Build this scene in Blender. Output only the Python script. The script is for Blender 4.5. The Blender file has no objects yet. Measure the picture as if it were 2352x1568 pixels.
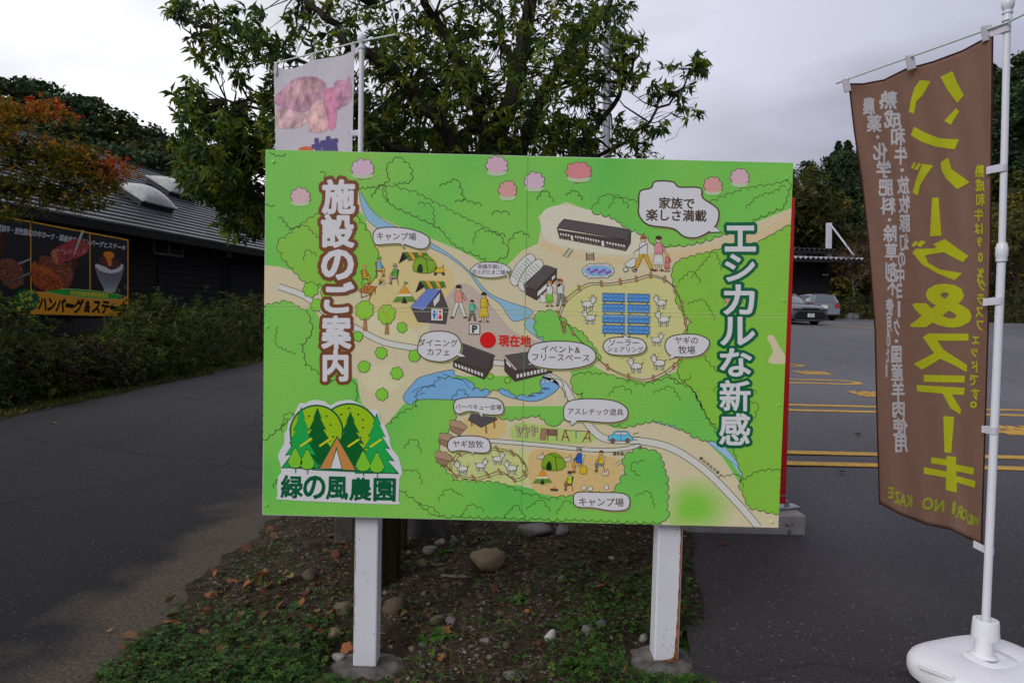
import bpy, bmesh, math, random
import numpy as np
from mathutils import Vector, Matrix
from mathutils.geometry import tessellate_polygon, delaunay_2d_cdt
random.seed(7); RNG = np.random.default_rng(11)
SC = bpy.context.scene; COL = SC.collection

# ------------------------------------------------------------ camera, sky, sun, exposure
F = 1568.0; PITCH = math.radians(2.4); ROLL = math.radians(1.4); CH = 1.34
cd = bpy.data.cameras.new('camera'); cam = bpy.data.objects.new('camera', cd); COL.objects.link(cam)
cd.sensor_width = 36.0; cd.lens = 24.0; cd.clip_start = 0.05; cd.clip_end = 3000
cam.matrix_world = Matrix.Translation((0, 0, CH)) @ Matrix.Rotation(math.pi/2-PITCH, 4, 'X') @ Matrix.Rotation(ROLL, 4, 'Z')
SC.camera = cam
SUN_EL = math.radians(34); SUN_AZ = math.radians(-142)      # azimuth from +Y, negative = left
W = bpy.data.worlds.new('World'); SC.world = W; W.use_nodes = True
nt = W.node_tree; N = nt.nodes; L = nt.links; N.clear()
out = N.new('ShaderNodeOutputWorld'); bg = N.new('ShaderNodeBackground'); L.new(bg.outputs[0], out.inputs[0])
bg.inputs['Strength'].default_value = 0.1
sky = N.new('ShaderNodeTexSky'); sky.sky_type = 'NISHITA'; sky.sun_disc = False
sky.sun_elevation = SUN_EL; sky.sun_rotation = SUN_AZ
tc = N.new('ShaderNodeTexCoord'); sep = N.new('ShaderNodeSeparateXYZ'); L.new(tc.outputs['Generated'], sep.inputs[0])
def MN(op, a, b=None, c=None, clamp=False):
    m = N.new('ShaderNodeMath'); m.operation = op; m.use_clamp = clamp
    for i, v in enumerate((a, b, c)):
        if v is None: continue
        if isinstance(v, (int, float)): m.inputs[i].default_value = v
        else: L.new(v, m.inputs[i])
    return m.outputs[0]
# thin bright cloud low on the left, a greyer bank to the right
zc = MN('MAXIMUM', sep.outputs['Z'], 0.0)
GL_AZ, GL_EL = math.radians(-66), math.radians(18)
sd = (math.sin(GL_AZ)*math.cos(GL_EL), math.cos(GL_AZ)*math.cos(GL_EL), math.sin(GL_EL))
dp = N.new('ShaderNodeVectorMath'); dp.operation = 'DOT_PRODUCT'; L.new(tc.outputs['Generated'], dp.inputs[0]); dp.inputs[1].default_value = sd
glow = MN('POWER', MN('MULTIPLY_ADD', dp.outputs['Value'], 0.5, 0.5, clamp=True), 2.2)
mp = N.new('ShaderNodeMapping'); L.new(tc.outputs['Generated'], mp.inputs[0]); mp.inputs['Scale'].default_value = (1.0, 1.0, 2.6)
mp.inputs['Location'].default_value = (0.35, 0.2, 0.4)
nz = N.new('ShaderNodeTexNoise'); nz.inputs['Scale'].default_value = 2.1; nz.inputs['Detail'].default_value = 5; nz.inputs['Roughness'].default_value = 0.48
L.new(mp.outputs[0], nz.inputs[0])
cl = N.new('ShaderNodeMapRange'); L.new(nz.outputs['Fac'], cl.inputs[0])
cl.inputs[1].default_value = 0.39; cl.inputs[2].default_value = 0.62; cl.inputs[3].default_value = -0.17; cl.inputs[4].default_value = 0.36
lum = MN('ADD', MN('MULTIPLY_ADD', glow, 7.4, 3.75), MN('MULTIPLY', zc, 0.3))
lum = MN('MULTIPLY', lum, MN('ADD', cl.outputs[0], 1.0))
cr = N.new('ShaderNodeMix'); cr.data_type = 'RGBA'; L.new(MN('MULTIPLY_ADD', glow, 1.3, 0.0, clamp=True), cr.inputs['Factor'])
cr.inputs['A'].default_value = (0.765, 0.765, 1.0, 1); cr.inputs['B'].default_value = (0.94, 0.955, 1.0, 1)
sc_ = N.new('ShaderNodeVectorMath'); sc_.operation = 'SCALE'; L.new(cr.outputs['Result'], sc_.inputs[0]); L.new(lum, sc_.inputs['Scale'])
mx = N.new('ShaderNodeMix'); mx.data_type = 'RGBA'; mx.inputs['Factor'].default_value = 0.94
L.new(sky.outputs[0], mx.inputs['A']); L.new(sc_.outputs[0], mx.inputs['B']); L.new(mx.outputs['Result'], bg.inputs['Color'])
sl = bpy.data.lights.new('sun', 'SUN'); sun = bpy.data.objects.new('sun', sl); COL.objects.link(sun)
sl.energy = 1.35; sl.angle = math.radians(28); sl.color = (1.0, 0.97, 0.93)
sdir = Vector((math.sin(SUN_AZ)*math.cos(SUN_EL), math.cos(SUN_AZ)*math.cos(SUN_EL), math.sin(SUN_EL)))
sun.rotation_euler = sdir.to_track_quat('Z', 'Y').to_euler(); sun.location = (-20, 10, 30)
SC.view_settings.view_transform = 'Standard'; SC.view_settings.look = 'None'; SC.view_settings.gamma = 1
SC.view_settings.use_curve_mapping = False; SC.view_settings.exposure = 0.0
SC.cycles.max_bounces = 8; SC.cycles.transparent_max_bounces = 12; SC.cycles.use_denoising = True

# ------------------------------------------------------------ measuring: photograph point -> place in the world
def ray(x, y):
    u = (x-1176)/F; v = (784-y)/F; c, s = math.cos(ROLL), math.sin(ROLL)
    u0 = u*c-v*s; v0 = u*s+v*c; sp, cp = math.sin(PITCH), math.cos(PITCH)
    d = np.array([u0, cp+v0*sp, -sp+v0*cp]); return d/d[1]
def at(x, y, Y): return np.array([0, 0, CH])+ray(x, y)*Y
def pxl(p):
    p = np.array(p, float)-np.array([0, 0, CH]); sp, cp = math.sin(PITCH), math.cos(PITCH)
    z = p[1]*cp-p[2]*sp; u0 = p[0]/z; v0 = (p[1]*sp+p[2]*cp)/z; c, s = math.cos(ROLL), math.sin(ROLL)
    return (1176+F*(u0*c+v0*s), 784-F*(-u0*s+v0*c))
def sm(t): t = min(1, max(0, t)); return t*t*(3-2*t)
def gz(x, y): return 0.0357*sm((x+1.5)/3.0)*min(max(y, -6), 45)
def gp(x, y):
    lo, hi = 0.5, 200.0
    for i in range(50):
        Y = (lo+hi)/2; p = at(x, y, Y)
        if p[2] > gz(p[0], p[1]): lo = Y
        else: hi = Y
    return at(x, y, lo)

# ------------------------------------------------------------ materials
def s2l(c): c /= 255.0; return c/12.92 if c <= 0.04045 else ((c+0.055)/1.055)**2.4
def rgb(r, g, b): return (s2l(r), s2l(g), s2l(b))
WO = tuple(s2l(c) for c in (208, 204, 218))
def P(r, g, b):                                    # printed colour as seen next to the sign's white -> paint colour
    return tuple(min(0.85, 0.82*s2l(c)/w) for c, w in zip((r, g, b), WO))
MATS = {}
def mat(name, c1, c2=None, scale=8.0, rough=0.7, bump=0.0, bscale=None, metal=0.0, detail=4.0, spec=0.4, coord='Object', stretch=None, trans=0.0, attr=False, contrast=1.0, coat=0.0):
    if name in MATS: return MATS[name]
    m = bpy.data.materials.new(name); m.use_nodes = True; MATS[name] = m
    n = m.node_tree.nodes; l = m.node_tree.links; b = n['Principled BSDF']; o = n['Material Output']
    b.inputs['Roughness'].default_value = rough; b.inputs['Metallic'].default_value = metal
    b.inputs['Specular IOR Level'].default_value = spec; b.inputs['Coat Weight'].default_value = coat
    t = n.new('ShaderNodeTexCoord'); vec = t.outputs[coord]
    if stretch:
        mpn = n.new('ShaderNodeMapping'); mpn.inputs['Scale'].default_value = stretch; l.new(vec, mpn.inputs[0]); vec = mpn.outputs[0]
    colr = None
    if c2 is not None or attr:
        nn = n.new('ShaderNodeTexNoise'); nn.inputs['Scale'].default_value = scale; nn.inputs['Detail'].default_value = detail; l.new(vec, nn.inputs[0])
        mr = n.new('ShaderNodeMapRange'); l.new(nn.outputs['Fac'], mr.inputs[0]); h = 0.28/contrast
        mr.inputs[1].default_value = 0.5-h; mr.inputs[2].default_value = 0.5+h
        mxn = n.new('ShaderNodeMix'); mxn.data_type = 'RGBA'; l.new(mr.outputs[0], mxn.inputs['Factor'])
        mxn.inputs['A'].default_value = (*c1, 1); mxn.inputs['B'].default_value = (*(c2 or c1), 1); colr = mxn.outputs['Result']
        if attr:
            a = n.new('ShaderNodeAttribute'); a.attribute_name = 'Col'
            mu = n.new('ShaderNodeMix'); mu.data_type = 'RGBA'; mu.blend_type = 'MULTIPLY'; mu.inputs['Factor'].default_value = 1
            l.new(a.outputs['Color'], mu.inputs['A']); l.new(colr, mu.inputs['B']); colr = mu.outputs['Result']
        l.new(colr, b.inputs['Base Color'])
    else: b.inputs['Base Color'].default_value = (*c1, 1)
    if bump:
        bn = n.new('ShaderNodeTexNoise'); bn.inputs['Scale'].default_value = bscale or scale*3; bn.inputs['Detail'].default_value = 5; l.new(vec, bn.inputs[0])
        bu = n.new('ShaderNodeBump'); bu.inputs['Strength'].default_value = 1.0; bu.inputs['Distance'].default_value = bump; l.new(bn.outputs['Fac'], bu.inputs['Height']); l.new(bu.outputs[0], b.inputs['Normal'])
    if trans:
        tr = n.new('ShaderNodeBsdfTranslucent'); ms = n.new('ShaderNodeMixShader'); ms.inputs[0].default_value = trans
        if colr is not None: l.new(colr, tr.inputs['Color'])
        else: tr.inputs['Color'].default_value = (*c1, 1)
        l.new(b.outputs[0], ms.inputs[1]); l.new(tr.outputs[0], ms.inputs[2]); l.new(ms.outputs[0], o.inputs[0])
    return m
PC = {}
def pcol(c, kind='print'):
    k = (c, kind)
    if k in PC: return PC[k]
    a = P(*c); nm = '%s_%d_%d_%d' % (kind, *c)
    if kind == 'cloth': m = mat(nm, tuple(0.92*x for x in a), a, 60, 0.8, trans=0.35, spec=0.15)
    elif kind == 'food': m = mat(nm, tuple(0.45*x for x in a), tuple(min(1, 1.3*x) for x in a), 20, 0.35, detail=10, contrast=1.5, spec=0.3)
    else: m = mat(nm, tuple(0.93*x for x in a), tuple(min(1, 1.04*x) for x in a), 160, 0.30, detail=2, spec=0.42, bump=0.0010, bscale=2.2)
    PC[k] = m; return m

# ------------------------------------------------------------ objects
def tag(o, label=None, cat=None, group=None, kind=None):
    if label: o['label'] = label
    if cat: o['category'] = cat
    if group: o['group'] = group
    if kind: o['kind'] = kind
    return o
def empty(name, loc, label=None, cat=None, group=None):
    o = bpy.data.objects.new(name, None); COL.objects.link(o); o.location = tuple(loc); o.empty_display_size = 0.1
    o['wl'] = [float(v) for v in loc]
    return tag(o, label, cat, group)
def wl(o): return np.array(o['wl']) if (o is not None and 'wl' in o) else np.zeros(3)
def link(name, me, parent=None, loc=None):
    o = bpy.data.objects.new(name, me); COL.objects.link(o)
    if parent is not None: o.parent = parent
    if loc is not None: o.location = tuple(loc)
    return o
def tri_mesh(name, V, Fc, mats, mi=None, col=None, smooth=False):
    V = np.asarray(V, np.float32); me = bpy.data.meshes.new(name)
    if isinstance(Fc, np.ndarray) and Fc.ndim == 2:
        nf, k = Fc.shape
        me.vertices.add(len(V)); me.vertices.foreach_set('co', V.ravel()); me.loops.add(nf*k); me.polygons.add(nf)
        me.loops.foreach_set('vertex_index', Fc.astype(np.int32).ravel()); me.polygons.foreach_set('loop_start', np.arange(0, nf*k, k, dtype=np.int32))
        me.polygons.foreach_set('loop_total', np.full(nf, k, np.int32)); me.update(calc_edges=True)
    else: me.from_pydata(V.tolist(), [], Fc); me.update()
    for m in mats: me.materials.append(m)
    if mi is not None: me.polygons.foreach_set('material_index', np.asarray(mi, np.int32))
    if col is not None:
        ca = me.color_attributes.new('Col', 'FLOAT_COLOR', 'POINT'); c4 = np.ones((len(V), 4), np.float32); c4[:, :3] = col; ca.data.foreach_set('color', c4.ravel())
    me.polygons.foreach_set('use_smooth', np.full(len(me.polygons), bool(smooth)))
    return me
class MB:
    def __init__(s): s.v = []; s.f = []; s.m = []
    def add(s, vs, fs, mi=0):
        o = len(s.v); s.v += [tuple(float(c) for c in v) for v in vs]; s.f += [tuple(i+o for i in f) for f in fs]; s.m += [mi]*len(fs); return s
    def box(s, x0, x1, y0, y1, z0, z1, mi=0, M=None):
        vs = [Vector((x, y, z)) for z in (z0, z1) for y in (y0, y1) for x in (x0, x1)]
        if M is not None: vs = [M @ v for v in vs]
        return s.add(vs, [(0, 2, 3, 1), (4, 5, 7, 6), (0, 1, 5, 4), (2, 6, 7, 3), (0, 4, 6, 2), (1, 3, 7, 5)], mi)
    def bar(s, a, b, w, d, mi=0, up=(0, 0, 1)):
        a = Vector(a); b = Vector(b); z = (b-a).normalized(); u = Vector(up)
        if abs(z.dot(u)) > 0.95: u = Vector((0, 1, 0))
        x = z.cross(u).normalized(); y = x.cross(z).normalized(); Ln = (b-a).length
        M = Matrix((x, y, z)).transposed().to_4x4(); M.translation = a
        return s.box(-w/2, w/2, -d/2, d/2, 0, Ln, mi, M)
    def tube(s, pts, rads, n=8, mi=0, cap=True):
        pts = [Vector(p) for p in pts]
        if not hasattr(rads, '__len__'): rads = [rads]*len(pts)
        vs = []; fs = []; ref = None
        for i, p in enumerate(pts):
            t = (pts[min(i+1, len(pts)-1)]-pts[max(i-1, 0)])
            t = t.normalized() if t.length > 1e-9 else Vector((0, 0, 1))
            if ref is None: ref = Vector((0, 0, 1)) if abs(t.z) < 0.9 else Vector((1, 0, 0))
            x = t.cross(ref).normalized(); y = t.cross(x).normalized(); ref = -y if False else ref
            for k in range(n):
                a = 2*math.pi*k/n; vs.append(p+(x*math.cos(a)+y*math.sin(a))*rads[i])
        for i in range(len(pts)-1):
            for k in range(n):
                fs.append((i*n+k, i*n+(k+1) % n, (i+1)*n+(k+1) % n, (i+1)*n+k))
        if cap: fs.append(tuple(range(n))[::-1]); fs.append(tuple((len(pts)-1)*n+k for k in range(n)))
        return s.add(vs, fs, mi)
    def lathe(s, c, prof, n=24, mi=0, M=None, sx=1, sy=1, pw=None):
        vs = []; fs = []
        for r, z in prof:
            for k in range(n):
                a = 2*math.pi*k/n; ca, sa = math.cos(a), math.sin(a)
                if pw: ca = math.copysign(abs(ca)**pw, ca); sa = math.copysign(abs(sa)**pw, sa)
                v = Vector((r*ca*sx, r*sa*sy, z))
                if M is not None: v = M @ v
                vs.append(v+Vector(c))
        for i in range(len(prof)-1):
            for k in range(n): fs.append((i*n+k, i*n+(k+1) % n, (i+1)*n+(k+1) % n, (i+1)*n+k))
        fs.append(tuple(range(n))[::-1]); fs.append(tuple((len(prof)-1)*n+k for k in range(n)))
        return s.add(vs, fs, mi)
    def build(s, name, mats, parent=None, loc=None, smooth=False, bevel=0.0, seg=1):
        if not isinstance(mats, (list, tuple)): mats = [mats]
        off = wl(parent)+(np.array(loc, float) if loc is not None else 0)
        V = np.array(s.v, float)-off
        me = tri_mesh(name, V, s.f, mats, s.m, smooth=False)
        bm = bmesh.new(); bm.from_mesh(me)
        if bevel:
            es = [e for e in bm.edges if len(e.link_faces) == 2 and e.calc_face_angle(0) > 0.5]
            bmesh.ops.bevel(bm, geom=es, offset=bevel, segments=seg, profile=0.5, affect='EDGES', clamp_overlap=True)
        bmesh.ops.recalc_face_normals(bm, faces=bm.faces)
        for f in bm.faces: f.smooth = smooth
        if smooth:
            for e in bm.edges:
                if len(e.link_faces) == 2 and e.calc_face_angle(0) > 0.7: e.smooth = False
        bm.to_mesh(me); bm.free()
        return link(name, me, parent, loc)

# ------------------------------------------------------------ flat print: shapes traced in photograph units, laid on a real surface
def area2(p): return sum(p[i][0]*p[(i+1) % len(p)][1]-p[(i+1) % len(p)][0]*p[i][1] for i in range(len(p)))
def scallop(pts, bump=16, amp=0.36, closed=True, flip=False, seed=1):
    r = random.Random(seed); n = len(pts); o = []
    sgn = 1 if area2(pts) > 0 else -1
    if flip: sgn = -sgn
    for i in range(n if closed else n-1):
        a = pts[i]; b = pts[(i+1) % n]; d = math.hypot(b[0]-a[0], b[1]-a[1]); k = max(1, round(d/bump))
        for j in range(k):
            p = (a[0]+(b[0]-a[0])*j/k, a[1]+(b[1]-a[1])*j/k); q = (a[0]+(b[0]-a[0])*(j+1)/k, a[1]+(b[1]-a[1])*(j+1)/k)
            dx, dy = q[0]-p[0], q[1]-p[1]; h = amp*r.uniform(0.7, 1.25)
            for t in (0, 0.12, 0.3, 0.5, 0.7, 0.88):
                w = math.sqrt(max(0, 1-(2*t-1)**2))*h
                o.append((p[0]+dx*t+dy*w*sgn, p[1]+dy*t-dx*w*sgn))
    if not closed: o.append(pts[-1])
    return o
def smoothpoly(pts, k=5, closed=True):
    n = len(pts); o = []
    for i in range(n if closed else n-1):
        if closed: p0, p1, p2, p3 = pts[i-1], pts[i], pts[(i+1) % n], pts[(i+2) % n]
        else: p0, p1, p2, p3 = pts[max(i-1, 0)], pts[i], pts[i+1], pts[min(i+2, n-1)]
        for j in range(k):
            t = j/k; t2 = t*t; t3 = t2*t
            o.append(tuple(0.5*(2*p1[c]+(p2[c]-p0[c])*t+(2*p0[c]-5*p1[c]+4*p2[c]-p3[c])*t2+(3*p1[c]-p0[c]-3*p2[c]+p3[c])*t3) for c in (0, 1)))
    if not closed: o.append(pts[-1])
    return o
def ell(cx, cy, rx, ry, n=28, a0=0, a1=2*math.pi):
    full = abs(a1-a0-2*math.pi) < 1e-6
    return [(cx+rx*math.cos(a0+(a1-a0)*k/(n if full else n-1)), cy+ry*math.sin(a0+(a1-a0)*k/(n if full else n-1))) for k in range(n)]
TXT = {}
def text2d(body, res=3):
    """triangles and outline edges of lettering set in Blender's built-in font, em = 1, y up"""
    if (body, res) in TXT: return TXT[(body, res)]
    c = bpy.data.curves.new('t', 'FONT'); c.body = body; c.size = 1; c.resolution_u = res; c.fill_mode = 'FRONT'; c.align_x = 'CENTER'; c.space_line = 1.0
    o = bpy.data.objects.new('t', c); me = bpy.data.meshes.new_from_object(o)
    V = np.array([v.co[:2] for v in me.vertices]); me.calc_loop_triangles(); T = [tuple(t.vertices) for t in me.loop_triangles]
    bm = bmesh.new(); bm.from_mesh(me); E = [(e.verts[0].index, e.verts[1].index) for e in bm.edges if len(e.link_faces) == 1]; bm.free()
    bpy.data.objects.remove(o); bpy.data.curves.remove(c); bpy.data.meshes.remove(me)
    TXT[(body, res)] = (V, T, E); return TXT[(body, res)]
def fatten(V, T, E, r, k=6):
    """union of the letter with a round-cornered band of radius r about its outline -> clean triangles"""
    vs = [Vector(v) for v in V]; fs = [tuple(t) for t in T]
    for a, b in E:
        p, q = Vector(V[a]), Vector(V[b]); d = q-p
        if d.length < 1e-7: continue
        d.normalize(); n = Vector((-d.y, d.x))*r; o = len(vs); vs += [p+n, p-n, q-n, q+n]; fs.append((o, o+1, o+2, o+3))
    for i in set(i for e in E for i in e):
        o = len(vs); vs += [Vector((V[i][0]+r*math.cos(2*math.pi*j/k+.3), V[i][1]+r*math.sin(2*math.pi*j/k+.3))) for j in range(k)]; fs.append(tuple(range(o, o+k)))
    r_ = delaunay_2d_cdt(vs, [], fs, 0, 1e-5, False)
    O = np.array([tuple(v) for v in r_[0]]); Tn = np.array([tuple(f) for f in r_[2]]); C = O[Tn].mean(1); E_ = np.array(E)
    keep = np.zeros(len(C), bool); od = np.argsort(C[:, 0]); TT = np.array(T); ax = V[E_][:, :, 0]; tx = V[TT][:, :, 0]; a_lo, a_hi, t_lo, t_hi = ax.min(1)-r, ax.max(1)+r, tx.min(1), tx.max(1)
    cr = lambda p, q, s_: (q[..., 0]-p[..., 0])*(s_[..., 1]-p[..., 1])-(q[..., 1]-p[..., 1])*(s_[..., 0]-p[..., 0])
    for i0 in range(0, len(C), 150):
        ix = od[i0:i0+150]; c = C[ix][:, None, :]; x0, x1 = c[..., 0].min(), c[..., 0].max()
        es = E_[(a_lo <= x1) & (a_hi >= x0)]; ts = TT[(t_lo <= x1) & (t_hi >= x0)]; k_ = np.zeros(len(ix), bool)
        if len(es):
            a = V[es[:, 0]][None]; d = V[es[:, 1]][None]-a; tt = np.clip(((c-a)*d).sum(2)/np.maximum((d*d).sum(2), 1e-14), 0, 1); e = c-a-d*tt[..., None]
            k_ |= ((e*e).sum(2) < (r*0.93)**2).any(1)
        if len(ts):
            A_, B_, C_ = (V[ts[:, i]][None] for i in range(3)); u, v, w = cr(A_, B_, c), cr(B_, C_, c), cr(C_, A_, c); k_ |= (((u >= 0) & (v >= 0) & (w >= 0)) | ((u <= 0) & (v <= 0) & (w <= 0))).any(1)
        keep[ix] = k_
    return O, [tuple(int(i) for i in f) for f in Tn[keep]]
FAT = {}
def glyphs(body, r=0.0, res=3, k=6):
    key = (body, round(r, 4), res)
    if key not in FAT:
        V, T, E = text2d(body, res)
        FAT[key] = (V, T) if r <= 0 else fatten(V, T, E, r, k)
    return FAT[key]
class Art:
    def __init__(s, surf, kind='print', grid=0): s.surf = surf; s.parts = {}; s.kind = kind; s.grid = grid
    def put(s, part, V2, T, color, layer):
        V2 = np.asarray(V2, float)
        if s.grid and len(T):
            bm = bmesh.new(); bv = [bm.verts.new((v[0], v[1], 0)) for v in V2]
            for t in T:
                try: bm.faces.new([bv[i] for i in t])
                except ValueError: pass
            lo = V2.min(0); hi = V2.max(0)
            for ax in (0, 1):
                c = math.floor(lo[ax]/s.grid)*s.grid+s.grid
                while c < hi[ax]:
                    no = (1, 0, 0) if ax == 0 else (0, 1, 0); co = (c, 0, 0) if ax == 0 else (0, c, 0)
                    bmesh.ops.bisect_plane(bm, geom=bm.verts[:]+bm.edges[:]+bm.faces[:], plane_co=co, plane_no=no); c += s.grid
            bm.verts.index_update(); V2 = np.array([v.co[:2] for v in bm.verts]); T = [tuple(v.index for v in f.verts) for f in bm.faces]; bm.free()
        V3 = [s.surf(x, y, layer) for x, y in V2]
        s.parts.setdefault(part, []).append((V3, T, color))
    def fill(s, part, pts, color, layer):
        vs = [Vector((p[0], p[1], 0)) for p in pts]; s.put(part, [(p[0], p[1]) for p in pts], [tuple(t) for t in tessellate_polygon([vs])], color, layer)
    def line(s, part, pts, w, color, layer, closed=False):
        n = len(pts); Lf = []; Rt = []
        for i in range(n):
            a = pts[i-1] if (i > 0 or closed) else pts[i]; b = pts[(i+1) % n] if (i < n-1 or closed) else pts[i]
            dx, dy = b[0]-a[0], b[1]-a[1]; d = math.hypot(dx, dy) or 1; nx, ny = -dy/d*w/2, dx/d*w/2
            Lf.append((pts[i][0]+nx, pts[i][1]+ny)); Rt.append((pts[i][0]-nx, pts[i][1]-ny))
        V = Lf+Rt; T = []
        for i in range(n if closed else n-1):
            j = (i+1) % n; T += [(i, j, n+j), (i, n+j, n+i)]
        s.put(part, V, T, color, layer)
    def shape(s, part, pts, color, layer, w=0, lc=(60, 45, 35)):
        s.fill(part, pts, color, layer)
        if w: s.line(part, pts, w, lc, layer+0.5, closed=True)
    def text(s, part, body, x, y, w, h, color, layer, bold=0.0, outline=None, oc=None, rot=0.0, mirror=False, shear=0.0, fit=False, ang=0.0):
        """centre of the letters at x, y; fit: letters squeezed into w x h, else em = h"""
        V, T, E = text2d(body); lo = V.min(0); hi = V.max(0); c = (lo+hi)/2; ext = hi-lo
        def place(VV):
            q = np.asarray(VV)-c
            if rot: q = q @ np.array([[math.cos(rot), math.sin(rot)], [-math.sin(rot), math.cos(rot)]])
            e = ext if abs(math.sin(rot)) < 0.5 else ext[::-1]
            q = q*(np.array([w/max(e[0], .05), h/max(e[1], .05)]) if fit else np.array([h, h]))
            if mirror: q[:, 0] *= -1
            q[:, 0] += shear*q[:, 1]
            q[:, 1] *= -1
            if ang: q = q @ np.array([[math.cos(ang), math.sin(ang)], [-math.sin(ang), math.cos(ang)]])
            return q+np.array([x, y])
        if outline:
            VV, TT = glyphs(body, outline, 3, 8); s.put(part, place(VV), TT, oc, layer)
            layer += 1
        VV, TT = glyphs(body, bold, 3); s.put(part, place(VV), TT, color, layer)
    def build(s, part, parent, mats=None, name=None):
        V = []; T = []; mi = []; ms = []; idx = {}; off = wl(parent)
        p = parent
        while p.parent is not None: p = p.parent; off = off+wl(p)
        for V3, TT, c in s.parts[part]:
            if c not in idx: idx[c] = len(ms); ms.append((mats or {}).get(c) or pcol(c[:3], c[3] if len(c) > 3 else s.kind))
            o = len(V); V += [tuple(np.asarray(v)-off) for v in V3]; T += [tuple(i+o for i in t) for t in TT]; mi += [idx[c]]*len(TT)
        me = tri_mesh(name or part, V, T, ms, mi, smooth=(s.kind == 'cloth'))
        return link(name or part, me, parent)

# ------------------------------------------------------------ leaves
def nrm(a): return a/np.maximum(np.linalg.norm(a, axis=1, keepdims=True), 1e-9)
def leaves(Pb, D, U, Ln, Wd, fold=0.25, droop=0.25):
    """4-triangle folded leaves. Pb base, D direction, U up-ish normal"""
    D = nrm(D); S = nrm(np.cross(D, U)); Nn = np.cross(S, D); Ln = np.asarray(Ln)[:, None]; Wd = np.asarray(Wd)[:, None]
    b = Pb; m = Pb+D*Ln*0.45; l = m-S*Wd/2+Nn*Wd*fold; r = m+S*Wd/2+Nn*Wd*fold; t = Pb+D*Ln-Nn*Ln*droop
    V = np.stack([b, l, m, r, t], 1).reshape(-1, 3); k = np.arange(len(Pb))[:, None]*5
    Fc = np.concatenate([k+np.array([[0, 2, 1]]), k+np.array([[0, 3, 2]]), k+np.array([[1, 2, 4]]), k+np.array([[2, 3, 4]])], 0)
    return V, Fc
def rnd_dirs(n, up=0.0):
    a = RNG.normal(size=(n, 3)); a[:, 2] += up; return nrm(a)
LEAF = lambda name, rough=0.38, trans=0.3: mat(name, (0.85, 0.85, 0.85), (1.1, 1.1, 1.1), 30, rough, trans=trans, attr=True, spec=0.2)
LEAFM = LEAF('leaf_green', 0.46, 0.42); LEAFD = LEAF('leaf_dry', 0.8, 0.2)
def leaf_unit(name, m, col):
    V, Fc = leaves(np.zeros((1, 3)), np.array([[0, 1., 0]]), np.array([[0, 0, 1.]]), [1.0], [1.0], 0.22, 0.2)
    return tri_mesh(name, V, Fc, [m], col=np.tile(col, (5, 1)))
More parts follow.
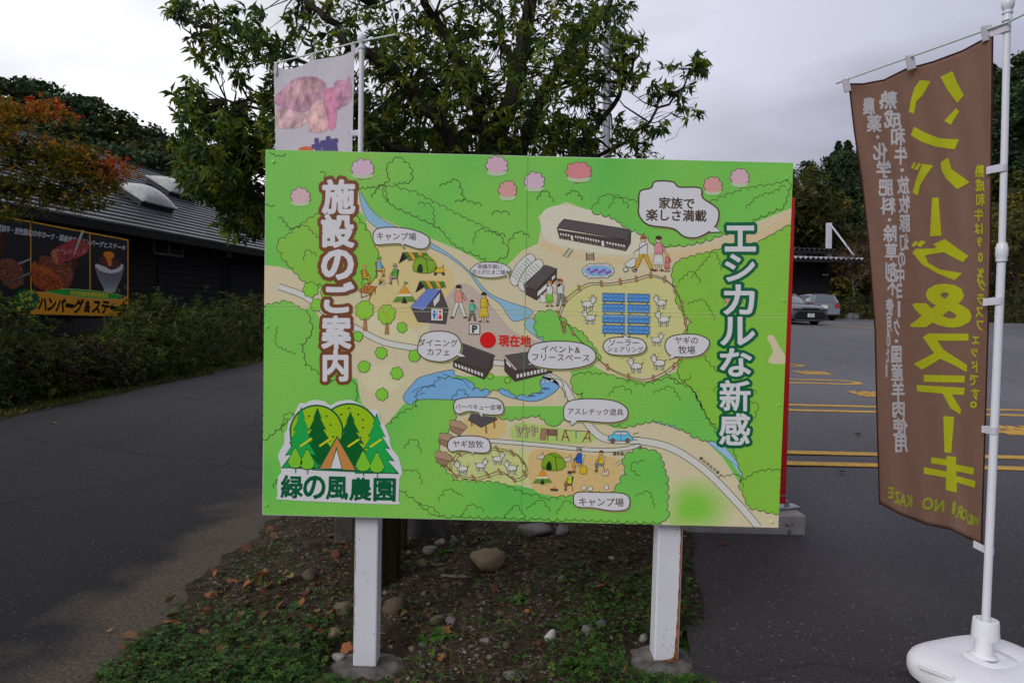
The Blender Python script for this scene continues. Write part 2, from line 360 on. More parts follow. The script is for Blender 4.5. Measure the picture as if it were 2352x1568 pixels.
# ============================================================ SETTING
def grid_sheet(name, xs, ys, zf, m, kind='structure', keep=None, smooth=True):
    X, Y = np.meshgrid(xs, ys); V = np.stack([X.ravel(), Y.ravel(), np.array([zf(x, y) for x, y in zip(X.ravel(), Y.ravel())])], 1)
    nx, ny = len(xs), len(ys); i, j = np.meshgrid(np.arange(nx-1), np.arange(ny-1)); a = (j*nx+i).ravel()
    Fc = np.stack([a, a+1, a+nx+1, a+nx], 1)
    if keep is not None:
        c = V[Fc].mean(1); Fc = Fc[np.array([keep(x, y) for x, y, z in c])]
    o = link(name, tri_mesh(name, V, Fc, [m], smooth=smooth)); o['kind'] = kind; return o
def asphalt(name, dark, light, sand=False):
    m = bpy.data.materials.new(name); m.use_nodes = True; n = m.node_tree.nodes; l = m.node_tree.links; b = n['Principled BSDF']
    t = n.new('ShaderNodeTexCoord'); v = t.outputs['Object']
    def noise(s, d=3, vec=v):
        q = n.new('ShaderNodeTexNoise'); q.inputs['Scale'].default_value = s; q.inputs['Detail'].default_value = d; l.new(vec, q.inputs[0]); return q.outputs['Fac']
    def mr(x, a, b_, c=0, d=1):
        q = n.new('ShaderNodeMapRange'); l.new(x, q.inputs[0]); 
        for i, k in enumerate((a, b_, c, d)): q.inputs[i+1].default_value = k
        return q.outputs[0]
    def mix(f, A, B):
        q = n.new('ShaderNodeMix'); q.data_type = 'RGBA'; l.new(f, q.inputs['Factor'])
        for k, c in (('A', A), ('B', B)):
            if isinstance(c, tuple): q.inputs[k].default_value = (*c, 1)
            else: l.new(c, q.inputs[k])
        return q.outputs['Result']
    st = n.new('ShaderNodeMapping'); st.inputs['Scale'].default_value = (1.6, 0.22, 1); l.new(v, st.inputs[0])
    base = mix(mr(noise(0.9, 5, st.outputs[0]), 0.3, 0.7), dark, light)
    fine = mix(mr(noise(120, 3), 0.38, 0.66), tuple(0.40*x for x in dark), tuple(1.6*x for x in light))
    c = n.new('ShaderNodeMix'); c.data_type = 'RGBA'; c.inputs['Factor'].default_value = 0.65; l.new(base, c.inputs['A']); l.new(fine, c.inputs['B']); c = c.outputs['Result']
    vo = n.new('ShaderNodeTexVoronoi'); vo.inputs['Scale'].default_value = 62; l.new(v, vo.inputs[0])
    sp = mr(vo.outputs['Distance'], 0.30, 0.20); rr = n.new('ShaderNodeSeparateColor'); l.new(vo.outputs['Color'], rr.inputs[0])
    k = n.new('ShaderNodeMath'); k.operation = 'MULTIPLY'; l.new(sp, k.inputs[0]); l.new(mr(rr.outputs[0], 0.86, 0.90), k.inputs[1])
    c = mix(k.outputs[0], c, tuple(5.0*x for x in light))
    k2 = n.new('ShaderNodeMath'); k2.operation = 'MULTIPLY'; l.new(sp, k2.inputs[0]); l.new(mr(rr.outputs[1], 0.86, 0.9), k2.inputs[1])
    c = mix(k2.outputs[0], c, (0.008, 0.008, 0.009))
    # long fine cracks
    wv = n.new('ShaderNodeTexVoronoi'); wv.feature = 'DISTANCE_TO_EDGE'; wv.inputs['Scale'].default_value = 0.34
    ms = n.new('ShaderNodeMixRGB'); ms.inputs[0].default_value = 0.25; l.new(v, ms.inputs[1])
    nn = n.new('ShaderNodeTexNoise'); nn.inputs['Scale'].default_value = 1.7; l.new(v, nn.inputs[0]); l.new(nn.outputs['Color'], ms.inputs[2]); l.new(ms.outputs[0], wv.inputs[0])
    if not sand:      # newer dark surfacing by the bed; beyond, grazing sheen painted in as paler colour
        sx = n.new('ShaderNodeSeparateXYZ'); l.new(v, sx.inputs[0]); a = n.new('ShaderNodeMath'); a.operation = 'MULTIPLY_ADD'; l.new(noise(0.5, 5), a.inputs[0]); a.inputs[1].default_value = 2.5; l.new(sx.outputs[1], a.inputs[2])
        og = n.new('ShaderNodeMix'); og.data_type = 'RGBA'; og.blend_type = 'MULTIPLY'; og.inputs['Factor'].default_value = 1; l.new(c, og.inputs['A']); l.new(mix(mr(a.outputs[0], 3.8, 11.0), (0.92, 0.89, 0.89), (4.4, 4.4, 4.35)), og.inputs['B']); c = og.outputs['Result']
    if not sand:      # one long dark joint and a few wandering cracks
        c = mix(mr(wv.outputs['Distance'], 0.004, 0.001, 0, 0.55), c, (0.008, 0.008, 0.009))
        pz = n.new('ShaderNodeTexNoise'); pz.inputs['Scale'].default_value = 0.16; pz.inputs['Detail'].default_value = 2; l.new(v, pz.inputs[0])
        c = mix(mr(pz.outputs['Fac'], 0.42, 0.60, 0, 0.5), c, tuple(1.9*x for x in light))
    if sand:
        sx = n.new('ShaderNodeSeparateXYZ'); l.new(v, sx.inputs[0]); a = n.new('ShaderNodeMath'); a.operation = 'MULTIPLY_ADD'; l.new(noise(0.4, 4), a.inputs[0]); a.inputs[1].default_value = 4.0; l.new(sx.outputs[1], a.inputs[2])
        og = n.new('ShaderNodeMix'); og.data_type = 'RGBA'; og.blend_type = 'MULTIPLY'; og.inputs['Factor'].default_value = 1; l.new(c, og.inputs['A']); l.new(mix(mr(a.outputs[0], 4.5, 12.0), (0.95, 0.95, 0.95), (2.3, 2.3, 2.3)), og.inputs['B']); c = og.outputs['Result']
        c = mix(mr(wv.outputs['Distance'], 0.006, 0.001, 0, 0.8), c, (0.007, 0.007, 0.007))
        sx = n.new('ShaderNodeSeparateXYZ'); l.new(v, sx.inputs[0])
        a = n.new('ShaderNodeMath'); a.operation = 'MULTIPLY_ADD'; l.new(noise(3.2, 6), a.inputs[0]); a.inputs[1].default_value = 0.9; l.new(sx.outputs[0], a.inputs[2])
        c = mix(mr(a.outputs[0], -1.50, -1.18, 0, 0.85), c, mix(mr(noise(60, 4), 0.3, 0.7), (0.04, 0.031, 0.022), (0.12, 0.094, 0.068)))
    l.new(c, b.inputs['Base Color']); b.inputs['Roughness'].default_value = 0.82 if sand else 0.7; b.inputs['Specular IOR Level'].default_value = 0.18 if sand else 0.35
    bu = n.new('ShaderNodeBump'); bu.inputs['Distance'].default_value = 0.004; l.new(noise(130, 3), bu.inputs['Height']); l.new(bu.outputs[0], b.inputs['Normal'])
    return m
ROAD_M = asphalt('road_asphalt', (0.009, 0.0088, 0.0095), (0.020, 0.0195, 0.021), True)
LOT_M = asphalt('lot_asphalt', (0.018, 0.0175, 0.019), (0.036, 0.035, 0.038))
SOIL_M = mat('soil', (0.015, 0.011, 0.0075), (0.055, 0.042, 0.028), 14, 0.95, bump=0.012, bscale=40, detail=9, contrast=1.3, spec=0.1)
VERGE_M = mat('verge_soil', (0.018, 0.020, 0.008), (0.06, 0.065, 0.022), 7, 0.95, bump=0.03, bscale=25, detail=9, contrast=1.4, spec=0.1)
FOREST_M = mat('forest_floor', (0.012, 0.016, 0.008), (0.035, 0.04, 0.018), 0.4, 0.95, detail=8, spec=0.05)
def lin(a, b, n): return list(np.linspace(a, b, n))
# ground, one sheet to the horizon, with the valley side rising left and right
def hill(x, y):
    h = 0.0
    if x < -14: h += 23*sm((-x-14)/58)*sm((y-38)/62)
    if x > 24 and y > 46: h += 46*sm((x-26)/84)*sm((y-46)/75)
    return h
def gzz(x, y): return gz(x, y)+hill(x, y)-(0.04 if y > 39 or x < -15 else 0.15)
xs = lin(-900, -220, 6)+lin(-200, -20, 46)+lin(-18, 18, 37)+lin(20, 200, 46)+lin(220, 900, 6)
ys = lin(-300, -20, 6)+lin(-10, 50, 61)+lin(54, 240, 50)+lin(270, 1500, 8)
grid_sheet('ground', xs, ys, gzz, FOREST_M)
# the lane on the left
EL = lambda y: -5.80-0.036*max(0, y-7.7)+0.04*math.sin(y*2.1)
ER = lambda y: -1.41+0.03*math.sin(y*3.1)+0.02*math.sin(y*7)+0.022*math.sin(y*13+1)+0.014*math.sin(y*31)
def strip(name, e0, e1, y0, y1, ny, nx, zf, m):
    V = []; Fc = []
    for j in range(ny):
        y = y0+(y1-y0)*j/(ny-1)
        for i in range(nx):
            x = e0(y)+(e1(y)-e0(y))*i/(nx-1); V.append((x, y, zf(x, y)))
    for j in range(ny-1):
        for i in range(nx-1): a = j*nx+i; Fc.append((a, a+1, a+nx+1, a+nx))
    o = link(name, tri_mesh(name, V, np.array(Fc), [m], smooth=True)); o['kind'] = 'structure'; return o
strip('road', EL, ER, -6, 60, 160, 10, lambda x, y: gz(x, y)+0.0, ROAD_M)
ISR = lambda y: 0.70+0.21*(y-2.33)+0.015*math.sin(y*9) if y < 3.9 else min(1.03+0.02*math.sin(y*5), 1.03+0.02*math.sin(y*5))
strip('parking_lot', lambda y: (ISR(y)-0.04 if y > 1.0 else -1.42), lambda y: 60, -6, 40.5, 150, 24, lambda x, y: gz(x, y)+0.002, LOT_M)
POSTS = ((-0.532, 2.57, -0.035), (0.617, 2.57, 0.012))
def isl_z(x, y):
    h = isl_h(x, y)
    for px_, py_, pz_ in POSTS:
        w = 1-sm((math.hypot(x-px_, y-py_)-.15)/.14)
        h = h*(1-w)+min(h, pz_)*w
    return h
def isl_h(x, y):
    e = min(1, max(0, (x-ER(y)+0.02)/0.35)); f = min(1, max(0, (ISR(y)-x+0.02)/0.25)); g = min(1, max(0, (y-1.6)/0.3))
    h = 0.012*math.sin(x*9+1)*math.sin(y*7)+0.008*math.sin(x*23+y*5)*math.sin(y*19)
    return gz(x, y)+0.006+(0.008+h)*min(e, f, g)+0.05*sm((y-2.9)/1.2)*min(e, f)-0.020*sm((3.1-y)/.5)*min(e, f)
V = []; Fc = []; NX, NY = 110, 200
for j in range(NY):
    y = 1.55+(11-1.55)*(j/(NY-1))**1.5
    for i in range(NX):
        a, b = ER(y)-0.06, ISR(y)+0.02; x = a+(b-a)*i/(NX-1); V.append((x, y, isl_z(x, y)+random.uniform(-.004, .004)))
for j in range(NY-1):
    for i in range(NX-1): a = j*NX+i; Fc.append((a, a+1, a+NX+1, a+NX))
o = link('planting_bed_soil', tri_mesh('planting_bed_soil', V, np.array(Fc), [SOIL_M], smooth=True)); o['kind'] = 'structure'
strip('grass_verge', lambda y: -13.5+0.10*y, lambda y: EL(y)+0.05+0.05*math.sin(y*5), 2, 40, 140, 30,
      lambda x, y: gz(x, y)+0.004+0.55*sm((EL(y)-x-0.25)/3.0)+0.02*math.sin(x*7)*math.sin(y*9), VERGE_M)
def verge_z(x, y): return gz(x, y)+0.004+0.55*sm((EL(y)-x-0.25)/3.0)

# painted yellow bay lines, each a thin sheet of thermoplastic on the asphalt
YEL = mat('road_paint_yellow', (0.34, 0.19, 0.035), (0.64, 0.37, 0.055), 14, 0.75, detail=10, contrast=1.3, bump=0.001, bscale=150)
def lot_surf(x, y, h=0.005): return (x, y, gz(x, y)+h)
def ribbon_on_lot(name, pts, w, label=None):
    n = len(pts); V = []; Fc = []
    for i, p in enumerate(pts):
        a = pts[max(i-1, 0)]; b = pts[min(i+1, n-1)]; dx, dy = b[0]-a[0], b[1]-a[1]; d = math.hypot(dx, dy); nx, ny = -dy/d*w/2, dx/d*w/2
        V.append(lot_surf(p[0]+nx, p[1]+ny, 0.007)); V.append(lot_surf(p[0]-nx, p[1]-ny, 0.007))
    for i in range(n-1): Fc.append((2*i, 2*i+1, 2*i+3, 2*i+2))
    o = link(name, tri_mesh(name, V, np.array(Fc), [YEL])); o['kind'] = 'structure'; return o
rot = 0.006
for Yc, x1, uend in ((5.6, 14, False), (8.12, 14, False), (10.62, 5.4, True), (13.05, 5.55, True), (15.6, 5.7, True)):
    hw = 0.19 if Yc < 9 else 0.21
    def ln(x, yy): return (x, yy+(x-4)*rot)
    if not uend:
        for s in (-hw, hw): ribbon_on_lot('bay_line', [ln(x, Yc+s) for x in np.linspace(1.35, x1, 14)], 0.125)
    else:
        pts = [ln(x, Yc-hw) for x in np.linspace(1.35, x1-hw*1.3, 10)]+[ln(x1-hw*1.3+hw*1.3*math.sin(t), Yc-hw*math.cos(t)) for t in np.linspace(0.1, math.pi-0.1, 16)]+[ln(x, Yc+hw) for x in np.linspace(x1-hw*1.3, 1.35, 10)]
        ribbon_on_lot('bay_line', pts, 0.13)
for Y0 in (31.2, 31.9):
    ribbon_on_lot('bay_line', [(12.6+t*4.2, Y0+4.6-t*9.0) for t in np.linspace(0, 1, 8)], 0.16)
for cx, cy in ((5.25, 11.85), (5.02, 9.40), (5.22, 7.02)):     # the character painted at the mouth of each small-car bay
    VV, TT = glyphs('軽', 0.035); c = (VV.min(0)+VV.max(0))/2
    V = [lot_surf(cx+(v[1]-c[1])*-0.62, cy+(v[0]-c[0])*0.55, 0.007) for v in VV]
    o = link('bay_lettering', tri_mesh('bay_lettering', V, TT, [YEL])); o['kind'] = 'structure'
# ============================================================ THE MAP BOARD
BX0, BX1, BZ0, BZ1, BY = -0.910, 1.004, 0.569, 1.909, 2.5
def bsurf(x, y, layer=0):
    p = at(x, y, BY); return (min(BX1-.0004, max(BX0+.0004, p[0])), p[1]-0.0002-layer*0.00009, min(BZ1-.0004, max(BZ0+.0004, p[2])))
WHITEP = mat('white_painted_steel', (0.70, 0.70, 0.74), (0.76, 0.76, 0.79), 6, 0.35, bump=0.0006, bscale=60, spec=0.45)
def steel_rust():
    m = bpy.data.materials.new('white_steel_rusting'); m.use_nodes = True; n = m.node_tree.nodes; l = m.node_tree.links; b = n['Principled BSDF']
    t = n.new('ShaderNodeTexCoord'); v = t.outputs['Object']
    q = n.new('ShaderNodeTexNoise'); q.inputs['Scale'].default_value = 70; q.inputs['Detail'].default_value = 5; l.new(v, q.inputs[0])
    mr = n.new('ShaderNodeMapRange'); mr.inputs[1].default_value = 0.70; mr.inputs[2].default_value = 0.73; l.new(q.outputs['Fac'], mr.inputs[0])
    q2 = n.new('ShaderNodeTexNoise'); q2.inputs['Scale'].default_value = 5; l.new(v, q2.inputs[0])
    c0 = n.new('ShaderNodeMix'); c0.data_type = 'RGBA'; l.new(q2.outputs['Fac'], c0.inputs['Factor']); c0.inputs['A'].default_value = (0.68, 0.68, 0.72, 1); c0.inputs['B'].default_value = (0.77, 0.77, 0.80, 1)
    c = n.new('ShaderNodeMix'); c.data_type = 'RGBA'; l.new(mr.outputs[0], c.inputs['Factor']); l.new(c0.outputs['Result'], c.inputs['A']); c.inputs['B'].default_value = (0.10, 0.035, 0.012, 1)
    l.new(c.outputs['Result'], b.inputs['Base Color']); b.inputs['Roughness'].default_value = 0.38
    return m
POSTM = steel_rust()
RUST = mat('rust_streak', (0.42, 0.17, 0.04), (0.16, 0.05, 0.015), 40, 0.85, detail=7, contrast=1.5)
CONC = mat('weathered_concrete', (0.20, 0.19, 0.175), (0.36, 0.35, 0.33), 9, 0.9, bump=0.003, bscale=45, detail=8, contrast=1.2, spec=0.2)
CONCD = mat('damp_concrete', (0.035, 0.033, 0.03), (0.085, 0.08, 0.07), 14, 0.9, bump=0.004, bscale=60, detail=8, spec=0.2)
board = empty('map_board', (0.05, 2.56, 0.05), 'large green illustrated guide map of the farm on two white steel posts', 'map board')
ALU = mat('board_core', (0.62, 0.62, 0.6), rough=0.5)
def green_base():
    m = bpy.data.materials.new('printed_meadow'); m.use_nodes = True; n = m.node_tree.nodes; l = m.node_tree.links; b = n['Principled BSDF']
    t = n.new('ShaderNodeTexCoord'); v = t.outputs['Object']
    def noise(s, d): q = n.new('ShaderNodeTexNoise'); q.inputs['Scale'].default_value = s; q.inputs['Detail'].default_value = d; l.new(v, q.inputs[0]); return q.outputs['Fac']
    r = n.new('ShaderNodeValToRGB'); l.new(noise(2.3, 1.5), r.inputs[0]); e = r.color_ramp.elements
    e[0].position = 0.30; e[0].color = (*P(96, 182, 84), 1); e[1].position = 0.74; e[1].color = (*P(134, 190, 84), 1)
    k = e.new(0.5); k.color = (*P(118, 190, 84), 1)
    f = n.new('ShaderNodeMix'); f.data_type = 'RGBA'; f.blend_type = 'MULTIPLY'; f.inputs['Factor'].default_value = 1
    mr = n.new('ShaderNodeMapRange'); mr.inputs[1].default_value = 0.35; mr.inputs[2].default_value = 0.65; mr.inputs[3].default_value = 0.90; mr.inputs[4].default_value = 1.06; l.new(noise(230, 3), mr.inputs[0])
    l.new(r.outputs[0], f.inputs['A']); l.new(mr.outputs[0], f.inputs['B']); l.new(f.outputs['Result'], b.inputs['Base Color'])
    b.inputs['Roughness'].default_value = 0.33; b.inputs['Specular IOR Level'].default_value = 0.35; return m
MEADOW = green_base()
MB().box(BX0, BX1, BY, BY+0.012, BZ0, BZ1).build('panel', [ALU], board, bevel=0.0015)
mb = MB()
for z in (0.66, 1.24, 1.82): mb.box(BX0+.05, BX1-.05, BY+0.014, BY+0.044, z-.02, z+.02)
mb.build('back_rail', [WHITEP], board)
A = Art(bsurf)
DK = (62, 45, 32); BEI = (207, 192, 166); GRN = (120, 193, 88); LIM = (132, 187, 68); WHT = (208, 204, 218)
MM = {GRN: MEADOW}
c0 = lambda x, y: (x, y)
Z3 = lambda p: [(597.2+x*.26855, 333.0+y*.26855) for x, y in p]
Z4 = lambda p: [(1171.4+x*.28076, 344.5+y*.28076) for x, y in p]
Z5 = lambda p: [(597.2+x*.31131, 717.8+y*.31131) for x, y in p]
Z6 = lambda p: [(1171.4+x*.34059, 717.8+y*.34059) for x, y in p]
g = 'map_print'
A.fill(g, [(610.6, 343.8), (1822.6, 374.6), (1788.6, 1212.4), (603.6, 1180.6)], GRN, 0)
# sandy ground
A.fill(g, [(606.5, 609), (640, 612), (672, 622), (700, 640), (735, 665), (800, 650), (846, 600), (850, 545), (838, 498), (818, 478), (824, 440), (840, 470), (870, 497), (905, 515), (960, 537), (1010, 556), (1055, 575), (1085, 590), (1120, 612), (1165, 610), (1200, 575), (1235, 560), (1244, 520), (1236, 497), (1262, 480), (1300, 464), (1350, 482), (1395, 488), (1435, 515), (1480, 545), (1500, 575), (1600, 560), (1700, 525), (1818, 478), (1817, 512), (1740, 555), (1690, 578), (1620, 585), (1575, 592), (1548, 618), (1546, 670), (1560, 720), (1592, 742), (1575, 775), (1590, 810), (1560, 850), (1480, 878), (1400, 860), (1330, 820), (1310, 850), (1320, 900), (1350, 960), (1420, 985), (1500, 960), (1560, 985), (1620, 1010), (1660, 1050), (1700, 1110), (1740, 1165), (1790, 1180), (1788.3, 1211.5), (1560, 1205), (1545, 1150), (1530, 1090), (1500, 1040), (1450, 1040), (1430, 1110), (1400, 1145), (1330, 1150), (1260, 1130), (1150, 1105), (1060, 1110), (1010, 1085), (1003, 1020), (1020, 980), (1040, 940), (1060, 915), (1000, 880), (925, 930), (900, 960), (880, 985), (830, 925), (820, 870), (790, 860), (745, 760), (720, 700), (690, 715), (606, 700)], BEI, 1)
A.fill(g, smoothpoly([(835, 620), (850, 570), (900, 560), (990, 580), (1025, 610), (1045, 650), (1020, 700), (980, 745), (900, 750), (850, 700)]), (216, 188, 138), 2)
A.fill(g, smoothpoly([(1020, 690), (1060, 650), (1110, 680), (1180, 760), (1260, 790), (1310, 810), (1250, 840), (1180, 850), (1100, 820), (1010, 790), (985, 750)]), (188, 170, 165), 3)
A.fill(g, Z4([(230, 760), (330, 765), (480, 830), (750, 880), (1000, 890), (1300, 840), (1650, 780), (2000, 690), (2310, 500), (2300, 600), (2100, 710), (1700, 830), (1450, 880), (1250, 930), (1050, 945), (800, 930), (500, 880), (330, 830)]), (226, 186, 154), 2)
A.fill(g, smoothpoly(Z4([(250, 560), (300, 480), (450, 450), (650, 490), (850, 500), (1000, 600), (1120, 640), (1140, 750), (1200, 830), (1000, 860), (750, 850), (500, 800), (330, 760), (270, 700)]), 3), (212, 203, 190), 3)
# goat meadow
A.fill(g, smoothpoly(Z4([(440, 1330), (470, 1180), (560, 1110), (900, 1100), (1120, 1040), (1230, 1060), (1320, 1130), (1390, 1250), (1420, 1400), (1480, 1480), (1440, 1600), (1390, 1700), (1280, 1800), (1050, 1860), (850, 1830), (660, 1640), (520, 1500)])), (203, 196, 140), 3)
A.fill(g, smoothpoly([(1018, 1040), (1100, 1022), (1210, 1040), (1222, 1060), (1218, 1110), (1100, 1108), (1020, 1095)]), (198, 200, 140), 3)
A.fill(g, smoothpoly([(1222, 1035), (1330, 1042), (1425, 1055), (1420, 1100), (1380, 1150), (1280, 1140), (1222, 1118)]), (219, 178, 128), 4)
A.fill(g, smoothpoly([(1070, 960), (1120, 950), (1160, 970), (1155, 1000), (1110, 1010), (1070, 990)]), (221, 184, 128), 4)
A.fill(g, smoothpoly([(1172, 985), (1200, 970), (1300, 985), (1370, 1000), (1340, 1018), (1230, 1015), (1178, 1008)]), (176, 196, 116), 4)
for q in ([(820, 730), (880, 720), (960, 770), (950, 800), (860, 790)], [(830, 850), (900, 840), (930, 870), (900, 900), (850, 900)]): A.fill(g, smoothpoly(q), (214, 200, 170), 4)
# river
RV = smoothpoly([(826, 440), (850, 478), (880, 505), (930, 530), (990, 558), (1040, 590), (1080, 625), (1120, 670), (1160, 690), (1225, 715), (1180, 738), (1150, 700), (1105, 665), (1075, 625), (1030, 590), (985, 568), (930, 545), (880, 530), (840, 500)])
A.shape(g, RV, (138, 178, 214), 5, 1.3, (90, 85, 80))
A.shape(g, smoothpoly([(1215, 730), (1232, 738), (1290, 790), (1330, 815), (1290, 812), (1240, 780), (1205, 750)]), (140, 182, 204), 5, 1.2, (90, 85, 80))
A.shape(g, smoothpoly([(1490, 965), (1530, 962), (1580, 975), (1640, 1000), (1700, 1070), (1680, 1060), (1610, 1005), (1540, 980)]), (150, 186, 222), 5, 1.0, (90, 85, 80))
A.fill(g, smoothpoly([(1645, 1010), (1662, 1020), (1720, 1100), (1745, 1150), (1700, 1090)]), (150, 186, 222), 4.5)
# white lanes
ROADC = (205, 202, 204)
def lane(pts, w, l=6):
    p = smoothpoly(pts, 6, False); A.line(g, p, w, ROADC, l)
    n = len(p); a, b = [], []
    for i in range(n):
        q, r = p[max(i-1, 0)], p[min(i+1, n-1)]; dx, dy = r[0]-q[0], r[1]-q[1]; d = math.hypot(dx, dy) or 1
        a.append((p[i][0]-dy/d*w/2, p[i][1]+dx/d*w/2)); b.append((p[i][0]+dy/d*w/2, p[i][1]-dx/d*w/2))
    A.line(g, a, 1.4, (80, 60, 50), l+0.6); A.line(g, b, 1.4, (80, 60, 50), l+0.6)
lane([(640, 658), (700, 680), (740, 712), (815, 752), (880, 785), (960, 800)], 14)
lane([(1230, 852), (1290, 880), (1320, 930), (1360, 985), (1395, 1008), (1470, 1012), (1545, 1030), (1620, 1080), (1690, 1150), (1742, 1210)], 16)
lane([(1063, 1008), (1130, 1012), (1250, 1022), (1350, 1032), (1420, 1032), (1472, 1022)], 9, 5.5)
lane([(1415, 1068), (1440, 1050), (1474, 1024)], 5, 5.5)
lane([(1130, 832), (1165, 835)], 12)
# ponds
PB = (118, 168, 220)
A.shape(g, smoothpoly(Z5([(1055, 625), (1140, 510), (1200, 470), (1415, 420), (1440, 460), (1560, 480), (1700, 520), (1690, 600), (1560, 640), (1180, 640), (1120, 680)]), 4), PB, 6, 1.5, (80, 75, 90))
A.shape(g, smoothpoly(Z5([(1785, 540), (1900, 510), (2010, 490), (2080, 470), (2180, 500), (2200, 560), (2080, 640), (1960, 650), (1780, 600)]), 4), PB, 6, 1.5, (80, 75, 90))
for q in ([(1120, 590), (1160, 560), (1230, 540), (1300, 545)], [(1350, 450), (1430, 480), (1500, 500), (1550, 560)], [(1140, 620), (1180, 600), (1220, 590)], [(1580, 540), (1630, 560), (1650, 580)], [(1300, 470), (1340, 480), (1330, 500)], [(1620, 520), (1660, 545), (1640, 575)]): A.line(g, Z5(q), 1.6, (50, 90, 160), 7)
for x, y in ((1915, 575), (1980, 548), (2000, 612), (2060, 590), (2110, 560)): A.shape(g, smoothpoly(Z5([(x-25, y), (x, y-9), (x+14, y), (x+28, y-8), (x+24, y+8), (x+12, y+4), (x, y+9)]), 2), (96, 100, 190), 7, 0.8, (50, 50, 110))
for k in range(9): A.shape(g, ell(*Z5([(1570+k*14, 494+k*3.5)])[0], 3, 2.4, 8), WHT, 7, 0.7)
for k in range(12): A.shape(g, ell(*Z5([(1800+k*32, 545-k*4)])[0], 4, 2.6, 8), WHT, 7, 0.7)
# woods: scalloped masses
def wood(pts, c=GRN, b=17, seed=1, l=8, amp=.34, w=1.5): A.shape(g, scallop(pts, b, amp, seed=seed), c, l, w, DK)
def curl(pts, b=15, seed=3, l=9.6, flip=False): A.line(g, scallop(pts, b, 0.42, closed=False, flip=flip, seed=seed), 1.35, DK, l)
wood([(960, 918), (968, 896), (1000, 888), (1006, 874), (1040, 870), (1075, 876), (1085, 896), (1125, 902), (1160, 896), (1185, 916), (1212, 914), (1240, 905), (1252, 892), (1243, 872), (1270, 872), (1292, 892), (1302, 945), (1290, 965), (1262, 975), (1240, 950), (1200, 955), (1165, 960), (1120, 940), (1050, 930), (1030, 985), (1004, 1010), (1010, 1070), (1040, 1105), (1150, 1112), (1200, 1135), (1260, 1150), (1320, 1140), (1400, 1145), (1440, 1090), (1435, 1050), (1470, 1032), (1510, 1040), (1528, 1090), (1530, 1190), (1520, 1196), (1000, 1180), (900, 1100), (885, 985), (930, 948), (960, 935)], GRN, 20, 5)
wood([(1325, 860), (1395, 862), (1440, 880), (1480, 888), (1540, 870), (1590, 900), (1620, 960), (1650, 1010), (1620, 1010), (1550, 975), (1500, 962), (1445, 975), (1400, 970), (1352, 945), (1340, 900), (1315, 885)], GRN, 20, 8)
wood([(1235, 720), (1270, 715), (1300, 745), (1340, 770), (1380, 825), (1330, 810), (1262, 785), (1232, 760)], GRN, 18, 9)
wood([(607.5, 705), (660, 695), (705, 720), (714, 760), (690, 790), (700, 840), (760, 880), (815, 880), (818, 915), (790, 930), (700, 925), (604.5, 1010)], GRN, 19, 11)
wood([(1545, 625), (1560, 600), (1650, 575), (1740, 560), (1816, 520), (1808, 760), (1795, 1085), (1792, 1172), (1745, 1160), (1705, 1085), (1680, 1010), (1630, 960), (1600, 900), (1560, 860), (1562, 790), (1590, 740), (1558, 700), (1552, 660)], LIM, 20, 13, amp=.26)
wood([(1790, 1178), (1720, 1160), (1700, 1110), (1740, 1085), (1792, 1080)], LIM, 17, 14, 9)
wood([(850, 545), (868, 590), (858, 640), (815, 660), (780, 665), (735, 650), (700, 645), (660, 600), (640, 560), (720, 500), (800, 480)], LIM, 20, 15, 7.5)
wood([(880, 445), (905, 470), (960, 495), (1010, 520), (1045, 560), (1100, 585), (1130, 600), (1165, 580), (1140, 540), (1060, 500), (960, 450), (900, 430)], GRN, 19, 16, 7.5)
wood([(1360, 485), (1400, 492), (1440, 520), (1480, 535), (1500, 560), (1580, 560), (1660, 535), (1800, 470), (1812, 420), (1700, 440), (1560, 500), (1480, 470), (1390, 450)], GRN, 19, 17, 7.5)
A.fill(g, smoothpoly([(1762, 775), (1775, 770), (1790, 795), (1808, 832), (1765, 832), (1775, 805)]), BEI, 10)
for k in range(9):
    t = k/8; sc_ = 1.12-0.8*t; cxx, cyy = 1590, 1165; A.fill(g, [(min(x, 1700), min(y, 1206)) for x, y in [(cxx+(a-cxx)*sc_, cyy+(b-cyy)*sc_) for a, b in smoothpoly([(1545, 1115), (1620, 1100), (1680, 1150), (1650, 1215), (1535, 1215)])]], tuple(round(p_*(1-t)+q_*t) for p_, q_ in zip((200, 194, 158), (128, 192, 70))), 2+k*.2)
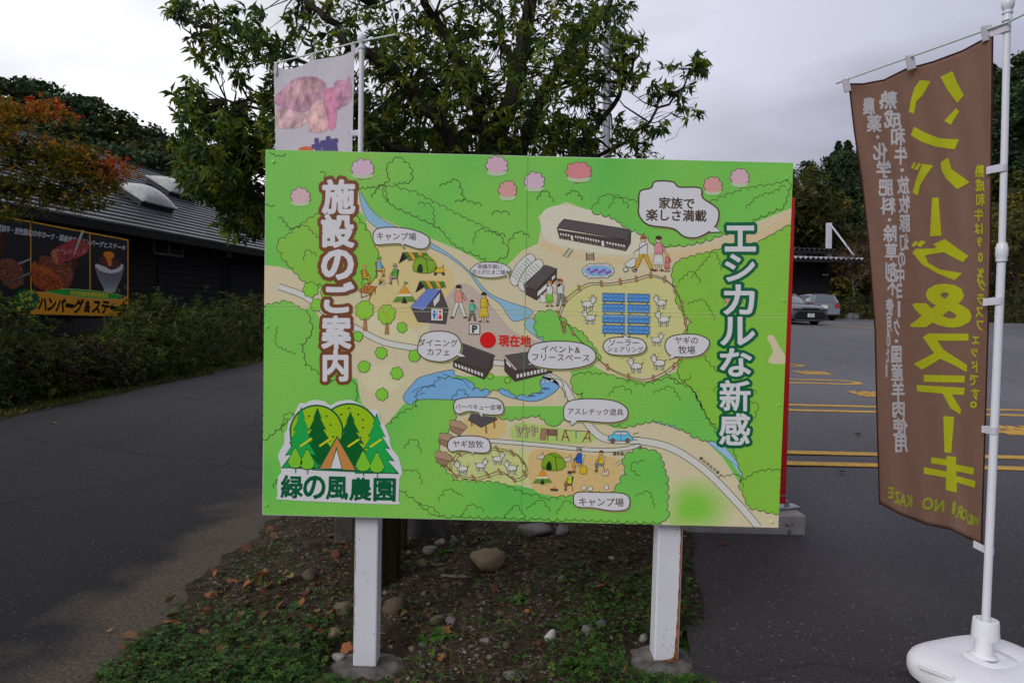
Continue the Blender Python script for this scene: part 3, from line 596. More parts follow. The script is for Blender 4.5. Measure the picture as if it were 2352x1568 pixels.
for i, q in enumerate(([(640, 500), (665, 530), (700, 520), (735, 555)], [(630, 470), (615, 468), (608, 465)], [(735, 395), (750, 425), (760, 450)], [(820, 430), (870, 425), (895, 410)], [(895, 410), (890, 385), (915, 362), (940, 385), (942, 415), (905, 420)], [(855, 455), (880, 425), (885, 465)], [(960, 470), (990, 475), (995, 520)], [(1010, 430), (1050, 415), (1062, 462)], [(1045, 465), (1075, 465), (1105, 475)], [(1130, 495), (1150, 490), (1170, 495)], [(1090, 560), (1100, 530), (1160, 545)], [(1170, 560), (1190, 535), (1215, 545)], [(1235, 460), (1250, 440), (1270, 465)], [(1300, 450), (1320, 440), (1335, 460)], [(1400, 480), (1420, 455), (1440, 480)], [(1715, 480), (1740, 455), (1790, 440), (1805, 430)], [(1590, 640), (1640, 580), (1655, 620)], [(1560, 650), (1590, 625), (1605, 650)], [(1580, 700), (1615, 690), (1640, 735)], [(1600, 780), (1630, 830), (1655, 850)], [(1640, 900), (1690, 870), (1735, 905)], [(1690, 920), (1740, 930), (1725, 960)], [(1650, 1100), (1690, 1090), (1705, 1120)], [(630, 1120), (650, 1090), (670, 1120)], [(700, 960), (660, 950), (650, 990)], [(930, 1030), (950, 1010), (965, 1040)], [(900, 1080), (960, 1085), (965, 1110)], [(1010, 1150), (1030, 1125), (1062, 1140)], [(960, 1160), (985, 1165), (1010, 1185)], [(1060, 1190), (1080, 1160), (1110, 1175)], [(1160, 1190), (1185, 1160), (1205, 1190)], [(1210, 1170), (1240, 1150), (1262, 1175)], [(1460, 1140), (1490, 1130), (1500, 1165)], [(1470, 1090), (1450, 1070), (1480, 1060)], [(1040, 920), (1060, 895), (1080, 925)], [(1090, 940), (1110, 915), (1140, 935)], [(1400, 910), (1420, 890), (1450, 905)], [(1500, 905), (1540, 890), (1560, 920)], [(1530, 850), (1560, 880), (1585, 860)], [(640, 750), (635, 790), (680, 810)], [(620, 348), (640, 356), (656, 352)], [(700, 600), (705, 575), (725, 590)], [(1280, 1180), (1300, 1150), (1330, 1170)], [(1380, 940), (1410, 955), (1440, 945)])): curl(q, 14, i)
# blossom trees
for i, (x, y, rx, ry, c) in enumerate(((690, 452, 23, 20, (209, 170, 184)), (833, 388, 28, 21, (206, 172, 202)), (1141, 381, 25, 22, (206, 166, 190)), (1166, 437, 21, 22, (212, 150, 152)), (1227, 418, 24, 21, (206, 172, 200)), (1329, 395, 30, 22, (220, 130, 140)), (1637, 427, 22, 20, (216, 150, 152)), (1699, 408, 22, 21, (209, 168, 188)), (1685, 687, 22, 20, (214, 150, 152)))):
    A.shape(g, scallop(ell(x, y, rx*.86, ry*.86, 9), 15, .42, seed=i), c, 11, 1.3, DK)
    A.fill(g, smoothpoly([(x-rx*.9, y+ry*.55), (x, y+ry*.75), (x+rx*.9, y+ry*.55), (x+rx*.6, y+ry*1.02), (x-rx*.6, y+ry*1.02)], 3), (176, 196, 160), 11.8)
# small round trees
for i, (x, y, r) in enumerate(((713, 665, 15), (750, 672, 12), (923, 752, 10), (876, 810, 12), (836, 842, 12), (912, 857, 12), (877, 905, 12), (952, 817, 12), (822, 772, 10), (1126, 864, 6), (1166, 873, 6), (728, 700, 12))):
    A.shape(g, scallop(ell(x, y, r, r, 7), 11, .38, seed=i), (128, 196, 60), 11, 1.3, DK)
for x, y, fr in ((838, 712, 0), (888, 722, 1)):
    A.shape(g, [(x-4, y+48-fr*2), (x-1, y+16), (x+3, y+16), (x+6, y+48-fr*2)], (170, 120, 80), 10.5, 0.8, DK)
    A.shape(g, scallop(ell(x, y, 17, 20, 8), 13, .36, seed=x), (140, 196, 56), 11, 1.3, DK)
    if fr:
        for k in range(6): A.fill(g, ell(x-9+(k*7) % 19, y-12+(k*11) % 27, 2.2, 2.2, 8), (235, 120, 40), 12)
# rail fences
def fence2(pts, closed=False, posts=9):
    p = smoothpoly(pts, 6, closed)
    A.line(g, p, 1.5, (96, 66, 52), 12, closed=closed); A.line(g, [(x+4, y+5) for x, y in p], 1.2, (96, 66, 52), 12, closed=closed)
    st = max(1, len(p)//posts)
    for i in range(0, len(p), st):
        x, y = p[i]; dx, dy = ((x-1440)*.004, 1); A.shape(g, [(x-2.4+dx*6, y-7), (x+2.4+dx*6, y-6), (x+3.2, y+9), (x-1.8, y+8)], (176, 122, 96), 12.6, 1.0, (90, 55, 40))
fence2(Z4([(440, 1470), (400, 1350), (440, 1240), (510, 1170), (640, 1090), (800, 1090), (920, 1070), (1030, 1050), (1130, 1020), (1230, 1040), (1310, 1090), (1370, 1180), (1410, 1300), (1430, 1420), (1450, 1560), (1400, 1680)])+Z6([(1130, 330), (1020, 410), (900, 450), (750, 410), (640, 350), (540, 250), (440, 150), (370, 60)]), True, 20)
fence2(Z5([(1430, 1070), (1480, 1030), (1620, 1000), (1760, 1000), (1870, 1030), (1940, 1090), (1960, 1180), (1880, 1225), (1780, 1170), (1690, 1190), (1590, 1215), (1450, 1195), (1400, 1140)]), True, 13)
# goats
def goat(x, y, s, f=1, up=False):
    q = lambda pts: [(x+f*a*s, y+b*s) for a, b in pts]
    WG = (214, 216, 212)
    for a in (-7, -4, 4, 7): A.shape(g, q([(a-1.4, 3), (a+1.4, 3), (a+1.1, 13), (a-1.1, 13)]), WG, 13, 0.9*s, DK)
    A.shape(g, smoothpoly(q([(-9, -3), (-4, -5), (4, -5), (9, -3), (10, 3), (6, 6), (-6, 6), (-10, 3)]), 3), WG, 13.5, 1.1*s, DK)
    A.line(g, q([(-10, -2), (-12, -6), (-14, -5)]), 1.3*s, DK, 13.6)
    A.shape(g, smoothpoly(q([(6, -2), (6, -11), (10, -14), (14, -11), (15, -6), (12, -3), (9, 0)]), 3), WG, 14.2, 1.1*s, DK)
    A.shape(g, q([(6, -11), (1, -13), (5, -9)]), WG, 14.6, 0.8*s, DK); A.shape(g, q([(14, -11), (18, -12), (15, -8)]), WG, 14.6, 0.8*s, DK)
    A.line(g, q([(8, -13), (7, -17)]), 1.1*s, DK, 14.7); A.line(g, q([(11, -14), (11, -18)]), 1.1*s, DK, 14.7)
    A.fill(g, ell(x+f*8.5*s, y-9*s, .7*s, .7*s, 6), DK, 15); A.fill(g, ell(x+f*12*s, y-9*s, .7*s, .7*s, 6), DK, 15)
for x, y, s, f in ((1350, 698, 1.25, 1), (1355, 729, 1.15, -1), (1518, 695, 1.1, -1), (1524, 733, 1.25, -1), (1508, 780, 1.05, 1), (1461, 840, 1.25, -1), (1514, 833, 1.25, -1), (1062, 1075, 1.15, -1), (1104, 1068, 1.05, 1), (1143, 1053, 1.05, 1), (1175, 1074, 1.15, -1)): goat(x, y, s, f)
for k in range(46):
    x, y = [(1330+random.random()*200, 660+random.random()*190), (1040+random.random()*150, 1040+random.random()*60), (1230+random.random()*180, 1050+random.random()*80)][k % 3]
    for d in (-3, 0, 3): A.line(g, [(x+d, y), (x+d*1.4, y-2.5)], 1.3, (140, 190, 60), 12.2)
# solar panels
for r in range(4):
    for c in range(2):
        x0 = 1383+c*57; y0 = 673+r*24.3+c*1.5
        A.line(g, [(x0+6, y0+16), (x0+6, y0+27)], 1.8, DK, 15); A.line(g, [(x0+46, y0+17), (x0+46, y0+28)], 1.8, DK, 15)
        A.shape(g, [(x0+1, y0), (x0+53, y0+1.2), (x0+52, y0+20.5), (x0, y0+19)], (86, 140, 222), 15.6, 1.4, DK)
        for a in range(4):
            for b in range(2):
                u, v = x0+3.4+a*12.2, y0+3+b*8.6+a*.25; A.shape(g, [(u, v), (u+9, v+.2), (u+8.8, v+5.6), (u-.2, v+5.4)], (96, 158, 238), 17, 1.1, (30, 50, 110))
# buildings of the map
BR = (88, 78, 82)
def house(roof, wall, wins, c=BR, l=13, k=Z5):
    A.shape(g, k(wall), (74, 60, 58), l, 1.2, (40, 30, 28)); A.shape(g, k(roof), c, l+1, 1.3, (45, 35, 34))
    for w_ in wins: A.shape(g, k(w_), (212, 210, 214), l+1.2, 0.9, (45, 35, 34))
def row(x0, y0, x1, y1, n, hgt, sk=0): return [[(x0+(x1-x0)*i/n+1, y0+(y1-y0)*i/n), (x0+(x1-x0)*(i+.78)/n, y0+(y1-y0)*(i+.78)/n), (x0+(x1-x0)*(i+.78)/n+sk, y0+(y1-y0)*(i+.78)/n+hgt), (x0+(x1-x0)*i/n+1+sk, y0+(y1-y0)*i/n+hgt)] for i in range(n)]
house([(1495, 225), (1735, 315), (1665, 425), (1420, 345)], [(1425, 350), (1665, 425), (1725, 320), (1715, 400), (1655, 492), (1425, 400)], row(1435, 370, 1650, 448, 9, 26, 2))
house([(1805, 315), (1975, 290), (2040, 330), (2170, 390), (1905, 425)], [(1800, 335), (1880, 425), (2165, 395), (2155, 440), (1880, 508), (1805, 430)], row(1890, 455, 2120, 405, 9, 28, 2)+[[(1815, 345), (1850, 385), (1850, 410), (1817, 375)]])
for q in range(16): A.line(g, Z5([(1490-q*4.5, 240+q*7), (1728-q*4.2, 325+q*6.8)]), 0.9, (50, 42, 44), 14.7)
house([(440, 565), (975, 650), (995, 665), (945, 735), (410, 640), (383, 650), (400, 610)], [(385, 655), (950, 740), (990, 670), (985, 760), (950, 825), (405, 720)], row(405, 678, 490, 690, 4, 20, 3)+row(527, 698, 735, 738, 10, 20, 3)+row(785, 748, 945, 778, 7, 20, 3)+[[(493, 697), (515, 700), (520, 745), (500, 740)], [(745, 742), (772, 745), (770, 790), (748, 787)]], l=13, k=Z4)
for a in range(12):
    if a not in (2, 7): A.line(g, Z4([(410+a*46, 705+a*8), (445+a*46, 735+a*8)]), 1.0, (150, 120, 110), 14.6); A.line(g, Z4([(445+a*46, 712+a*8), (410+a*46, 728+a*8)]), 1.0, (150, 120, 110), 14.6)
house([(290, 940), (388, 970), (215, 1145), (108, 1105)], [(112, 1110), (215, 1150), (382, 985), (380, 1060), (215, 1228), (130, 1180)], [[(225, 1160), (300, 1090), (300, 1130), (225, 1200)], [(340, 1040), (370, 1020), (370, 1040), (345, 1070)]], l=13, k=Z4)
# glasshouses
for dx, dy in ((0, 0), (19, 12)):
    q = [(1171+dx, 640+dy), (1188+dx, 606+dy), (1215+dx, 583+dy), (1228+dx, 590+dy), (1225+dx, 604+dy), (1190+dx, 652+dy), (1180+dx, 656+dy)]
    A.shape(g, smoothpoly(q, 3), (206, 204, 208), 12+dx*.05, 1.3, DK)
    for k in range(8): t = k/8; A.line(g, [(1173+dx+42*t, 632+dy-44*t), (1183+dx+40*t, 636+dy-40*t), (1190+dx+38*t, 648+dy-46*t)], 1.0, DK, 13.4+dx*.05)
# toilets
A.shape(g, Z3([(1290, 1385), (1400, 1415), (1395, 1380), (1545, 1230), (1610, 1400), (1590, 1530), (1350, 1510)]), (82, 70, 76), 13, 1.3, (35, 30, 34))
A.shape(g, Z3([(1285, 1385), (1435, 1228), (1545, 1235), (1400, 1415)]), (120, 140, 214), 14, 1.2, (50, 50, 110))
for k in range(9): A.line(g, Z3([(1300+k*13, 1388+k*2.5), (1440+k*12, 1236+k*.5)]), 0.9, (70, 84, 170), 14.8)
A.shape(g, Z3([(1480, 1330), (1540, 1260), (1535, 1330), (1490, 1385)]), (200, 200, 206), 14, 1.0)
# people round the fire, walkers, campers
SK = (222, 186, 160)
def fig(x, y, h, hair, top, bot, step=3.5, arm=0, skirt=False, l=16, hat=None):
    s = h/40.0; q = lambda pts: [(x+a*s, y-b*s) for a, b in pts]
    if skirt:
        for a in (-2, 2.4): A.shape(g, q([(a-1, 0), (a+1.2, 0), (a+1, 10), (a-1, 10)]), SK, l, .8)
        A.shape(g, q([(-4, 21), (4, 21), (6.5, 7), (-6, 7)]), bot, l+.5, 1.0)
    else:
        A.shape(g, q([(-3.5, 20), (1.5, 20), (-step+1.5, 1), (-step-2, 0)]), bot, l, .9); A.shape(g, q([(-.5, 20), (4, 20), (step+3, 1), (step-.5, 0)]), bot, l+.3, .9)
    A.fill(g, q([(-step-3.5, 0), (-step+1.5, 0), (-step+1, 2.5), (-step-1.5, 2.5)]), (110, 70, 45), l+.9); A.fill(g, q([(step-1, 0), (step+4, 0), (step+2, 2.5), (step-.5, 2.5)]), (110, 70, 45), l+.9)
    A.shape(g, q([(-4.4, 31), (-1.5, 33), (2, 33), (5, 31), (4.4, 19), (-4.2, 19)]), top, l+1, 1.0)
    A.shape(g, q([(3, 31), (5.2, 31), (8+arm, 22), (6+arm, 20.5)]), top, l+1.5, .9); A.fill(g, ell(x+(7.4+arm)*s, y-20.5*s, 1.4*s, 1.4*s, 8), SK, l+1.6)
    A.shape(g, ell(x, y-36.5*s, 3.3*s, 3.8*s, 12), SK, l+1.6, .9); A.fill(g, ell(x+.3*s, y-38.3*s, 3.7*s, 2.6*s, 12), hair, l+2.3)
    if hat: A.shape(g, q([(-5.5, 38), (-3, 42), (3, 42), (5.5, 38)]), hat, l+2.8, .8)
WH = (206, 206, 210)
fig(1053, 731, 76, (60, 40, 30), (214, 140, 130), WH, 7, 2); fig(1084, 737, 48, (60, 40, 30), (80, 180, 160), (110, 105, 100), 5, 3); fig(1111, 740, 68, (50, 35, 30), (222, 176, 40), (222, 176, 40), 4, -1, True)
fig(1477, 622, 80, (150, 90, 50), WH, (200, 160, 40), 9, -18); fig(1512, 623, 80, (70, 45, 35), (210, 140, 150), WH, 3, 1, True); fig(1532, 624, 42, (230, 150, 60), (212, 120, 120), (212, 120, 120), 3, 1, True)
A.shape(g, smoothpoly([(1436, 606), (1456, 592), (1460, 600), (1456, 612), (1444, 614)]), WH, 16, 1.2)
for a in (1437, 1457): A.shape(g, ell(a, 619, 5.5, 5.5, 14), (196, 196, 190), 16.5, 1.4)
A.line(g, [(1456, 612), (1470, 592)], 2, (200, 150, 60), 17)
fig(1262, 704, 58, (190, 130, 80), WH, (120, 190, 60), 3, 2, True); fig(1287, 703, 62, (160, 90, 50), (200, 206, 214), (128, 130, 138), 4, -3); fig(1282, 674, 34, (120, 70, 50), (220, 150, 160), (220, 150, 160), 2, 1)
A.shape(g, [(1241, 677), (1253, 678), (1254, 695), (1240, 694)], WH, 17, 1)
def sitter(x, y, s, top, bot, hair, chair, f=1, hat=None):
    q = lambda pts: [(x+f*a*s, y+b*s) for a, b in pts]
    A.shape(g, q([(-9, -14), (-6, -15), (-3, 3), (8, 3), (8, 6), (-5, 6)]), chair, 16, .9)
    for a, b in ((-5, -8), (6, 9)): A.line(g, q([(a, 5), (b, 19)]), 1.2, DK, 16.2)
    A.shape(g, q([(-5, 0), (8, -2), (12, 0), (10, 14), (7, 14), (7, 4), (-4, 5)]), bot, 16.8, .9)
    A.fill(g, q([(6, 14), (13, 14), (13, 17), (6, 17)]), (120, 80, 40), 17)
    A.shape(g, q([(-5, -15), (0, -17), (4, -14), (5, 0), (-5, 2)]), top, 17.5, 1.0); A.shape(g, q([(0, -12), (3, -12), (10, -5), (9, -3), (0, -8)]), top, 18, .9)
    A.shape(g, ell(x, y-21*s, 3.6*s, 4.4*s, 12), SK, 18, .9); A.fill(g, ell(x-f*.8*s, y-23*s, 4.2*s, 3*s, 12), hair, 18.8)
    if hat: A.shape(g, q([(-4.6, -22), (-3.5, -27), (3.5, -27), (4.8, -22)]), hat, 19.2, .8)
sitter(838, 635, 1.05, (226, 142, 40), (190, 160, 50), (200, 130, 70), (60, 150, 60)); sitter(871, 617, 1.05, (110, 180, 220), (200, 160, 50), (90, 60, 40), (190, 50, 50), 1, (90, 170, 60)); sitter(907, 634, 1.05, (90, 170, 50), (170, 150, 130), (60, 40, 30), (90, 60, 160), -1, (150, 150, 150))
sitter(1330, 1062, 1.35, (40, 90, 190), (210, 150, 60), (90, 70, 60), WH, -1, (140, 140, 140)); sitter(1380, 1063, 1.15, (224, 178, 50), (120, 120, 120), (120, 60, 40), WH, -1); sitter(1308, 1108, 1.0, (190, 210, 50), (160, 100, 60), (50, 50, 50), (60, 90, 50), -1, (60, 60, 60))
for q, c in (([(-8, 4), (-4, -8), (-2, -2), (1, -14), (4, -3), (7, -8), (9, 4)], (234, 176, 40)), ([(-4, 4), (-1, -5), (1, 0), (4, -4), (5, 4)], (222, 110, 40))): A.shape(g, [(875+a, 648+b) for a, b in q], c, 16, .9, (120, 70, 30))
for a, b in (((865, 655), (888, 648)), ((864, 649), (886, 657))): A.line(g, [a, b], 2.6, (190, 186, 180), 16.8)
# tents, table, cart
def tent_round(x, y, s):
    q = lambda pts: [(x+a*s, y+b*s) for a, b in pts]
    A.shape(g, smoothpoly(q([(-25, 15), (-23, -8), (-10, -19), (6, -20), (20, -10), (28, 10), (8, 20)]), 3), (126, 164, 40), 16, 1.3, (60, 80, 20))
    A.fill(g, smoothpoly(q([(-17, 16), (-13, 1), (-6, 1), (-4, 18)]), 3), (30, 50, 20), 17); A.line(g, q([(-10, -19), (4, -12), (8, 20)]), 1.6, (40, 60, 20), 17); A.line(g, q([(4, -12), (22, -8)]), 1.4, (40, 60, 20), 17)
tent_round(975, 607, 1); tent_round(1271, 1060, 1)
def tent_pt(x, y, s):
    q = lambda pts: [(x+a*s, y+b*s) for a, b in pts]
    A.shape(g, q([(0, -27), (28, 12), (-28, 14)]), (226, 146, 44), 16.2, 1.2, (90, 60, 30)); A.fill(g, q([(-19, 1), (19, 0), (28, 12), (-28, 14)]), (100, 140, 50), 16.9)
    A.fill(g, q([(-15, -5), (15, -6), (19, 0), (-19, 1)]), (220, 214, 190), 17.1); A.fill(g, q([(0, 0), (7, 17), (-7, 17)]), (40, 36, 30), 17.6); A.shape(g, q([(0, -36), (10, -32), (0, -28)]), (90, 150, 50), 17, .8)
tent_pt(929, 680, .95); tent_pt(1246, 1098, .78)
for x, y in ((945, 590), (984, 656)):
    A.fill(g, [(x-30, y+16), (x-20, y-11), (x-8, y+2)], (30, 30, 28), 15.5)
    for k, c in enumerate(((80, 120, 50), (230, 156, 50), (80, 120, 50), (230, 156, 50), (80, 120, 50))): A.shape(g, [(x-20+k*11, y-11+k*.3), (x-9+k*11, y-11+k*.3), (x+4+k*9, y+7-k), (x-6+k*9, y+9-k)], c, 15.2+k*.1, .7)
A.shape(g, Z3([(845, 1255), (885, 1200), (1000, 1210), (955, 1275)]), (170, 110, 50), 16, 1.1)
for a, b in (((865, 1255), (870, 1310)), ((955, 1275), (930, 1328)), ((985, 1225), (985, 1275)), ((865, 1305), (955, 1275))): A.line(g, Z3([a, b]), 1.4, DK, 16.5)
for a, b, c in ((930, 1215, 15), (905, 1240, 13)): A.shape(g, ell(*Z3([(a, b)])[0], c*.27, c*.3, 10), (220, 110, 40), 17, .9)
A.shape(g, Z3([(1498, 1050), (1572, 1048), (1570, 1090), (1500, 1092)]), (228, 176, 40), 16, 1.1); A.line(g, Z3([(1560, 1050), (1568, 1022)]), 1.3, DK, 16)
for a in (1500, 1567): A.shape(g, ell(*Z3([(a, 1101)])[0], 3.4, 3.4, 10), (60, 60, 60), 17, 1)
# flower pond, bridge pieces, playground, car, pavilions, pit
A.shape(g, scallop(ell(1374, 622, 36, 15, 16), 9, .4, seed=4), (196, 194, 200), 12, 1.1); A.fill(g, ell(1374, 622, 33, 12.5), (130, 170, 220), 12.8)
for k in range(9): x = 1352+k*6; y = 618+(k*7) % 10; A.fill(g, [(x-4, y), (x, y-4), (x+4, y), (x+2, y+4), (x-3, y+3)], (140, 80, 170), 13.4); A.line(g, [(x+2, y+4), (x+3, y+9)], 1, (60, 140, 90), 13.2)
for a, b in (((1293, 588), (1307, 570)), ((1303, 592), (1316, 574))): A.line(g, [a, b], 1.6, (110, 110, 110), 13)
for k in range(5): A.line(g, [(1294+k*3, 586-k*4), (1304+k*3, 590-k*4)], 2, (170, 170, 170), 13)
for k in range(4): A.line(g, [(1347, 584+k*4), (1363, 583+k*4)], 2, (110, 105, 100), 13)
A.line(g, [(1347, 580), (1347, 598)], 1.8, DK, 13.2); A.line(g, [(1363, 580), (1364, 599)], 1.8, DK, 13.2)
for k, (a, b) in enumerate(((1189, 983), (1196, 987), (1205, 981), (1213, 986), (1224, 982), (1232, 986), (1192, 997), (1209, 998), (1225, 995))): A.shape(g, [(a-3, b-5), (a+3, b-5), (a+3, b+6), (a-3, b+6)], (186, 160, 144), 13, 1)
A.shape(g, [(1243, 983), (1258, 984), (1252, 1010), (1240, 1009)], (160, 120, 100), 13, 1); A.shape(g, [(1258, 985), (1280, 986), (1280, 1000), (1258, 999)], (130, 96, 84), 13, 1)
for a in (1258, 1279): A.line(g, [(a, 985), (a, 1012)], 2, (120, 90, 76), 13.5)
for a, b in (((1290, 1012), (1298, 986)), ((1307, 1013), (1298, 986)), ((1338, 1014), (1352, 988)), ((1356, 1015), (1352, 988)), ((1293, 1003), (1305, 1003)), ((1342, 1005), (1355, 1006))): A.line(g, [a, b], 2.6, (150, 90, 70), 13.5)
A.line(g, [(1298, 987), (1352, 990)], 1.2, DK, 13); A.line(g, [(1323, 989), (1323, 1006)], 2, (90, 130, 140), 13)
car_ = [(1397, 1008), (1399, 1000), (1408, 997), (1412, 990), (1440, 990), (1446, 998), (1451, 1003), (1451, 1011), (1400, 1011)]
A.shape(g, smoothpoly(car_, 3), (96, 184, 220), 17, 1.3); A.shape(g, [(1413, 997), (1415, 992), (1437, 992), (1441, 998)], (206, 216, 222), 18, 1.0); A.line(g, [(1426, 991), (1426, 1009)], 1, DK, 18.6)
for a in (1407, 1441): A.shape(g, ell(a, 1011, 5, 5, 12), (130, 90, 70), 18.6, 1.3)
for a, b in (((1454, 996), (1466, 993)), ((1455, 1002), (1468, 1003)), ((1454, 1007), (1464, 1011))): A.line(g, [a, b], 1.3, DK, 17)
A.shape(g, Z5([(1560, 740), (1700, 735), (1755, 785), (1630, 845), (1535, 790)]), (84, 78, 86), 14, 1.2)
for a, b in (((1560, 790), (1563, 835)), ((1665, 830), (1670, 888)), ((1725, 780), (1730, 850))): A.line(g, Z5([a, b]), 4, (170, 100, 50), 13)
for x, y in ((1450, 840), (1375, 935), (1345, 1070)):
    A.shape(g, Z5([(x-50, y-5), (x+60, y+25), (x+20, y+65), (x-45, y+30)]), (150, 118, 100), 12.8, 1.2); A.shape(g, Z5([(x-50, y-50), (x+30, y-42), (x+78, y), (x+60, y+25), (x-55, y-5)]), (172, 140, 120), 13.4, 1.2)
A.shape(g, Z6([(270, 1185), (325, 1188), (320, 1200), (275, 1198)]), (70, 66, 66), 16, 1); A.fill(g, Z6([(285, 1185), (300, 1165), (312, 1187)]), (230, 130, 50), 17)
A.shape(g, smoothpoly([(1334, 1070), (1346, 1070), (1347, 1087), (1332, 1086)], 2), (220, 170, 40), 17, 1)
for x, y in ((1241, 1047), (1303, 1053), (1389, 1085)): A.shape(g, smoothpoly([(x-8, y+4), (x-4, y-4), (x+3, y-2), (x+5, y-10), (x+8, y-3), (x+9, y+3), (x+2, y+7)], 2), (206, 190, 176), 16, 1)
for x, y in ((1340, 1120), (1355, 1122), (1392, 1119)): A.shape(g, smoothpoly([(x-6, y), (x-3, y-3), (x+2, y-7), (x+6, y-3), (x+5, y+3), (x, y+5)], 2), (210, 208, 206), 16, 1)
A.line(g, [(1212, 362), (1209, 560), (1206, 700), (1197, 1194)], 0.9, (96, 160, 78), 19)          # butt joints of the three panels and their faint sag lines
for d in (0, 9): A.line(g, [(606, 700+d), (1000, 707+d), (1400, 716+d), (1810, 722+d)], 0.8, (190, 200, 150), 19)
A.build(g, board, MM)
# rivets
for x, y in ((628, 372), (614, 750), (612, 1160), (1200, 1185), (1772, 1198), (1800, 690), (1806, 410), (1790, 930)):
    p = at(x, y, BY); MB().lathe((p[0], BY-0.001, p[2]), [(0.006, 0), (0.006, 0.0016), (0.004, 0.0024)], 10, M=Matrix.Rotation(math.pi/2, 4, 'X')).build('rivet', [pcol(GRN) if x != 1772 else pcol(BEI)], board, smooth=True)
# speech bubbles, each with its lettering
BCOL = (75, 58, 46)
def bubble(pts, lines, size, tail=None, bold=0.008, w=2.4, lw=None, smooth=4):
    A.parts.clear(); o = smoothpoly(pts, smooth)
    A.fill('speech_bubble', [(x+3, y+4) for x, y in o], (150, 150, 92), 20)
    if tail: A.shape('speech_bubble', tail, WHT, 21, w, BCOL)
    A.shape('speech_bubble', o, WHT, 21.6, w, BCOL)
    if tail:
        t = [(tail[0][0]*.8+tail[-1][0]*.2, tail[0][1]*.8+tail[-1][1]*.2), tail[1], (tail[0][0]*.2+tail[-1][0]*.8, tail[0][1]*.2+tail[-1][1]*.8)]
        cx = sum(p[0] for p in o)/len(o); cy = sum(p[1] for p in o)/len(o)
        q = [tuple(a+(c-a)*0.10 for a, c in zip(p, (cx, cy))) for p in (t[0], t[2])]
        A.fill('speech_bubble', [t[0], tuple(a*.55+b*.45 for a, b in zip(t[0], t[1])), tuple(a*.55+b*.45 for a, b in zip(t[2], t[1])), t[2], q[1], q[0]], WHT, 22.6)
    bo = A.build('speech_bubble', board); 
    for (s, x, y, sz) in lines: A.text('lettering', s, x, y, 0, sz, BCOL, 23.4, bold=bold, ang=0.018)
    A.build('lettering', bo)
bubble([(857, 548), (864, 527), (900, 522), (945, 527), (980, 541), (987, 556), (978, 570), (958, 571), (925, 561), (890, 561), (864, 562)], [('キャンプ場', 911, 543, 18.5)], 19, [(920, 560), (930, 573), (927, 560)])
bubble([(1080, 622), (1098, 605), (1130, 602), (1160, 608), (1173, 621), (1160, 633), (1130, 638), (1096, 634)], [('地鶏平飼い', 1125, 612.5, 11.6), ('武士沢たまご鶏舎', 1128, 625, 10.9)], 13, [(1160, 631), (1171, 640), (1167, 625)], 0.008, 1.8)
bubble([(1467, 470), (1470, 440), (1495, 432), (1505, 417), (1545, 418), (1560, 430), (1608, 432), (1614, 455), (1648, 480), (1648, 510), (1632, 530), (1600, 546), (1570, 543), (1545, 525), (1490, 517), (1468, 495)], [('家族で', 1554, 467, 28), ('楽しさ満載', 1553, 495, 28)], 28, [(1622, 535), (1656, 533), (1636, 514)], 0.026, 3.4, smooth=4)
bubble([(960, 795), (972, 768), (1010, 760), (1045, 768), (1060, 792), (1052, 815), (1020, 830), (982, 826), (962, 812)], [('ダイニング', 1006, 787, 18.5), ('カフェ', 1007, 808, 18.5)], 18, [(1052, 806), (1070, 818), (1056, 820)])
bubble([(1213, 810), (1228, 790), (1280, 783), (1335, 788), (1364, 805), (1367, 825), (1345, 840), (1290, 848), (1235, 842), (1214, 828)], [('イベント&', 1288, 802, 19.5), ('フリースペース', 1288, 821, 19.5)], 19, [(1222, 825), (1213, 838), (1238, 838)])
bubble([(1385, 793), (1400, 777), (1440, 774), (1475, 780), (1484, 798), (1470, 812), (1430, 816), (1396, 811)], [('ソーラー', 1433, 787, 18), ('シェアリング', 1436, 802, 14)], 17, [(1428, 776), (1436, 768), (1446, 776)])
bubble([(1527, 795), (1535, 776), (1560, 768), (1600, 768), (1627, 780), (1626, 797), (1608, 815), (1570, 820), (1538, 815)], [('ヤギの', 1576, 781, 18.5), ('牧場', 1577, 803, 20)], 19, [(1540, 812), (1537, 826), (1553, 819)])
bubble([(1042, 935), (1050, 917), (1090, 912), (1140, 915), (1156, 930), (1153, 950), (1120, 952), (1080, 944), (1052, 950)], [('バーベキュー会場', 1099, 934, 13.4)], 15, [(1098, 947), (1107, 959), (1110, 948)])
bubble([(1294, 945), (1305, 922), (1350, 915), (1410, 920), (1440, 938), (1436, 962), (1400, 970), (1340, 966), (1302, 966)], [('アスレチック遊具', 1368, 945, 16.2)], 18, [(1308, 965), (1313, 977), (1328, 966)])
bubble([(1028, 1020), (1040, 1004), (1080, 1000), (1115, 1005), (1126, 1020), (1120, 1038), (1085, 1038), (1058, 1034), (1034, 1036)], [('ヤギ放牧', 1075, 1019, 18)], 18, [(1078, 1034), (1086, 1044), (1090, 1035)])
bubble([(1317, 1148), (1325, 1130), (1380, 1130), (1430, 1132), (1446, 1145), (1440, 1168), (1405, 1172), (1360, 1165), (1325, 1163)], [('キャンプ場', 1381, 1152, 21)], 21, [(1370, 1132), (1377, 1127), (1382, 1134)])
A.parts.clear()
A.fill('you_are_here_mark', ell(1120.5, 780.5, 18.4, 18.4, 40), (206, 22, 20), 20); A.text('you_are_here_mark', '現在地', 1182, 782.5, 73, 25.5, (214, 32, 26), 20, bold=0.028, fit=True, ang=.02); A.build('you_are_here_mark', board)
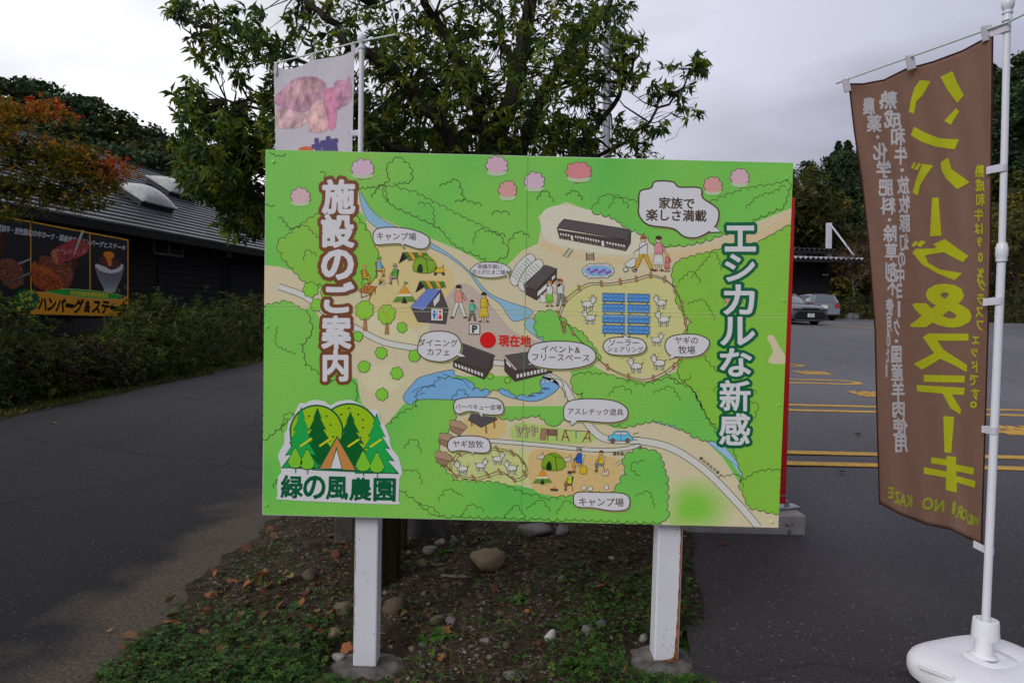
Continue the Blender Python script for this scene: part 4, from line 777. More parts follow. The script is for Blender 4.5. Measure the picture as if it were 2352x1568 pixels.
A.shape('parking_symbol', smoothpoly([(1078, 744), (1102, 745), (1102, 767), (1078, 767)], 1), (216, 214, 218), 20, 2.4, (60, 50, 46)); A.text('parking_symbol', 'P', 1090.3, 755.6, 10, 15.5, (50, 42, 40), 21.6, bold=0.05, fit=True); A.build('parking_symbol', board)
ts = 'toilet_symbol'; A.shape(ts, [(990, 708), (1018, 709), (1018, 737), (990, 736)], (212, 210, 214), 20, 2.4, (60, 45, 40)); A.line(ts, [(1004, 712), (1004, 734)], 1.4, DK, 21.5)
A.fill(ts, ell(997.5, 715, 3, 3, 12), (40, 110, 210), 21.6); A.fill(ts, [(993, 719), (1002, 719), (998.5, 733), (996.5, 733)], (40, 110, 210), 21.6); A.fill(ts, ell(1011, 715.5, 3, 3, 12), (214, 40, 50), 21.6); A.fill(ts, [(1011, 718), (1016, 731), (1006, 731)], (214, 40, 50), 21.6); A.fill(ts, [(1009, 730), (1013, 730), (1012, 734), (1010, 734)], (214, 40, 50), 21.6); A.build(ts, board)
tl = 'small_lettering'; A.text(tl, '遊歩道', 1420, 1041, 0, 8.6, DK, 20, bold=.015)
for i, ch in enumerate('郡山市内方面→'): A.text(tl, ch, 1610+i*7.6, 1052+i*6.3, 0, 8.2, DK, 20, bold=.015, ang=0.62)
A.build(tl, board)
# the two big titles and the farm's emblem
for ch, x, y, w, h in (('施', 778, 452, 71, 74), ('設', 776, 530.5, 71, 72), ('の', 775.5, 608, 69, 64), ('ご', 779, 683, 64, 66), ('案', 773, 763, 64, 72), ('内', 771, 839, 54, 68)):
    A.text('title_lettering', ch, x, y, w, h, WHT, 20+(0.01*y/100), bold=0.042, outline=0.155, oc=(118, 66, 38), fit=True)
A.build('title_lettering', board)
for ch, x, y, w, h in (('エ', 1700, 548, 68, 56), ('シ', 1699, 615, 66, 60), ('カ', 1697, 688, 68, 66), ('ル', 1694, 760, 76, 62), ('な', 1690, 832, 70, 62), ('新', 1688, 908, 68, 68), ('感', 1687, 985, 68, 70)):
    A.text('slogan_lettering', ch, x, y, w, h, WHT, 20+(0.01*y/100), bold=0.024, outline=0.12, oc=(10, 92, 62), fit=True)
A.build('slogan_lettering', board)
lg = 'farm_emblem'; DG = (0, 88, 56)
A.fill(lg, smoothpoly(Z5([(300, 665), (335, 668), (370, 650), (420, 643), (480, 655), (520, 685), (560, 660), (630, 643), (690, 650), (750, 680), (800, 718), (850, 712), (880, 740), (890, 790), (920, 830), (945, 890), (958, 930), (962, 970), (978, 1010), (1022, 1065), (1050, 1180), (1030, 1220), (1022, 1385), (1000, 1412), (560, 1397), (160, 1377), (130, 1350), (133, 1210), (158, 1180), (150, 1110), (133, 1060), (150, 1015), (180, 960), (180, 900), (200, 860), (215, 800), (250, 760), (275, 700)]), 2), WHT, 20)
def hillc(cx, top, r, x0, x1, l):
    p = [(cx+r*math.cos(t), top+r+r*math.sin(t)) for t in np.linspace(math.pi*1.02, math.pi*2-.02, 30)]+[(x1, 1150), (x0, 1150)]
    A.fill(lg, Z5(p), DG, l); q = [(cx+(r-13)*math.cos(t), top+r+(r-13)*math.sin(t)) for t in np.linspace(math.pi*1.02, math.pi*2-.02, 30)]+[(x1-10, 1145), (x0+10, 1145)]; A.fill(lg, Z5(q), (150, 186, 20), l+.6)
hillc(660, 665, 222, 470, 870, 21); hillc(418, 677, 200, 240, 590, 22.2)
for a, b in ((362, 762), (492, 762), (522, 826), (541, 912), (600, 750), (656, 704), (726, 750), (760, 790), (761, 848), (742, 920)): A.fill(lg, ell(*Z5([(a, b)])[0], 2.4, 2.4, 10), DG, 23.5)
def pine(cx, top, bot, w, c, l):
    n = 4; Lp = []; Rp = []
    for i in range(n+1):
        t = (i+1)/(n+1); y = top+(bot-top)*t; hw = w*t
        Lp += [(cx-hw, y)]+([(cx-hw*.62, y-8)] if i < n else []); Rp += [(cx+hw, y)]+([(cx+hw*.62, y-8)] if i < n else [])
    p = [(cx, top)]+Rp+Lp[::-1]; A.fill(lg, Z5(p), DG, l); q = [(cx, top+16)]+[(cx+(x-cx)*.90, y-6) for x, y in Rp]+[(cx+(x-cx)*.90, y-6) for x, y in Lp[::-1]]; A.fill(lg, Z5(q), c, l+.6)
pine(425, 697, 1120, 165, (0, 92, 36), 24); pine(668, 727, 1130, 170, (0, 92, 36), 24.2); pine(305, 692, 1145, 150, (26, 160, 76), 25.5); pine(862, 738, 1185, 165, (26, 160, 76), 25.6)
A.fill(lg, Z5([(570, 905), (722, 1170), (430, 1150)]), DG, 27); A.fill(lg, Z5([(570, 922), (704, 1158), (612, 1155), (566, 985), (520, 1148), (445, 1146)]), (192, 130, 70), 27.7); A.fill(lg, Z5([(567, 1010), (604, 1148), (524, 1146)]), WHT, 27.8)
A.fill(lg, Z5([(385, 1150), (1022, 1180), (1022, 1188), (385, 1160)]), DG, 26.5)
for a, b in ((262, 1068), (350, 1078), (762, 1092), (864, 1102)):
    A.line(lg, Z5([(a+3, b+60), (a+3, b+112)]), 2.2, DG, 28)
    for k, (s, c) in enumerate(((1.0, DG), (0.9, (122, 190, 46)))): A.fill(lg, smoothpoly(Z5([(a, b-80*s), (a+28*s, b-30*s), (a+57*s, b+35*s), (a+30*s, b+76*s), (a-30*s, b+76*s), (a-57*s, b+35*s), (a-28*s, b-30*s)]), 4), c, 28.4+k*.6)
for a, b, c, d in ((297, 985, 385, 925), (440, 983, 528, 923), (648, 987, 735, 930), (812, 990, 898, 932)): A.line(lg, Z5([(a, b), (c, d)]), 4.6, (206, 200, 20), 30)
for ch, a, b in (('緑', 236, 1282), ('の', 402, 1286), ('風', 570, 1292), ('農', 742, 1300), ('園', 920, 1304)): A.text(lg, ch, *Z5([(a, b)])[0], 48, 50, DG, 24, bold=0.034, fit=True, ang=.02)
A.build(lg, board)
# posts, rust, footings
def post(x0, x1, zt, zb, y0, rust=None):
    lean = 0.0
    p = MB().box(x0, x1, y0, y0+(x1-x0)*0.92, zb, zt).build('post', [POSTM], board, bevel=0.006, seg=2)
    return p
yP = BY+0.045
pl = [at(812, 1400, yP)[0], at(866, 1400, yP)[0]]; pr = [at(1506, 1400, yP)[0], at(1563, 1400, yP)[0]]
zl = at(840, 1531, yP)[2]; zr = at(1530, 1518, yP)[2]
p1 = post(pl[0], pl[1], 1.86, zl, yP); p2 = post(pr[0], pr[1], 1.86, zr, yP)
off = wl(board)
def rust_patch(parent, pts, y):
    V = [(x, y, z) for x, z in pts]; me = tri_mesh('rust_stain', np.array(V)-off, [tuple(range(len(V)))], [RUST]); link('rust_stain', me, parent)
a = pr[1]-0.007; rng = random.Random(3)
zz = np.linspace(0.565, zr+0.002, 40); rust_patch(p2, [(a-0.0015-0.0025*abs(math.sin(i*.7))-(0.012*(i/40)**4), z) for i, z in enumerate(zz)]+[(a+0.003, z) for z in zz[::-1]], yP-0.0006)
rust_patch(p2, [(pr[0]+.02, zr+.001), (a, zr+.001), (a, zr+.03), (a-.02, zr+.014), (pr[0]+.05, zr+.008), (pr[0]+.03, zr+.006)], yP-0.0008)
a = pl[0]+0.006
rust_patch(p1, [(a-.003, z) for z in zz]+[(a-.0022+0.0022*rng.random()*(rng.random() > .5), z) for z in zz[::-1]], yP-0.0006)
for par, xs_, n in ((p1, pl, 14), (p2, pr, 26)):
    for k in range(n):
        cx = rng.uniform(xs_[0]+.008, xs_[1]-.008); cz = rng.uniform(.08, .5) if k % 2 else rng.uniform(.06, .16); r = rng.uniform(.0006, .0018)
        rust_patch(par, [(cx+r*math.cos(t), cz+1.6*r*math.sin(t)) for t in np.linspace(0, 5.5, 7)], yP-0.0009)
for (x0, x1), z in ((pl, zl), (pr, zr)):
    cx = (x0+x1)/2; mb = MB(); mb.lathe((cx+.005, yP+.045, z-.09), [(0.160, -.03), (0.150, .050), (0.132, .074), (0.105, .086), (0.05, .0915)], 40, pw=.70, sy=.8); mb.v = [(a+.012*math.sin(c*40+b*37+a*11), b+.012*math.sin(a*43+c*29), c+(.005*math.sin(a*61)*math.sin(b*53) if math.hypot(a-cx, b-yP) > .08 else 0)) for a, b, c in mb.v]
    o = mb.build('footing', [mat('rough_footing_concrete', (0.045, 0.042, 0.036), (0.17, 0.16, 0.145), 16, .95, bump=.006, bscale=70, detail=9, contrast=1.4, spec=.1)], board, smooth=False)
# ============================================================ BANNERS
def cloth_mat(name, c, tr=0.35): return mat(name, tuple(x*0.93 for x in c), tuple(min(1, x*1.05) for x in c), 40, 0.75, bump=0.0004, bscale=600, trans=tr, spec=0.2)
BROWN = cloth_mat('brown_polyester', (0.38, 0.225, 0.165), 0.5); EDGE = cloth_mat('dark_overlock_thread', (0.045, 0.012, 0.010), 0.1)
WCL = cloth_mat('white_polyester', (0.74, 0.70, 0.76)); TAPE = mat('white_nylon_tape', (0.66, 0.64, 0.70), (0.74, 0.72, 0.78), 90, 0.7, trans=0.2)
PLA = mat('white_plastic_pole', (0.66, 0.67, 0.72), (0.72, 0.73, 0.78), 4, 0.3, spec=0.5); PGR = mat('pale_green_fibre_rod', (0.50, 0.60, 0.52), rough=0.35)
def interp(tab, t):
    for (a, b), (c, d) in zip(tab, tab[1:]):
        if t <= c: return b+(d-b)*(t-a)/(c-a)
    return tab[-1][1]
def make_cloth(Lx, Rx, top, bot, dep, waves):
    """Lx, Rx: edge x as function of y; top, bot: edge y as function of s; dep(s): distance. -> surf(x, y, layer)"""
    def st(x, y):
        s = 0.5
        for _ in range(5):
            l = interp(Lx, y); r = interp(Rx, y); s = (x-l)/(r-l)
        t = (y-interp(top, s))/(interp(bot, s)-interp(top, s)); return s, t
    def P3(x, y, layer=0):
        s, t = st(x, y); return at(x, y, dep(s)+waves(s, t)-layer)
    def grid(ns, ntt):
        V = []; F_ = []
        for j in range(ntt+1):
            for i in range(ns+1):
                s = i/ns; t = j/ntt; y = interp(top, s)+(interp(bot, s)-interp(top, s))*t
                x = interp(Lx, y)+(interp(Rx, y)-interp(Lx, y))*s; V.append(at(x, y, dep(s)+waves(s, t)))
        for j in range(ntt):
            for i in range(ns): a = j*(ns+1)+i; F_.append((a, a+1, a+ns+2, a+ns+1))
        return np.array(V), np.array(F_)
    return P3, grid
# ---- near banner on the right
nb = empty('banner_flag', at(2262, 1532, 2.43), 'tall brown banner with yellow mirrored lettering on a white pole in a weighted base', 'banner')
Lx = [(150, 1943), (195, 1950), (300, 1962), (420, 1980), (560, 1995), (760, 2010), (950, 2014), (1155, 2020), (1300, 2026)]
Rx = [(60, 2281), (82, 2280), (420, 2276), (560, 2275), (800, 2268), (1000, 2262), (1248, 2254), (1300, 2252)]
top = [(-.1, 197), (0, 193), (.10, 193), (.25, 184), (.42, 157), (.5, 151), (.6, 142), (.8, 117), (1.0, 80), (1.1, 76)]
bot = [(-.1, 1150), (0, 1155), (.2, 1180), (.45, 1203), (.7, 1215), (.85, 1233), (1.0, 1250), (1.1, 1255)]
def wv(s, t): return 0.006*math.sin(19*s+9*t+1.3*math.sin(7*t))*(.4+.6*math.sin(3*t+1)**2)+0.004*math.sin(31*s-17*t)*max(0, math.sin(5*t+.6))+0.010*math.sin(7*s+2*t)+0.012*math.sin(3.0*s*math.pi+4*t)*math.sin(t*6+1)*(0.3+t)+0.007*math.sin(16*(s+.4*t))*max(0, 1-3*t)*(1-.4*s)+0.006*math.sin(22*(s-.5*t))*max(0, t-.6)*2+0.004*math.sin(34*t)*max(0, s-.85)*6
P3, grid = make_cloth(Lx, Rx, top, bot, lambda s: 2.97-0.52*s, wv)
V, Fq = grid(46, 110); off = wl(nb)
fab = link('fabric', tri_mesh('fabric', V-off, Fq, [BROWN], smooth=True), nb)
md = fab.modifiers.new('thickness', 'SOLIDIFY'); md.thickness = 0.0006; md.offset = 1
def hem(name, s0, s1, t0, t1, n, r=0.0028):
    pts = []
    for k in range(n+1):
        s = s0+(s1-s0)*k/n; t = t0+(t1-t0)*k/n; y = interp(top, s)+(interp(bot, s)-interp(top, s))*t; x = interp(Lx, y)+(interp(Rx, y)-interp(Lx, y))*s
        pts.append(at(x, y, 2.97-0.52*s+wv(s, t)-.0005))
    MB().tube(pts, r, 5).build(name, [EDGE], nb, smooth=True)
hem('hem', 0, 0, 0, 1, 80); hem('hem', 1, 1, 0, 1, 80); hem('hem', 0, 1, 0, 0, 40); hem('hem', 0, 1, 1, 1, 40)
C = Art(lambda x, y, l: P3(x, y, 0.0012+l*0.0003), 'cloth', grid=14)
YL = (186, 188, 40); WT = (192, 188, 206)
def vtext(part, body, pos, size, color, layer=1, bold=.02, sq=None):
    """column of mirrored letters at the given points"""
    for i, (ch, (x, y)) in enumerate(zip(body, pos)):
        w = sq(i) if sq else 1.0
        if ch == 'ー': C.text(part, ch, x, y, size*.16*w+1, size*.8, color, layer, bold=bold, fit=True, rot=math.pi/2, mirror=True)
        elif ch == '・': C.text(part, ch, x, y, size*.2, size*.2, color, layer, fit=True, mirror=True)
        elif ch == '。': C.text(part, ch, x, y, size*.45, size*.45, color, layer, bold=bold, fit=True, mirror=True)
        else:
            q, T_, E_ = text2d(ch); e = q.max(0)-q.min(0); C.text(part, ch, x, y, size*e[0]*w, size*e[1], color, layer, bold=bold, fit=True, mirror=True)
# main column, brush-like strokes drawn one by one as on the cloth
NB = lambda p: [(1835.2+x*.40275, y*.40275) for x, y in p]           # close view of the upper half
NC = lambda p: [(1722.6+x*.524, 746.5+y*.524) for x, y in p]         # close view of the lower half
ND = lambda p: [(1777.8+x*.29296, 402+y*.29296) for x, y in p]
for q in (NB([(690, 458), (750, 465), (705, 545), (668, 580), (655, 650), (627, 640), (640, 560), (660, 500)]), NB([(806, 440), (875, 407), (900, 470), (940, 545), (902, 588), (850, 520)]),
          NB([(828, 690), (895, 618), (915, 636), (865, 713)]), NB([(655, 725), (730, 762), (800, 790), (912, 796), (888, 852), (780, 838), (700, 810), (637, 772)]),
          NB([(655, 925), (668, 930), (650, 965), (638, 958)]), NB([(680, 930), (697, 935), (675, 972), (655, 965)]), NB([(705, 935), (766, 945), (725, 1000), (690, 1060), (678, 1117), (648, 1100), (665, 1030), (685, 980)]), NB([(808, 925), (850, 900), (870, 965), (973, 1040), (902, 1080), (840, 1020), (812, 970)]),
          ND([(1240, 180), (1290, 177), (1312, 475), (1222, 482)]), ND([(1245, 545), (1340, 503), (1390, 540), (1525, 635), (1480, 683), (1395, 640), (1330, 605), (1180, 630), (1210, 690), (1300, 740), (1475, 770), (1415, 824), (1280, 770), (1160, 700), (1085, 610), (1110, 580), (1255, 575), (1275, 560)]), ND([(1078, 548), (1110, 515), (1128, 530), (1098, 566)]), ND([(1118, 548), (1152, 512), (1190, 525), (1148, 568)]),
          ND([(1525, 1243), (1525, 1298), (1280, 1298), (1330, 1370), (1515, 1490), (1510, 1545), (1415, 1490), (1305, 1440), (1240, 1480), (1160, 1525), (1095, 1480), (1255, 1395), (1215, 1340), (1165, 1270), (1210, 1242)]),
          NC([(762, 217), (942, 222), (940, 252), (762, 248)]), NC([(730, 262), (942, 275), (938, 306), (885, 304), (925, 370), (922, 390), (880, 365), (845, 300), (733, 290)]), NC([(848, 398), (895, 402), (882, 560), (852, 556)]),
          NC([(862, 572), (905, 578), (902, 610), (982, 625), (980, 655), (905, 640), (904, 660), (988, 682), (985, 712), (906, 688), (906, 733), (858, 722), (860, 668), (762, 650), (762, 622), (862, 640), (862, 615), (792, 605), (796, 578), (860, 588)])):
    C.fill('main_lettering', q, YL, 1)
V_, T_ = glyphs('&', .03); C.text('main_lettering', '&', 2161, 702, 128, 92, YL, 1, bold=.034, fit=True, mirror=True)
vtext('side_lettering', '熟成和牛は90%グラスフェッドです。', [(2250, 393), (2251, 426), (2252, 459), (2248, 494), (2248, 525), (2250, 556), (2252, 591), (2252, 628), (2254, 654), (2253, 688), (2250, 717), (2251, 748), (2241, 781), (2238, 810), (2238, 842), (2237, 873), (2240, 905), (2236, 929)], 30, YL, bold=.03, sq=lambda i: .72)
vtext('white_lettering', '熟成和牛・放牧豚幻の中ヨーク・国産羊肉使用', [(2040, 230), (2051, 274), (2063, 314), (2069, 358), (2072, 391), (2075, 425), (2077, 469), (2078, 513), (2077, 556), (2071, 596), (2068, 633), (2066, 669), (2065, 710), (2060, 751), (2059, 783), (2059, 814), (2061, 854), (2063, 896), (2064, 938), (2068, 980), (2071, 1019)], 43, WT, bold=.034, sq=lambda i: (.98, .98, .82, .72, 1, .66, .62, .6, .5, .45, .5, .4, .4, .4, .5, .62, .68, .74, .76, .78, .76)[i])
vtext('white_lettering', '農薬・化学肥料・除草剤不使用のため', [(1996, 244), (2008, 284), (2016, 315), (2022, 348), (2030, 389), (2035, 431), (2040, 473), (2043, 505), (2044, 536), (2047, 578), (2047, 622), (2050, 660), (2044, 705), (2043, 745), (2041, 780), (2039, 815), (2036, 850)], 41, WT, bold=.034, sq=lambda i: (.72, .84, 1, .84, .86, .86, .84, 1, .78, .74, .66, .62, .42, .3, .25, .2, .15)[i])
for i, (ch, x, y, w, h, a) in enumerate((('M', 2243, 1197, 9, 19, .4), ('I', 2233, 1194, 4, 20, .35), ('D', 2226, 1191, 8, 22, .33), ('O', 2215, 1181, 12, 24, .3), ('R', 2203, 1175, 12, 26, .28), ('I', 2191, 1166, 5, 26, .25), ('N', 2158, 1161, 20, 26, .15), ('O', 2131, 1156, 24, 26, .12), ('K', 2088, 1150, 14, 27, .1), ('A', 2074, 1147, 14, 26, .1), ('Z', 2061, 1142, 11, 25, .1), ('E', 2046, 1131, 10, 24, .1))):
    C.text('name_lettering', ch, x, y, w, h, (152, 162, 50), 1, bold=.035, fit=True, mirror=True, ang=a*.5)
for k in list(C.parts): C.build(k, nb)
# pole, finial, telescopic joint
yp = 2.425; ptop = at(2314, 36, yp); pj = at(2301, 576, yp); pbot = at(2261, 1500, 2.345); pm = at(2296, 620, yp)
MB().tube([ptop, at(2308, 300, yp), pj], [.0112]*3, 16).build('pole', [PLA], nb, smooth=True)
MB().tube([pj, at(2283, 1000, yp), pbot], [.0136]*3, 16).build('pole', [PLA], nb, smooth=True)
ax = (ptop-pbot); ax /= np.linalg.norm(ax); Mx = Vector(ax).to_track_quat('Z', 'Y').to_matrix().to_4x4()
MB().lathe(pj, [(.0140, -.040), (.0175, -.038), (.0178, -.022), (.0195, -.018), (.0195, .012), (.0172, .018), (.0165, .026), (.0120, .028)], 20, M=Mx).build('joint_collar', [PLA], nb, smooth=True)
MB().lathe(ptop, [(.0125, -.022), (.0165, -.020), (.0165, -.012), (.0130, -.010), (.0130, .004), (.0165, .006), (.0165, .012), (.0120, .016), (.0160, .022), (.0195, .032), (.0205, .042), (.0190, .054), (.0140, .063), (.006, .068)], 20, M=Mx).build('finial', [PLA], nb, smooth=True)
rodA = at(1925, 190, 3.0); rodB = at(2420, 0, 2.28)
MB().tube([rodA, at(2314, 52, 2.405), rodB], [.0036, .004, .004], 8).build('cross_rod', [PGR], nb, smooth=True)
MB().tube([at(1921, 191, 3.005), at(1949, 180, 2.962)], .0062, 8).build('rod_cap', [PLA], nb, smooth=True)
def tape(pts, w, up=(0, 0, 1)):
    V = []; u = np.array(up, float)
    for p in pts: p = np.array(p); V += [p+u*w/2, p-u*w/2]
    n = len(pts); F_ = [(2*i, 2*i+1, 2*i+3, 2*i+2) for i in range(n-1)]; return V, F_
def loop_top(x0, y0, x1, y1, w, Y):
    V = [at(x0-w/2, y0, Y-.008), at(x0+w/2, y0-3, Y-.010), at(x1+w/2, y1-2, Y-.006), at(x1-w/2, y1+2, Y-.004)]
    V2 = [v+np.array([0, .014, 0]) for v in V]; mb = MB(); mb.add(V+V2, [(0, 1, 2, 3), (7, 6, 5, 4), (0, 4, 5, 1), (1, 5, 6, 2), (2, 6, 7, 3), (3, 7, 4, 0)]); mb.build('hanging_tab', [TAPE], nb, smooth=False)
loop_top(1943, 182, 1949, 210, 13, 2.965); loop_top(2091, 128, 2097, 158, 16, 2.72); loop_top(2268, 60, 2272, 92, 20, 2.47)
def strap(cx, cy, x0, y0, parent, r=.0135, w=.026, Y=None):
    p0 = at(x0, y0, (Y or 2.455)); c = at(cx, cy, yp if Y is None else Y); pts = [p0]
    for a in np.linspace(-2.2, 2.2, 14): pts.append(c+np.array([r*1.12*math.cos(a), -r*1.12*math.sin(-a)*-1, 0]))
    pts.append(p0+np.array([0, .006, 0])); V, F_ = tape(pts, w); off = wl(parent); link('strap', tri_mesh('strap', np.array(V)-off, np.array(F_), [TAPE], smooth=False), parent)
for cx, cy, x0, y0 in ((2310, 67, 2276, 76), (2302, 386, 2268, 391), (2293, 691, 2260, 694), (2281, 988, 2257, 985), (2272, 1264, 2238, 1249)): strap(cx, cy, x0, y0, nb)
# weighted base
bz = gz(1.75, 2.43); bc = at(2261, 1503, 2.33); WPL = mat('white_blow_moulded_plastic', (0.74, 0.74, 0.77), (0.80, 0.80, 0.82), 5, 0.42, bump=0.0008, bscale=80, spec=0.45)
bt = bc[2]-bz; cx0 = bc[0]+.015; rot_ = Matrix.Rotation(math.radians(20), 4, 'Z')
bs = MB(); bs.lathe((cx0, 2.32, bz), [(0.205, 0), (0.238, .014), (0.246, .035), (0.245, bt*.60), (0.235, bt*.76), (0.208, bt*.88), (0.150, bt*.95), (0.088, bt*.975), (0.080, bt*.975-.003), (0.076, bt*.975), (0.048, bt*.975+.001), (.036, bt-.018)], 56, M=rot_, pw=.60, sy=.80)
bs.build('weighted_base', [WPL], nb, smooth=True)
MB().lathe((bc[0], 2.335, 0), [(.042, bc[2]-.004), (.030, bc[2]+.004), (.027, bc[2]+.03), (.027, bc[2]+.065)], 24).build('socket', [WPL], nb, smooth=True)
cc = at(2264, 1441, 2.35)
MB().lathe(cc, [(.036, -.034), (.041, -.036), (.043, -.030), (.0400, .024), (.0385, .030), (.032, .031), (.0305, .010), (.0150, .0)], 32, M=Mx).build('tightening_collar', [WPL], nb, smooth=True)
# hand grip: a recess closed by a slim bar at the rim
hx, hy = cx0-.222, 2.20
MB().bar((hx-.045, hy+.09, bz+.085), (hx+.02, hy+.0, bz+.085), .012, .02).build('hand_grip', [WPL], nb, bevel=.003)
MB().lathe((bc[0]+.075, 2.44, bz+bt-.016), [(.038, 0), (.038, .012), (.030, .014), (.028, .006), (.006, .006)], 24).build('filler_cap', [WPL], nb, smooth=True)

# ---- far banner behind the board
fb = empty('banner_flag', (at(815, 1390, 3.3)[0], 3.3, 0.03), 'white banner printed with sliced meat, rising behind the green map board', 'banner')
Lx2 = [(120, 627), (160, 629), (250, 631), (340, 633), (700, 640), (1100, 645)]; Rx2 = [(110, 815), (135, 814), (345, 809), (700, 800), (1100, 790)]
top2 = [(-.1, 152), (0, 152), (.15, 160), (.3, 155), (.5, 138), (.65, 134), (.85, 128), (1, 117), (1.1, 115)]; bot2 = [(-.1, 905), (1.1, 930)]
def wv2(s, t): return 0.012*math.sin(6*s+5*t)+0.016*math.sin(11*(s+.9*t))*max(0, 1-5*t)
P32, grid2 = make_cloth(Lx2, Rx2, top2, bot2, lambda s: 3.75-0.42*s, wv2)
V, Fq = grid2(30, 70); off = wl(fb); link('fabric', tri_mesh('fabric', V-off, Fq, [WCL], smooth=True), fb)
C = Art(lambda x, y, l: P32(x, y, 0.0015+l*0.0004), 'food', grid=16)
E5 = lambda p: [(344.5+x*.293, y*.293) for x, y in p]
mc = lambda q, c, l: C.fill('meat_print', smoothpoly(E5(q), 4), c, l)
mc([(975, 770), (1040, 700), (1130, 620), (1250, 600), (1340, 620), (1385, 680), (1370, 760), (1290, 800), (1230, 870), (1130, 880), (1000, 830)], (172, 122, 150), 1)
mc([(1060, 720), (1140, 640), (1260, 625), (1340, 650), (1330, 720), (1220, 740), (1200, 800), (1120, 790)], (186, 140, 156), 2)
mc([(985, 860), (1060, 850), (1170, 880), (1240, 900), (1225, 960), (1140, 1005), (1000, 1000), (985, 930)], (190, 150, 164), 1.4)
mc([(1240, 880), (1300, 800), (1345, 790), (1390, 940), (1385, 1020), (1265, 1042), (1240, 980)], (198, 152, 160), 2.6)
mc([(1360, 720), (1400, 690), (1450, 700), (1465, 850), (1450, 1000), (1400, 1010), (1365, 880)], (188, 112, 150), 2)
mc([(1440, 660), (1520, 630), (1540, 700), (1490, 850), (1462, 830)], (180, 120, 156), 1.5)
mc([(1540, 640), (1565, 600), (1580, 700), (1575, 780), (1510, 840), (1500, 800)], (176, 130, 160), 1.2)
C.kind = 'cloth'
C.text('lettering', '植', 749, 348, 60, 62, (98, 88, 148), 2, bold=.05, fit=True, ang=-.15); C.fill('lettering', [(685, 341), (700, 336), (722, 338), (716, 350), (690, 352)], (216, 112, 84), 2)
C.kind = 'food'; C.build('meat_print', fb); C.kind = 'cloth'; C.build('lettering', fb)
pt = at(831, 104, 3.3); pb = np.array([at(815, 1390, 3.3)[0], 3.3, 0.03])
MB().tube([pt, pb], .0125, 12).build('pole', [PLA], fb, smooth=True)
MB().lathe(pt, [(.013, -.02), (.017, -.018), (.017, -.008), (.013, -.004), (.013, .006), (.020, .016), (.0225, .030), (.019, .044), (.008, .052)], 16).build('finial', [PLA], fb, smooth=True)
MB().tube([at(634, 145, 3.78), at(830, 95, 3.29), at(908, 80, 3.13)], .0042, 6).build('cross_rod', [PGR], fb, smooth=True)
for x0, y0, x1, y1, w, Y in ((716, 124, 717, 148, 8, 3.56), (811, 100, 811, 125, 9, 3.34), (633, 146, 632, 170, 6, 3.74)):
    V = [at(x0-w/2, y0, Y-.008), at(x0+w/2, y0-2, Y-.008), at(x1+w/2, y1, Y-.008), at(x1-w/2, y1+2, Y-.008)]; V2 = [v+np.array([0, .012, 0]) for v in V]
    MB().add(V+V2, [(0, 1, 2, 3), (7, 6, 5, 4), (0, 4, 5, 1), (1, 5, 6, 2), (2, 6, 7, 3), (3, 7, 4, 0)]).build('hanging_tab', [TAPE], fb)
_yp = yp; yp = 3.3
for cx, cy, x0, y0 in ((830, 114, 812, 120), (828, 306, 798, 306)): strap(cx, cy, x0, y0, fb, Y=3.31)
yp = _yp

# ============================================================ RED BOARD BEHIND, ON CONCRETE BLOCKS
RED = mat('red_painted_panel', (0.42, 0.008, 0.010), (0.50, 0.012, 0.014), 6, 0.35, spec=0.4); GALV = mat('galvanised_steel', (0.42, 0.44, 0.47), (0.30, 0.31, 0.34), 18, 0.45, metal=0.8)
xr = at(1827, 470, 3.9)[0]; zt_ = at(1827, 455, 3.9)[2]; zb_ = at(1805, 1155, 3.9)[2]
rb = empty('red_signboard', (xr-.6, 3.95, gz(1.5, 3.95)), 'tall red board seen edge-on behind the map board, standing on a concrete block', 'signboard')
def lean_(z): return at(1827-22*(zt_-z)/(zt_-zb_), 800, 3.9)[0]
Vp = []
for z in (zb_, zt_):
    x1 = at(1827, 455, 3.88)[0] if z == zt_ else at(1805, 1155, 3.88)[0]
    Vp += [(x1-1.2, 3.88, z), (x1, 3.88, z), (x1, 3.93, z), (x1-1.2, 3.93, z)]
MB().add(Vp, [(0, 1, 2, 3), (7, 6, 5, 4), (0, 4, 5, 1), (1, 5, 6, 2), (2, 6, 7, 3), (3, 7, 4, 0)]).build('panel', [RED], rb, bevel=.003)
z_ = at(1806, 1138, 3.88)[2]; x_ = at(1806, 1138, 3.88)[0]; MB().box(x_-1.21, x_+.003, 3.876, 3.934, z_-.002, z_+.002).build('wire_tie', [GALV], rb)
bx1 = at(1850, 1232, 3.80)[0]; blkz = gz(1.6, 3.8)
blk = MB().box(bx1-.92, bx1, 3.80, 4.14, blkz-.01, blkz+.105).build('ballast_block', [CONC], loc=(bx1-.46, 3.97, blkz), bevel=.008, seg=2)
tag(blk, 'long grey concrete ballast block on the asphalt, stamped 4817, under the red board', 'concrete block')
sa = Art(lambda x, y, l: (at(x, y, 3.797)[0], 3.7985-l*.0003, at(x, y, 3.797)[2])); blk['wl'] = [bx1-.46, 3.97, blkz]
sa.text('stamped_number', '48.17', 1813, 1206, 20, 6, (62, 60, 60), 1, bold=.01, fit=True); sa.line('stamped_number', ell(1813, 1221, 4, 4.2, 12), 1.2, (50, 48, 48), 1, closed=True); sa.line('stamped_number', [(1810, 1217), (1816, 1219), (1811, 1223), (1816, 1226)], 1.0, (50, 48, 48), 1.3)
sa.build('stamped_number', blk)
xs0 = at(1803, 1180, 3.93)[0]
MB().tube([(xs0, 3.92, zb_+.01), (xs0, 3.92, blkz+.10)], .011, 10).build('foot_leg', [GALV], rb, smooth=True)
